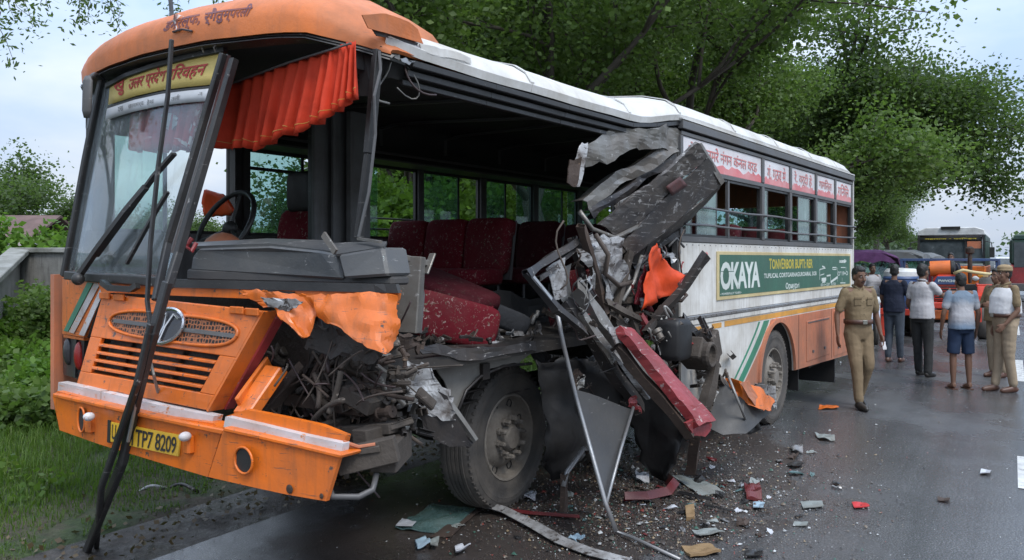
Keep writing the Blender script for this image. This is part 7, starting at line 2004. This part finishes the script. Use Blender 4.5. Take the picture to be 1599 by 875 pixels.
mb = MB(); mb.lathe([(.19, 0), (.21, .02), (.21, .09), (.10, .12), (.001, .12)], 16, Matrix.Translation((.04, .15, 1.54)) @ Matrix.Scale(.8, 4) @ Matrix.Rotation(PI / 2, 4, 'Y')); P(v, 'drum_cap', 'black', mb, smooth=30)
mb = MB(); mb.box2((-.26, -.01, .84), (.26, .01, 1.14)); P(v, 'radiator_grille', 'black', mb)
for k in range(5):
    mb = MB(); mb.box2((-.26, -.02, .86 + k * .058), (.26, -.008, .875 + k * .058)); P(v, 'grille_slat', 'tr_red', mb)
for x in (-1, 1):
    mb = MB(); mb.ball((x * .22, -.02, 1.08), (.07, .04, .06), 12, 8); P(v, 'headlamp', 'headl', mb, smooth=True)
mb = MB(); mb.box2((-.55, -.12, .42), (.55, .0, .62)); P(v, 'front_weight', 'tr_orange', mb, bevel=.03)
mb = MB(); mb.box2((-.62, -.25, .66), (.62, -.15, .80)); P(v, 'front_guard', 'tr_red', mb, bevel=.02)
for x in (-.6, .6):
    mb = MB(); mb.box2((x - .03, -.24, .40), (x + .03, -.16, .95)); P(v, 'guard_upright', 'tr_red', mb)
mb = MB(); mb.tube([(-.62, .3, .38), (.62, .3, .38)], .06, 8); P(v, 'front_axle', 'engine', mb)
mb = MB(); mb.box2((-.22, .1, .45), (.22, 2.0, .82)); P(v, 'engine_block', 'engine', mb, bevel=.02)
for x in (-.66, .66): simple_wheel(v, (x, .35, .36), .36, .2, rim='tr_red')
for x in (-.80, .80):
    simple_wheel(v, (x, 1.95, .66), .66, .36, rim='tr_red')
    mb = MB(); mb.box2((x - .24, 1.2, 1.10), (x + .24, 2.6, 1.16)); mb.beam((x, 1.2, 1.12), (x, .95, .85), .46, .04, (0, 0, 1)); P(v, 'fender', 'tr_red', mb, bevel=.01)
mb = MB(); mb.tube([(.42, .6, 1.2), (.42, .6, 1.55), (.42, .6, 1.9)], [.035, .05, .04], 10); mb.lathe([(.05, 0), (.09, .03), (.09, .13), (.03, .17)], 12, Matrix.Translation((.42, .6, 1.85))); P(v, 'exhaust_pipe', 'rust', mb, smooth=30)
for (a, b_) in (((-1.0, 1.2, 1.72), (1.0, 1.2, 1.72)), ((-1.0, 2.4, 1.72), (1.0, 2.4, 1.72)), ((-1.0, 1.2, 1.72), (-1.0, 2.4, 1.72)), ((1.0, 1.2, 1.72), (1.0, 2.4, 1.72)), ((-1.0, 1.2, .7), (-1.0, 1.2, 1.72)), ((1.0, 1.2, .5), (1.0, 1.2, 1.72)), ((-1.0, 2.4, .9), (-1.0, 2.4, 1.72)), ((1.0, 2.4, .9), (1.0, 2.4, 1.72))):
    mb = MB(); mb.beam(a, b_, .06, .06); P(v, 'roll_frame_bar', 'tr_blue', mb, bevel=.008)
mb = MB(); cushion(mb, (0, 1.9, 1.15), (.45, .4, .14)); cushion(mb, (0, 2.12, 1.35), (.45, .12, .4)); P(v, 'driver_seat', 'black', mb, smooth=True)
mb = MB(); mb.tube([Vector((.2 * math.cos(q * PI / 10), 1.5 + .05 * math.sin(q * PI / 10), 1.5 + .18 * math.sin(q * PI / 10))) for q in range(21)], .018, 6, caps=False); P(v, 'steering_wheel', 'black', mb)
mb = MB(); mb.tube([(.1, -.02, 1.42), (.28, -.05, 1.5), (.5, .1, 1.45), (.7, .3, 1.42), (.9, .6, 1.4)], .035, 8); P(v, 'brass_hose', 'board_frame', mb, smooth=True)
for (x, mt) in ((.62, 'amber'), (.72, 'board_frame')):
    mb = MB(); mb.box((x, .9, 1.38), (.12, .3, .10)); P(v, 'tool_box', mt, mb, bevel=.02)
tl = v.location; hv = Matrix.Rotation(RZ, 3, 'Z') @ Vector((-.05, 1.75, .38))
far_person(0, 0, 1.55, RZ + PI, 'tr_blue' if False else 'navy', 'darkpants', 'driver sitting on the tractor below the bus windscreen', seated=(tl.x + hv.x, tl.y + hv.y, .33))
# --- purple rickshaw and the grey topped one
def rickshaw(px, Y, label, canopy, body, rz=0, W=1.25, L=2.4, H=1.95, name='auto_rickshaw'):
    v = veh(name, px, Y, label, 'rickshaw', rz, 'rickshaws on the left of the road')
    w2 = W / 2
    mb = MB(); pr = [(-w2 - .08, 0, H - .30), (-w2 - .04, 0, H - .12), (-w2 * .6, 0, H), (w2 * .6, 0, H), (w2 + .04, 0, H - .12), (w2 + .08, 0, H - .30)]
    rows = [[Vector(p) + Vector((0, y, -.06 * (abs(y - L / 2) / (L / 2)) ** 3 + .02 * noise.noise(Vector((p[0] * 3, y * 3, 1))))) for p in pr] for y in [lerp(-.15, L, q / 10) for q in range(11)]]
    mb.grid(rows, .02); P(v, 'canopy', canopy, mb, smooth=35)
    mb = MB(); mb.grid([[Vector((x, -.16, H - .05 - .25 * (abs(x) / w2) ** 3)) for x in [lerp(-w2, w2, q / 10) for q in range(11)]], [Vector((x, -.17, H - .28 - .03 * math.sin(x * 14))) for x in [lerp(-w2 - .05, w2 + .05, q / 10) for q in range(11)]]], .01); P(v, 'canopy_valance', canopy, mb, smooth=30)
    for x in (-w2, w2):
        for y in (.05, 1.0, L - .1):
            mb = MB(); mb.tube([(x, y, .35), (x, y, H - .25)], .022, 6); P(v, 'canopy_post', 'frame', mb)
    mb = MB(); mb.box2((-w2, .35, .35), (w2, L - .1, .50)); P(v, 'floor_pan', body, mb, bevel=.02)
    mb = MB(); mb.box2((-w2, 1.4, .5), (w2, 1.8, .85)); mb.box2((-w2, 1.8, .8), (w2, 1.92, 1.35)); P(v, 'bench_seat', 'rick_red', mb, bevel=.03)
    mb = MB(); mb.prism([(-.35, -.25, .45), (.35, -.25, .45), (.42, -.1, 1.0), (.30, .0, 1.15), (-.30, .0, 1.15), (-.42, -.1, 1.0)], (0, .12, 0)); P(v, 'front_cowl', body, mb, bevel=.03)
    mb = MB(); mb.prism([(-w2 + .06, -.02, 1.16), (w2 - .06, -.02, 1.16), (w2 - .12, .1, H - .3), (-w2 + .12, .1, H - .3)], (0, .01, 0)); P(v, 'windscreen', 'glass_far', mb)
    mb = MB(); mb.ball((0, -.27, .92), (.09, .05, .09), 12, 8); P(v, 'headlamp', 'headl', mb, smooth=True)
    mb = MB(); mb.tube([(-.35, .05, 1.08), (.0, .1, 1.02), (.35, .05, 1.08)], .016, 6); P(v, 'handlebar', 'black', mb)
    simple_wheel(v, (0, -.25, .25), .25, .1); simple_wheel(v, (-w2 + .05, 1.9, .25), .25, .12); simple_wheel(v, (w2 - .05, 1.9, .25), .25, .12); return v
rickshaw(1352, 20.0, 'rickshaw with a drooping purple tarpaulin canopy just past the wrecked bus', 'purple', 'rick_red', rz=.25, W=1.3)
rickshaw(1400, 25.5, 'grey topped rickshaw between the purple one and the tractor', 'rick_grey', 'rick_grey', W=1.35, H=2.0)
rickshaw(1425, 31, 'farther grey rickshaw close to the left side of the passenger bus', 'rick_grey', 'rick_grey', rz=-.1, W=1.3, H=1.95)
# blue and white drum on a red base
v = veh('plastic_drum', 1407, 19.0, 'blue and white plastic drum standing behind the man in navy', 'drum')
mb = MB(); mb.lathe([(.001, .62), (.34, .62), (.38, .68), (.40, 1.0), (.38, 1.28), (.40, 1.3), (.36, 1.36)], 24); P(v, 'drum_body', 'tr_blue', mb, smooth=35)
mb = MB(); mb.lathe([(.37, 1.30), (.36, 1.45), (.30, 1.52), (.001, 1.54)], 24); P(v, 'drum_lid', 'van_white', mb, smooth=35)
mb = MB(); mb.box2((-.4, -.4, .48), (.4, .4, .62)); [mb.box2((x - .04, y - .04, 0), (x + .04, y + .04, .48)) for x in (-.34, .34) for y in (-.34, .34)]; P(v, 'stand', 'tr_red', mb, bevel=.01)
# motorbikes parked among the rickshaws
def motorbike(px, Y, rz, mt, label):
    v = veh('motorbike', px, Y, label, 'motorbike', rz, 'motorbikes parked among the rickshaws')
    simple_wheel(v, (0, 0, .29), .29, .09); simple_wheel(v, (0, 1.25, .29), .29, .1)
    mb = MB(); mb.ball((0, .55, .82), (.13, .28, .12), 14, 8); P(v, 'fuel_tank', mt, mb, smooth=True)
    mb = MB(); cushion(mb, (0, 1.02, .80), (.24, .62, .10)); P(v, 'seat', 'black', mb, smooth=True)
    mb = MB(); mb.box2((-.13, .45, .32), (.13, .85, .62)); P(v, 'engine', 'engine', mb, bevel=.03)
    mb = MB(); [mb.tube([(x, .0, .29), (x, .22, .95)], .02, 6) for x in (-.07, .07)]; P(v, 'fork', 'chrome', mb)
    mb = MB(); mb.tube([(-.36, .32, 1.02), (-.1, .2, 1.0), (.1, .2, 1.0), (.36, .32, 1.02)], .014, 6); P(v, 'handlebar', 'black', mb)
    mb = MB(); mb.ball((0, .08, .88), (.10, .08, .10), 12, 8); P(v, 'headlamp', 'headl', mb, smooth=True)
motorbike(1368, 17.0, .2, 'tr_red', 'red motorbike behind the walking policeman\'s shoulder'); motorbike(1384, 19.5, -.2, 'black', 'black motorbike beside the man in the navy t-shirt')
# --- distant white van, cars, dark green bus on the right
v = veh('van', 1569, 78, 'small white van far down the road', 'van')
mb = MB(); mb.box2((-.85, 0, .45), (.85, 4.5, 1.15)); P(v, 'lower_body', 'van_white', mb, bevel=.06)
mb = MB(); mb.prism([(-.82, .35, 1.15), (.82, .35, 1.15), (.76, .75, 1.88), (-.76, .75, 1.88)], (0, 3.6, 0)); P(v, 'upper_body', 'van_white', mb, bevel=.05)
mb = MB(); mb.prism([(-.72, .32, 1.2), (.72, .32, 1.2), (.66, .66, 1.75), (-.66, .66, 1.75)], (0, .03, 0)); P(v, 'windscreen', 'veh_glass', mb)
mb = MB(); mb.box2((-.86, -.06, .4), (.86, .05, .62)); P(v, 'bumper', 'frame', mb)
for x in (-1, 1):
    mb = MB(); mb.box((x * .65, -.02, .85), (.26, .06, .18)); P(v, 'headlamp', 'headl', mb, bevel=.02); simple_wheel(v, (x * .75, .8, .33), .33, .2)
for (px, Y, col, lb) in ((1547, 95, 'frame', 'tiny dark car beyond the passenger bus near the horizon'), (1556, 120, 'van_white', 'tiny pale car beyond the dark one near the horizon')):
    v = veh('car', px, Y, lb, 'car'); mb = MB(); mb.box2((-.8, 0, .35), (.8, 3.8, .85)); P(v, 'body', col, mb, bevel=.08)
    mb = MB(); mb.prism([(-.72, .9, .85), (.72, .9, .85), (.58, 1.4, 1.4), (-.58, 1.4, 1.4)], (0, 1.8, 0)); P(v, 'cabin', 'veh_glass', mb, bevel=.05)
    for x in (-.7, .7): simple_wheel(v, (x, .7, .3), .3, .18)
v = veh('oncoming_bus', 1617, 33, 'dark green and red bus cut off by the right edge of the picture', 'bus')
v.location = at(1586, 404, 33) + Vector((1.22, 0, -CAMZ)); v.location.z = 0
mb = MB(); mb.box2((-1.25, 0, .5), (1.25, 9, 1.5)); P(v, 'lower_body', 'redpaint', mb, bevel=.05)
mb = MB(); mb.box2((-1.25, .02, 1.5), (1.25, 9, 2.55)); P(v, 'upper_body', 'dkgreen', mb, bevel=.08)
mb = MB(); mb.prism([(-1.2, 0, 2.5), (-1.05, 0, 2.72), (1.05, 0, 2.72), (1.2, 0, 2.5)], (0, 9, 0)); P(v, 'roof', 'dkgreen', mb, bevel=.04)
mb = MB(); mb.box2((-1.1, -.01, 1.4), (1.1, .03, 2.4)); P(v, 'windscreen', 'veh_glass', mb)
for k in range(6):
    mb = MB(); mb.box2((-1.262, .5 + k * 1.35, 1.6), (-1.245, 1.65 + k * 1.35, 2.3)); P(v, 'window', 'veh_glass', mb)
for x in (-1.05, 1.05): simple_wheel(v, (x, 1.5, .5), .5, .28); simple_wheel(v, (x, 6.6, .5), .5, .28)
mb = MB(); mb.box2((-1.27, -.08, .45), (1.27, .05, .75)); P(v, 'bumper', 'frame', mb, bevel=.02)
# ================================================================== DEBRIS ON THE ROAD
M['paper'] = surf('dirty_white_paper', (.50, .52, .56), .6, dirt=.4, dirtcol=(.25, .22, .2))
M['palesheet'] = surf('pale_green_sheet', (.25, .29, .285), .5, dirt=.6, dirtcol=(.18, .17, .15))
M['darkredpl'] = surf('dark_red_plastic', (.13, .012, .016), .4, dirt=.4, dirtcol=(.08, .04, .03))
M['bright_red'] = surf('bright_red_scrap', (.55, .03, .035), .4, dirt=.2)
M['wood'] = surf('broken_wood', (.27, .18, .085), .7, dirt=.6, dirtcol=(.2, .12, .06))
M['bluepl'] = surf('pale_blue_plastic', (.30, .42, .50), .4, dirt=.3, dirtcol=(.2, .2, .2))
def scrap(name, quad, mat, label, cat='debris', z=.012, th=.006, disp=.015, nu=8, nv=5, seed=1, lift=None, group=None, smooth=False):
    """quad: pixel corners (tl,tr,br,bl) lying on the road; lift: extra height per corner"""
    lf = lift or (0, 0, 0, 0); Q = [ground(p[0], p[1], 0) + Vector((0, 0, l)) for p, l in zip(quad, lf)]
    c = sum(Q, Vector()) / 4; c.z = 0; Q = [q - c + Vector((0, 0, z)) for q in Q]
    mb = loft([Q[0], Q[1]], [Q[3], Q[2]], nu, nv, th, 0, seed); n0 = len(mb.v)
    mb.v = [(v[0], v[1], v[2] + abs(noise.noise(Vector((v[0] * 7 + seed * 3, v[1] * 7, 0)))) * disp) for v in mb.v]
    o = mb.build(name, M[mat], None, smooth=smooth); o.location = c; return tag(o, label, cat, group)
def strip(name, pts, wpx, mat, label, cat='debris', h=.02, z=.01):
    G = [ground(p[0], p[1], 0) for p in pts]; c = sum(G, Vector()) / len(G); mb = MB()
    rows = [[], []]
    for i, p in enumerate(G):
        d = (G[min(i + 1, len(G) - 1)] - G[max(i - 1, 0)]).normalized(); n_ = Vector((-d.y, d.x, 0)); w_ = wpx[i] * (p.y / FPX)
        zz = z + (pts[i][2] if len(pts[i]) > 2 else 0)
        rows[0].append(p - c + n_ * w_ + Vector((0, 0, zz))); rows[1].append(p - c - n_ * w_ + Vector((0, 0, zz + h * .4)))
    mb = MB(); mb.grid([rows[0], [a.lerp(b_, .5) + Vector((0, 0, h)) for a, b_ in zip(*rows)], rows[1]], .006)
    o = mb.build(name, M[mat], None); o.location = c; return tag(o, label, cat)
strip('white_trim_strip', [(745, 797, .03), (790, 806, .02), (835, 826, .01), (880, 850), (925, 868), (985, 884)], [7, 12, 15, 16, 15, 14], 'torn_white', 'long bent white trim strip lying toward the bottom edge', h=.03)
scrap('glass_sheet', ((676, 790), (742, 797), (700, 836), (617, 828)), 'glass_floor', 'shattered dark green glass sheet in front of the front wheel', th=.008, disp=.03, nu=14, nv=8, smooth=False)
scrap('brown_board', ((722, 806), (748, 800), (705, 840), (672, 842)), 'rust', 'brown board lying beside the green glass sheet', disp=.02)
scrap('white_corner', ((628, 818), (650, 824), (644, 832), (618, 829)), 'paper', 'white corner scrap on the left end of the glass sheet', z=.035, disp=.02)
strip('red_strip', [(775, 799), (830, 806), (905, 812)], [5, 5, 4], 'darkredpl', 'long dark red strip beside the white trim')
strip('red_strip', [(975, 786), (1010, 785), (1040, 778), (1052, 762), (1040, 752)], [6, 9, 10, 9, 6], 'darkredpl', 'curved dark red strip below the hanging pillar', h=.06)
scrap('grey_panel', ((1048, 745), (1098, 752), (1132, 772), (1092, 776)), 'palesheet', 'flat grey panel right of the curved red strip', disp=.03, nu=10)
scrap('white_cup', ((818, 770), (838, 774), (836, 786), (816, 783)), 'paper', 'crumpled white wrapper beside the front wheel', disp=.09, th=.01)
scrap('white_wrapper', ((992, 742), (1012, 742), (1014, 756), (994, 756)), 'paper', 'pale wrapper under the charcoal triangle sheet', disp=.1, th=.01)
scrap('red_lamp', ((1162, 766), (1186, 764), (1190, 782), (1166, 784)), 'darkredpl', 'broken dark red lamp lens on the road', disp=.09, th=.03, lift=(.03, .03, .0, .0))
scrap('pale_scrap', ((1250, 786), (1284, 785), (1286, 795), (1254, 797)), 'palesheet', 'oval pale green scrap left of the red one', disp=.02)
scrap('red_scrap', ((1330, 787), (1352, 788), (1358, 796), (1334, 797)), 'bright_red', 'small bright red scrap alone on the asphalt', disp=.03)
scrap('pale_scrap', ((1240, 818), (1262, 818), (1260, 825), (1238, 823)), 'palesheet', 'smaller pale scrap below the oval one', disp=.02)
scrap('blue_scrap', ((1176, 788), (1194, 788), (1192, 799), (1176, 798)), 'bluepl', 'pale blue plastic bit below the red lamp lens', disp=.05)
scrap('white_scrap', ((1532, 736), (1548, 737), (1546, 744), (1530, 743)), 'paper', 'small white scrap far right on the open road', disp=.05)
scrap('leaf_scrap', ((1464, 779), (1484, 782), (1482, 787), (1464, 784)), 'rust', 'brown leaf like scrap alone at the right of the road', disp=.03)
scrap('orange_fragment', ((1280, 635), (1306, 635), (1310, 640), (1278, 641)), 'orange', 'flat orange paint fragment near the policeman\'s feet', disp=.04)
scrap('dark_fragment', ((1272, 680), (1302, 682), (1304, 691), (1280, 689)), 'palesheet', 'pale and dark fragment on the road behind the debris', disp=.06)
scrap('silver_fragment', ((1234, 700), (1252, 698), (1254, 710), (1238, 711)), 'silver', 'small crumpled silvery fragment with a dark shadowed side', disp=.12, th=.01)
scrap('black_fragment', ((1228, 727), (1250, 722), (1256, 731), (1238, 734)), 'black', 'flat black fragment below the silvery one', disp=.05)
scrap('wood_chunk', ((1070, 800), (1084, 797), (1085, 812), (1072, 814)), 'wood', 'chunk of pale broken wood beside the silver trim end', th=.05, disp=.03, lift=(.03, .03, 0, 0))
scrap('wood_board', ((1064, 858), (1110, 852), (1126, 868), (1078, 874)), 'wood', 'splintered tan board at the bottom edge', disp=.04, th=.015)
scrap('dark_sheet', ((1080, 832), (1118, 828), (1132, 838), (1092, 842)), 'palesheet', 'greyish folded sheet above the tan board', disp=.04)
scrap('dark_sheet', ((1162, 866), (1192, 860), (1190, 874), (1168, 874)), 'black', 'black torn sheet at the bottom right of the debris', disp=.05)
scrap('plastic_bottle', ((648, 846), (664, 842), (672, 858), (652, 862)), 'bluepl', 'crushed bluish bottle at the bottom edge', disp=.08, th=.02)
scrap('white_wrapper', ((710, 858), (722, 856), (735, 866), (712, 872)), 'paper', 'blue and white wrapper right of the crushed bottle', disp=.09, th=.008)
scrap('white_wrapper', ((672, 846), (686, 844), (684, 862), (672, 860)), 'palesheet', 'pale wrapper touching the crushed bottle', disp=.08, th=.008)
strip('black_rod', [(1100, 794, .01), (1145, 804, .01)], [3, 2], 'black', 'short black rod among the debris', h=.01)
strip('black_rod', [(1060, 775, .01), (1110, 789, .02)], [5, 3], 'black', 'thick dark rod lying on the grey panel edge', h=.02)
# litter on the verge
for i, (x, y, mt, lb) in enumerate([(30, 661, 'paper', 'white torn paper on the verge grass'), (54, 655, 'paper', 'small white paper right of the torn one on the grass'), (80, 658, 'palesheet', 'pale scrap on the grass near the bumper end'), (30, 644, 'paper', 'tiny white paper above the torn one on the grass'), (55, 524, 'paper', 'white scrap in the weeds by the wall')]):
    g_ = ground(x, y, .12); mb = loft([(-.09, -.06, .05), (.08, -.07, .06)], [(-.07, .06, .05), (.10, .05, .04)], 6, 5, .003, .05, 60 + i, None, 9)
    o = mb.build('litter', M[mt], None); o.location = (g_.x, g_.y, verge_h(g_.x, g_.y) + .03); tag(o, lb, 'litter')
for i, (x0, y0, x1, y1) in enumerate([(212, 772, 262, 764), (262, 764, 310, 768)]):
    a, b_ = ground(x0, y0, .03), ground(x1, y1, .03); c = (a + b_) / 2
    mb = MB(); q = interpolate_bezier(a - c, (a - c) * .4 + Vector((0, .1, .05)), (b_ - c) * .4 + Vector((0, -.08, .06)), b_ - c, 10); mb.tube(q, .012, 6)
    o = mb.build('torn_trim', M['torn_white' if i == 0 else 'darksteel'], None, smooth=True); o.location = c; tag(o, ['pale torn trim lying at the road edge under the bumper', 'dark torn trim continuing right of the pale one'][i], 'debris')
# individually visible small pieces: a field of a hundred and sixty fragments
r = random.Random(91)
kinds = [('paper', 'white'), ('palesheet', 'pale'), ('darkredpl', 'dark red'), ('black', 'black'), ('glass_floor', 'green glass'), ('wood', 'tan'), ('rust', 'brown'), ('silver', 'silvery'), ('bluepl', 'bluish')]
wts = [4, 4, 3, 9, 3, 1, 9, 3, 1]
protos = {}
for (mt, w_) in kinds:
    for v_ in range(3):
        s = .05; mb = loft([(-s, -s * .6, 0), (0, -s * (.4 + .3 * v_), .01), (s, -s * .5, 0)], [(-s * .8, s * .5, .0), (.01, s * .7, .012), (s * .9, s * (.3 + .2 * v_), 0)], 4, 3, .006, .022, v_ + 5, None, 20)
        me = bpy.data.meshes.new('fragment'); zmin = min(q[2] for q in mb.v); me.from_pydata([(q[0], q[1], q[2] - zmin) for q in mb.v], [], mb.f); me.materials.append(M[mt]); protos[(mt, v_)] = me
def debris_pos(r):
    while True:
        x = r.gauss(1030, 125); y = r.gauss(768, 42)
        if 640 < x < 1340 and 660 < y < 872: return x, y
zone = lambda x: 'under the torn side' if x < 900 else ('below the hanging pillars' if x < 1080 else ('right of the wreckage' if x < 1200 else 'out on the open road'))
LM = [(870, 850, 'white trim strip'), (680, 815, 'shattered green glass sheet'), (825, 778, 'crumpled white wrapper by the front wheel'), (1000, 780, 'curved dark red strip'), (1090, 765, 'flat grey panel'), (1003, 749, 'wrapper under the charcoal triangle'),
      (1176, 773, 'dark red lamp lens'), (1268, 790, 'oval pale scrap'), (1343, 791, 'bright red scrap'), (1185, 793, 'pale blue plastic bit'), (1076, 805, 'broken wood chunk'), (1095, 864, 'tan board'), (1105, 836, 'greyish folded sheet'), (1177, 868, 'black torn sheet'),
      (962, 830, 'end of the silver trim'), (882, 798, 'foot of the wooden strut'), (1245, 705, 'silvery fragment'), (1085, 735, 'foot of the bent leg'), (1250, 822, 'smaller pale scrap'), (840, 805, 'long dark red strip')]
def frag_label(x, y, wn, sc_):
    near = min(LM, key=lambda q: (q[0] - x) ** 2 + ((q[1] - y) * 1.6) ** 2); side = ('left of' if x < near[0] - 8 else 'right of' if x > near[0] + 8 else 'next to')
    back = ', nearer the camera' if y > near[1] + 8 else (', farther away' if y < near[1] - 8 else '')
    return f"{'tiny' if sc_ < .55 else ('small' if sc_ < 1.0 else 'palm sized')} {wn} fragment {side} the {near[2]}{back}"
used_labels = set()
for k in range(120):
    for _try in range(60):
        x, y = debris_pos(r); mt, wn = r.choices(kinds, wts)[0]; sc_ = r.choice([.35, .45, .5, .6, .7, .9, 1.3]); lab = frag_label(x, y, wn, sc_)
        if lab not in used_labels: break
    used_labels.add(lab); g_ = ground(x, y)
    o = bpy.data.objects.new('fragment', protos[(mt, r.randint(0, 2))]); COL.objects.link(o)
    o.scale = (sc_ * r.uniform(.7, 1.5), sc_ * r.uniform(.6, 1.1), sc_); o.location = (g_.x, g_.y, .002); o.rotation_euler = (r.uniform(-.2, .2), r.uniform(-.2, .2), r.uniform(0, 6.3))
    tag(o, lab, 'fragment', f'small {wn} fragments on the road')
# crumbs nobody could count
def crumb_mat():
    m, t, b, out = new_mat('broken_glass_and_crumbs'); a = N(t, 'ShaderNodeAttribute'); a.attribute_name = 'col'
    t.links.new(a.outputs['Color'], b.inputs['Base Color']); b.inputs['Roughness'].default_value = .35; return m
M['crumb'] = crumb_mat()
rng = np.random.default_rng(77); n = 24000
x = rng.normal(1010, 150, n); y = rng.normal(765, 55, n); ok = (x > 560) & (x < 1420) & (y > 640) & (y < 905); x, y = x[ok], y[ok]
Y = CAMZ * FPX / (y - HOR); X = (x - CX) / FPX * Y; n = len(X)
n2 = 5000; r2 = rng.uniform(-3, 14, n2); d2 = rng.uniform(-.3, 9, n2); X = np.concatenate([X, R0.x + RD.x * r2 + RN.x * d2]); Y = np.concatenate([Y, R0.y + RD.y * r2 + RN.y * d2])
s = np.concatenate([rng.gamma(1.4, .0030, n), rng.gamma(2, .0022, n2)]) ; n = len(X); s = np.clip(s, .002, .04)
a = rng.random(n) * 6.28
B0 = np.stack([X, Y, np.zeros(n)], 1); pts = []
for k in range(4):
    an = a + k * 1.571 + rng.normal(0, .3, n); rr_ = s * rng.uniform(.5, 1.2, n); pts.append(B0 + np.stack([np.cos(an) * rr_, np.sin(an) * rr_, np.full(n, .004) + rng.random(n) * s * .5], 1))
pts.append(B0 + np.stack([np.zeros(n), np.zeros(n), .006 + s * rng.uniform(.4, 1.1, n)], 1))
V = np.stack(pts, 1).reshape(-1, 3); i5 = np.arange(n)[:, None] * 5
F = np.concatenate([i5 + np.array([[q, (q + 1) % 4, 4]]) for q in range(4)], 0)
pal = np.array([(.5, .52, .52), (.35, .36, .36), (.10, .09, .08), (.03, .03, .03), (.20, .05, .04), (.05, .12, .09), (.25, .19, .12), (.15, .12, .09), (.08, .06, .05), (.06, .05, .045)])
c = pal[rng.choice(10, n, p=[.05, .06, .17, .18, .05, .05, .05, .15, .14, .10])]
tag(np_mesh('glass_crumbs', V, F, M['crumb'], cols=np.repeat(c, 5, 0)), 'fine broken glass and crumbs strewn over the wet asphalt', 'rubble', kind='stuff')
# leaf litter and stones at the road edge
rng = np.random.default_rng(78); n = 2600; r2 = rng.uniform(-3, 16, n); d2 = -np.abs(rng.normal(.1, .5, n)) + .15
Pz = np.stack([R0.x + RD.x * r2 + RN.x * d2, R0.y + RD.y * r2 + RN.y * d2, np.full(n, .035)], 1)
V, F = leaves(Pz, 1, .01, .045, rng, squash=.2); V[:, 2] = np.clip(V[:, 2], .02, .08)
M['litter'] = leaf_mat('dead_leaves', (.06, .04, .02), (.12, .08, .04), (.2, .17, .11), .1)
tag(np_mesh('leaf_litter', V, F, M['litter']), 'dead leaves and bits of soil along the road edge', 'leaf litter', kind='stuff')
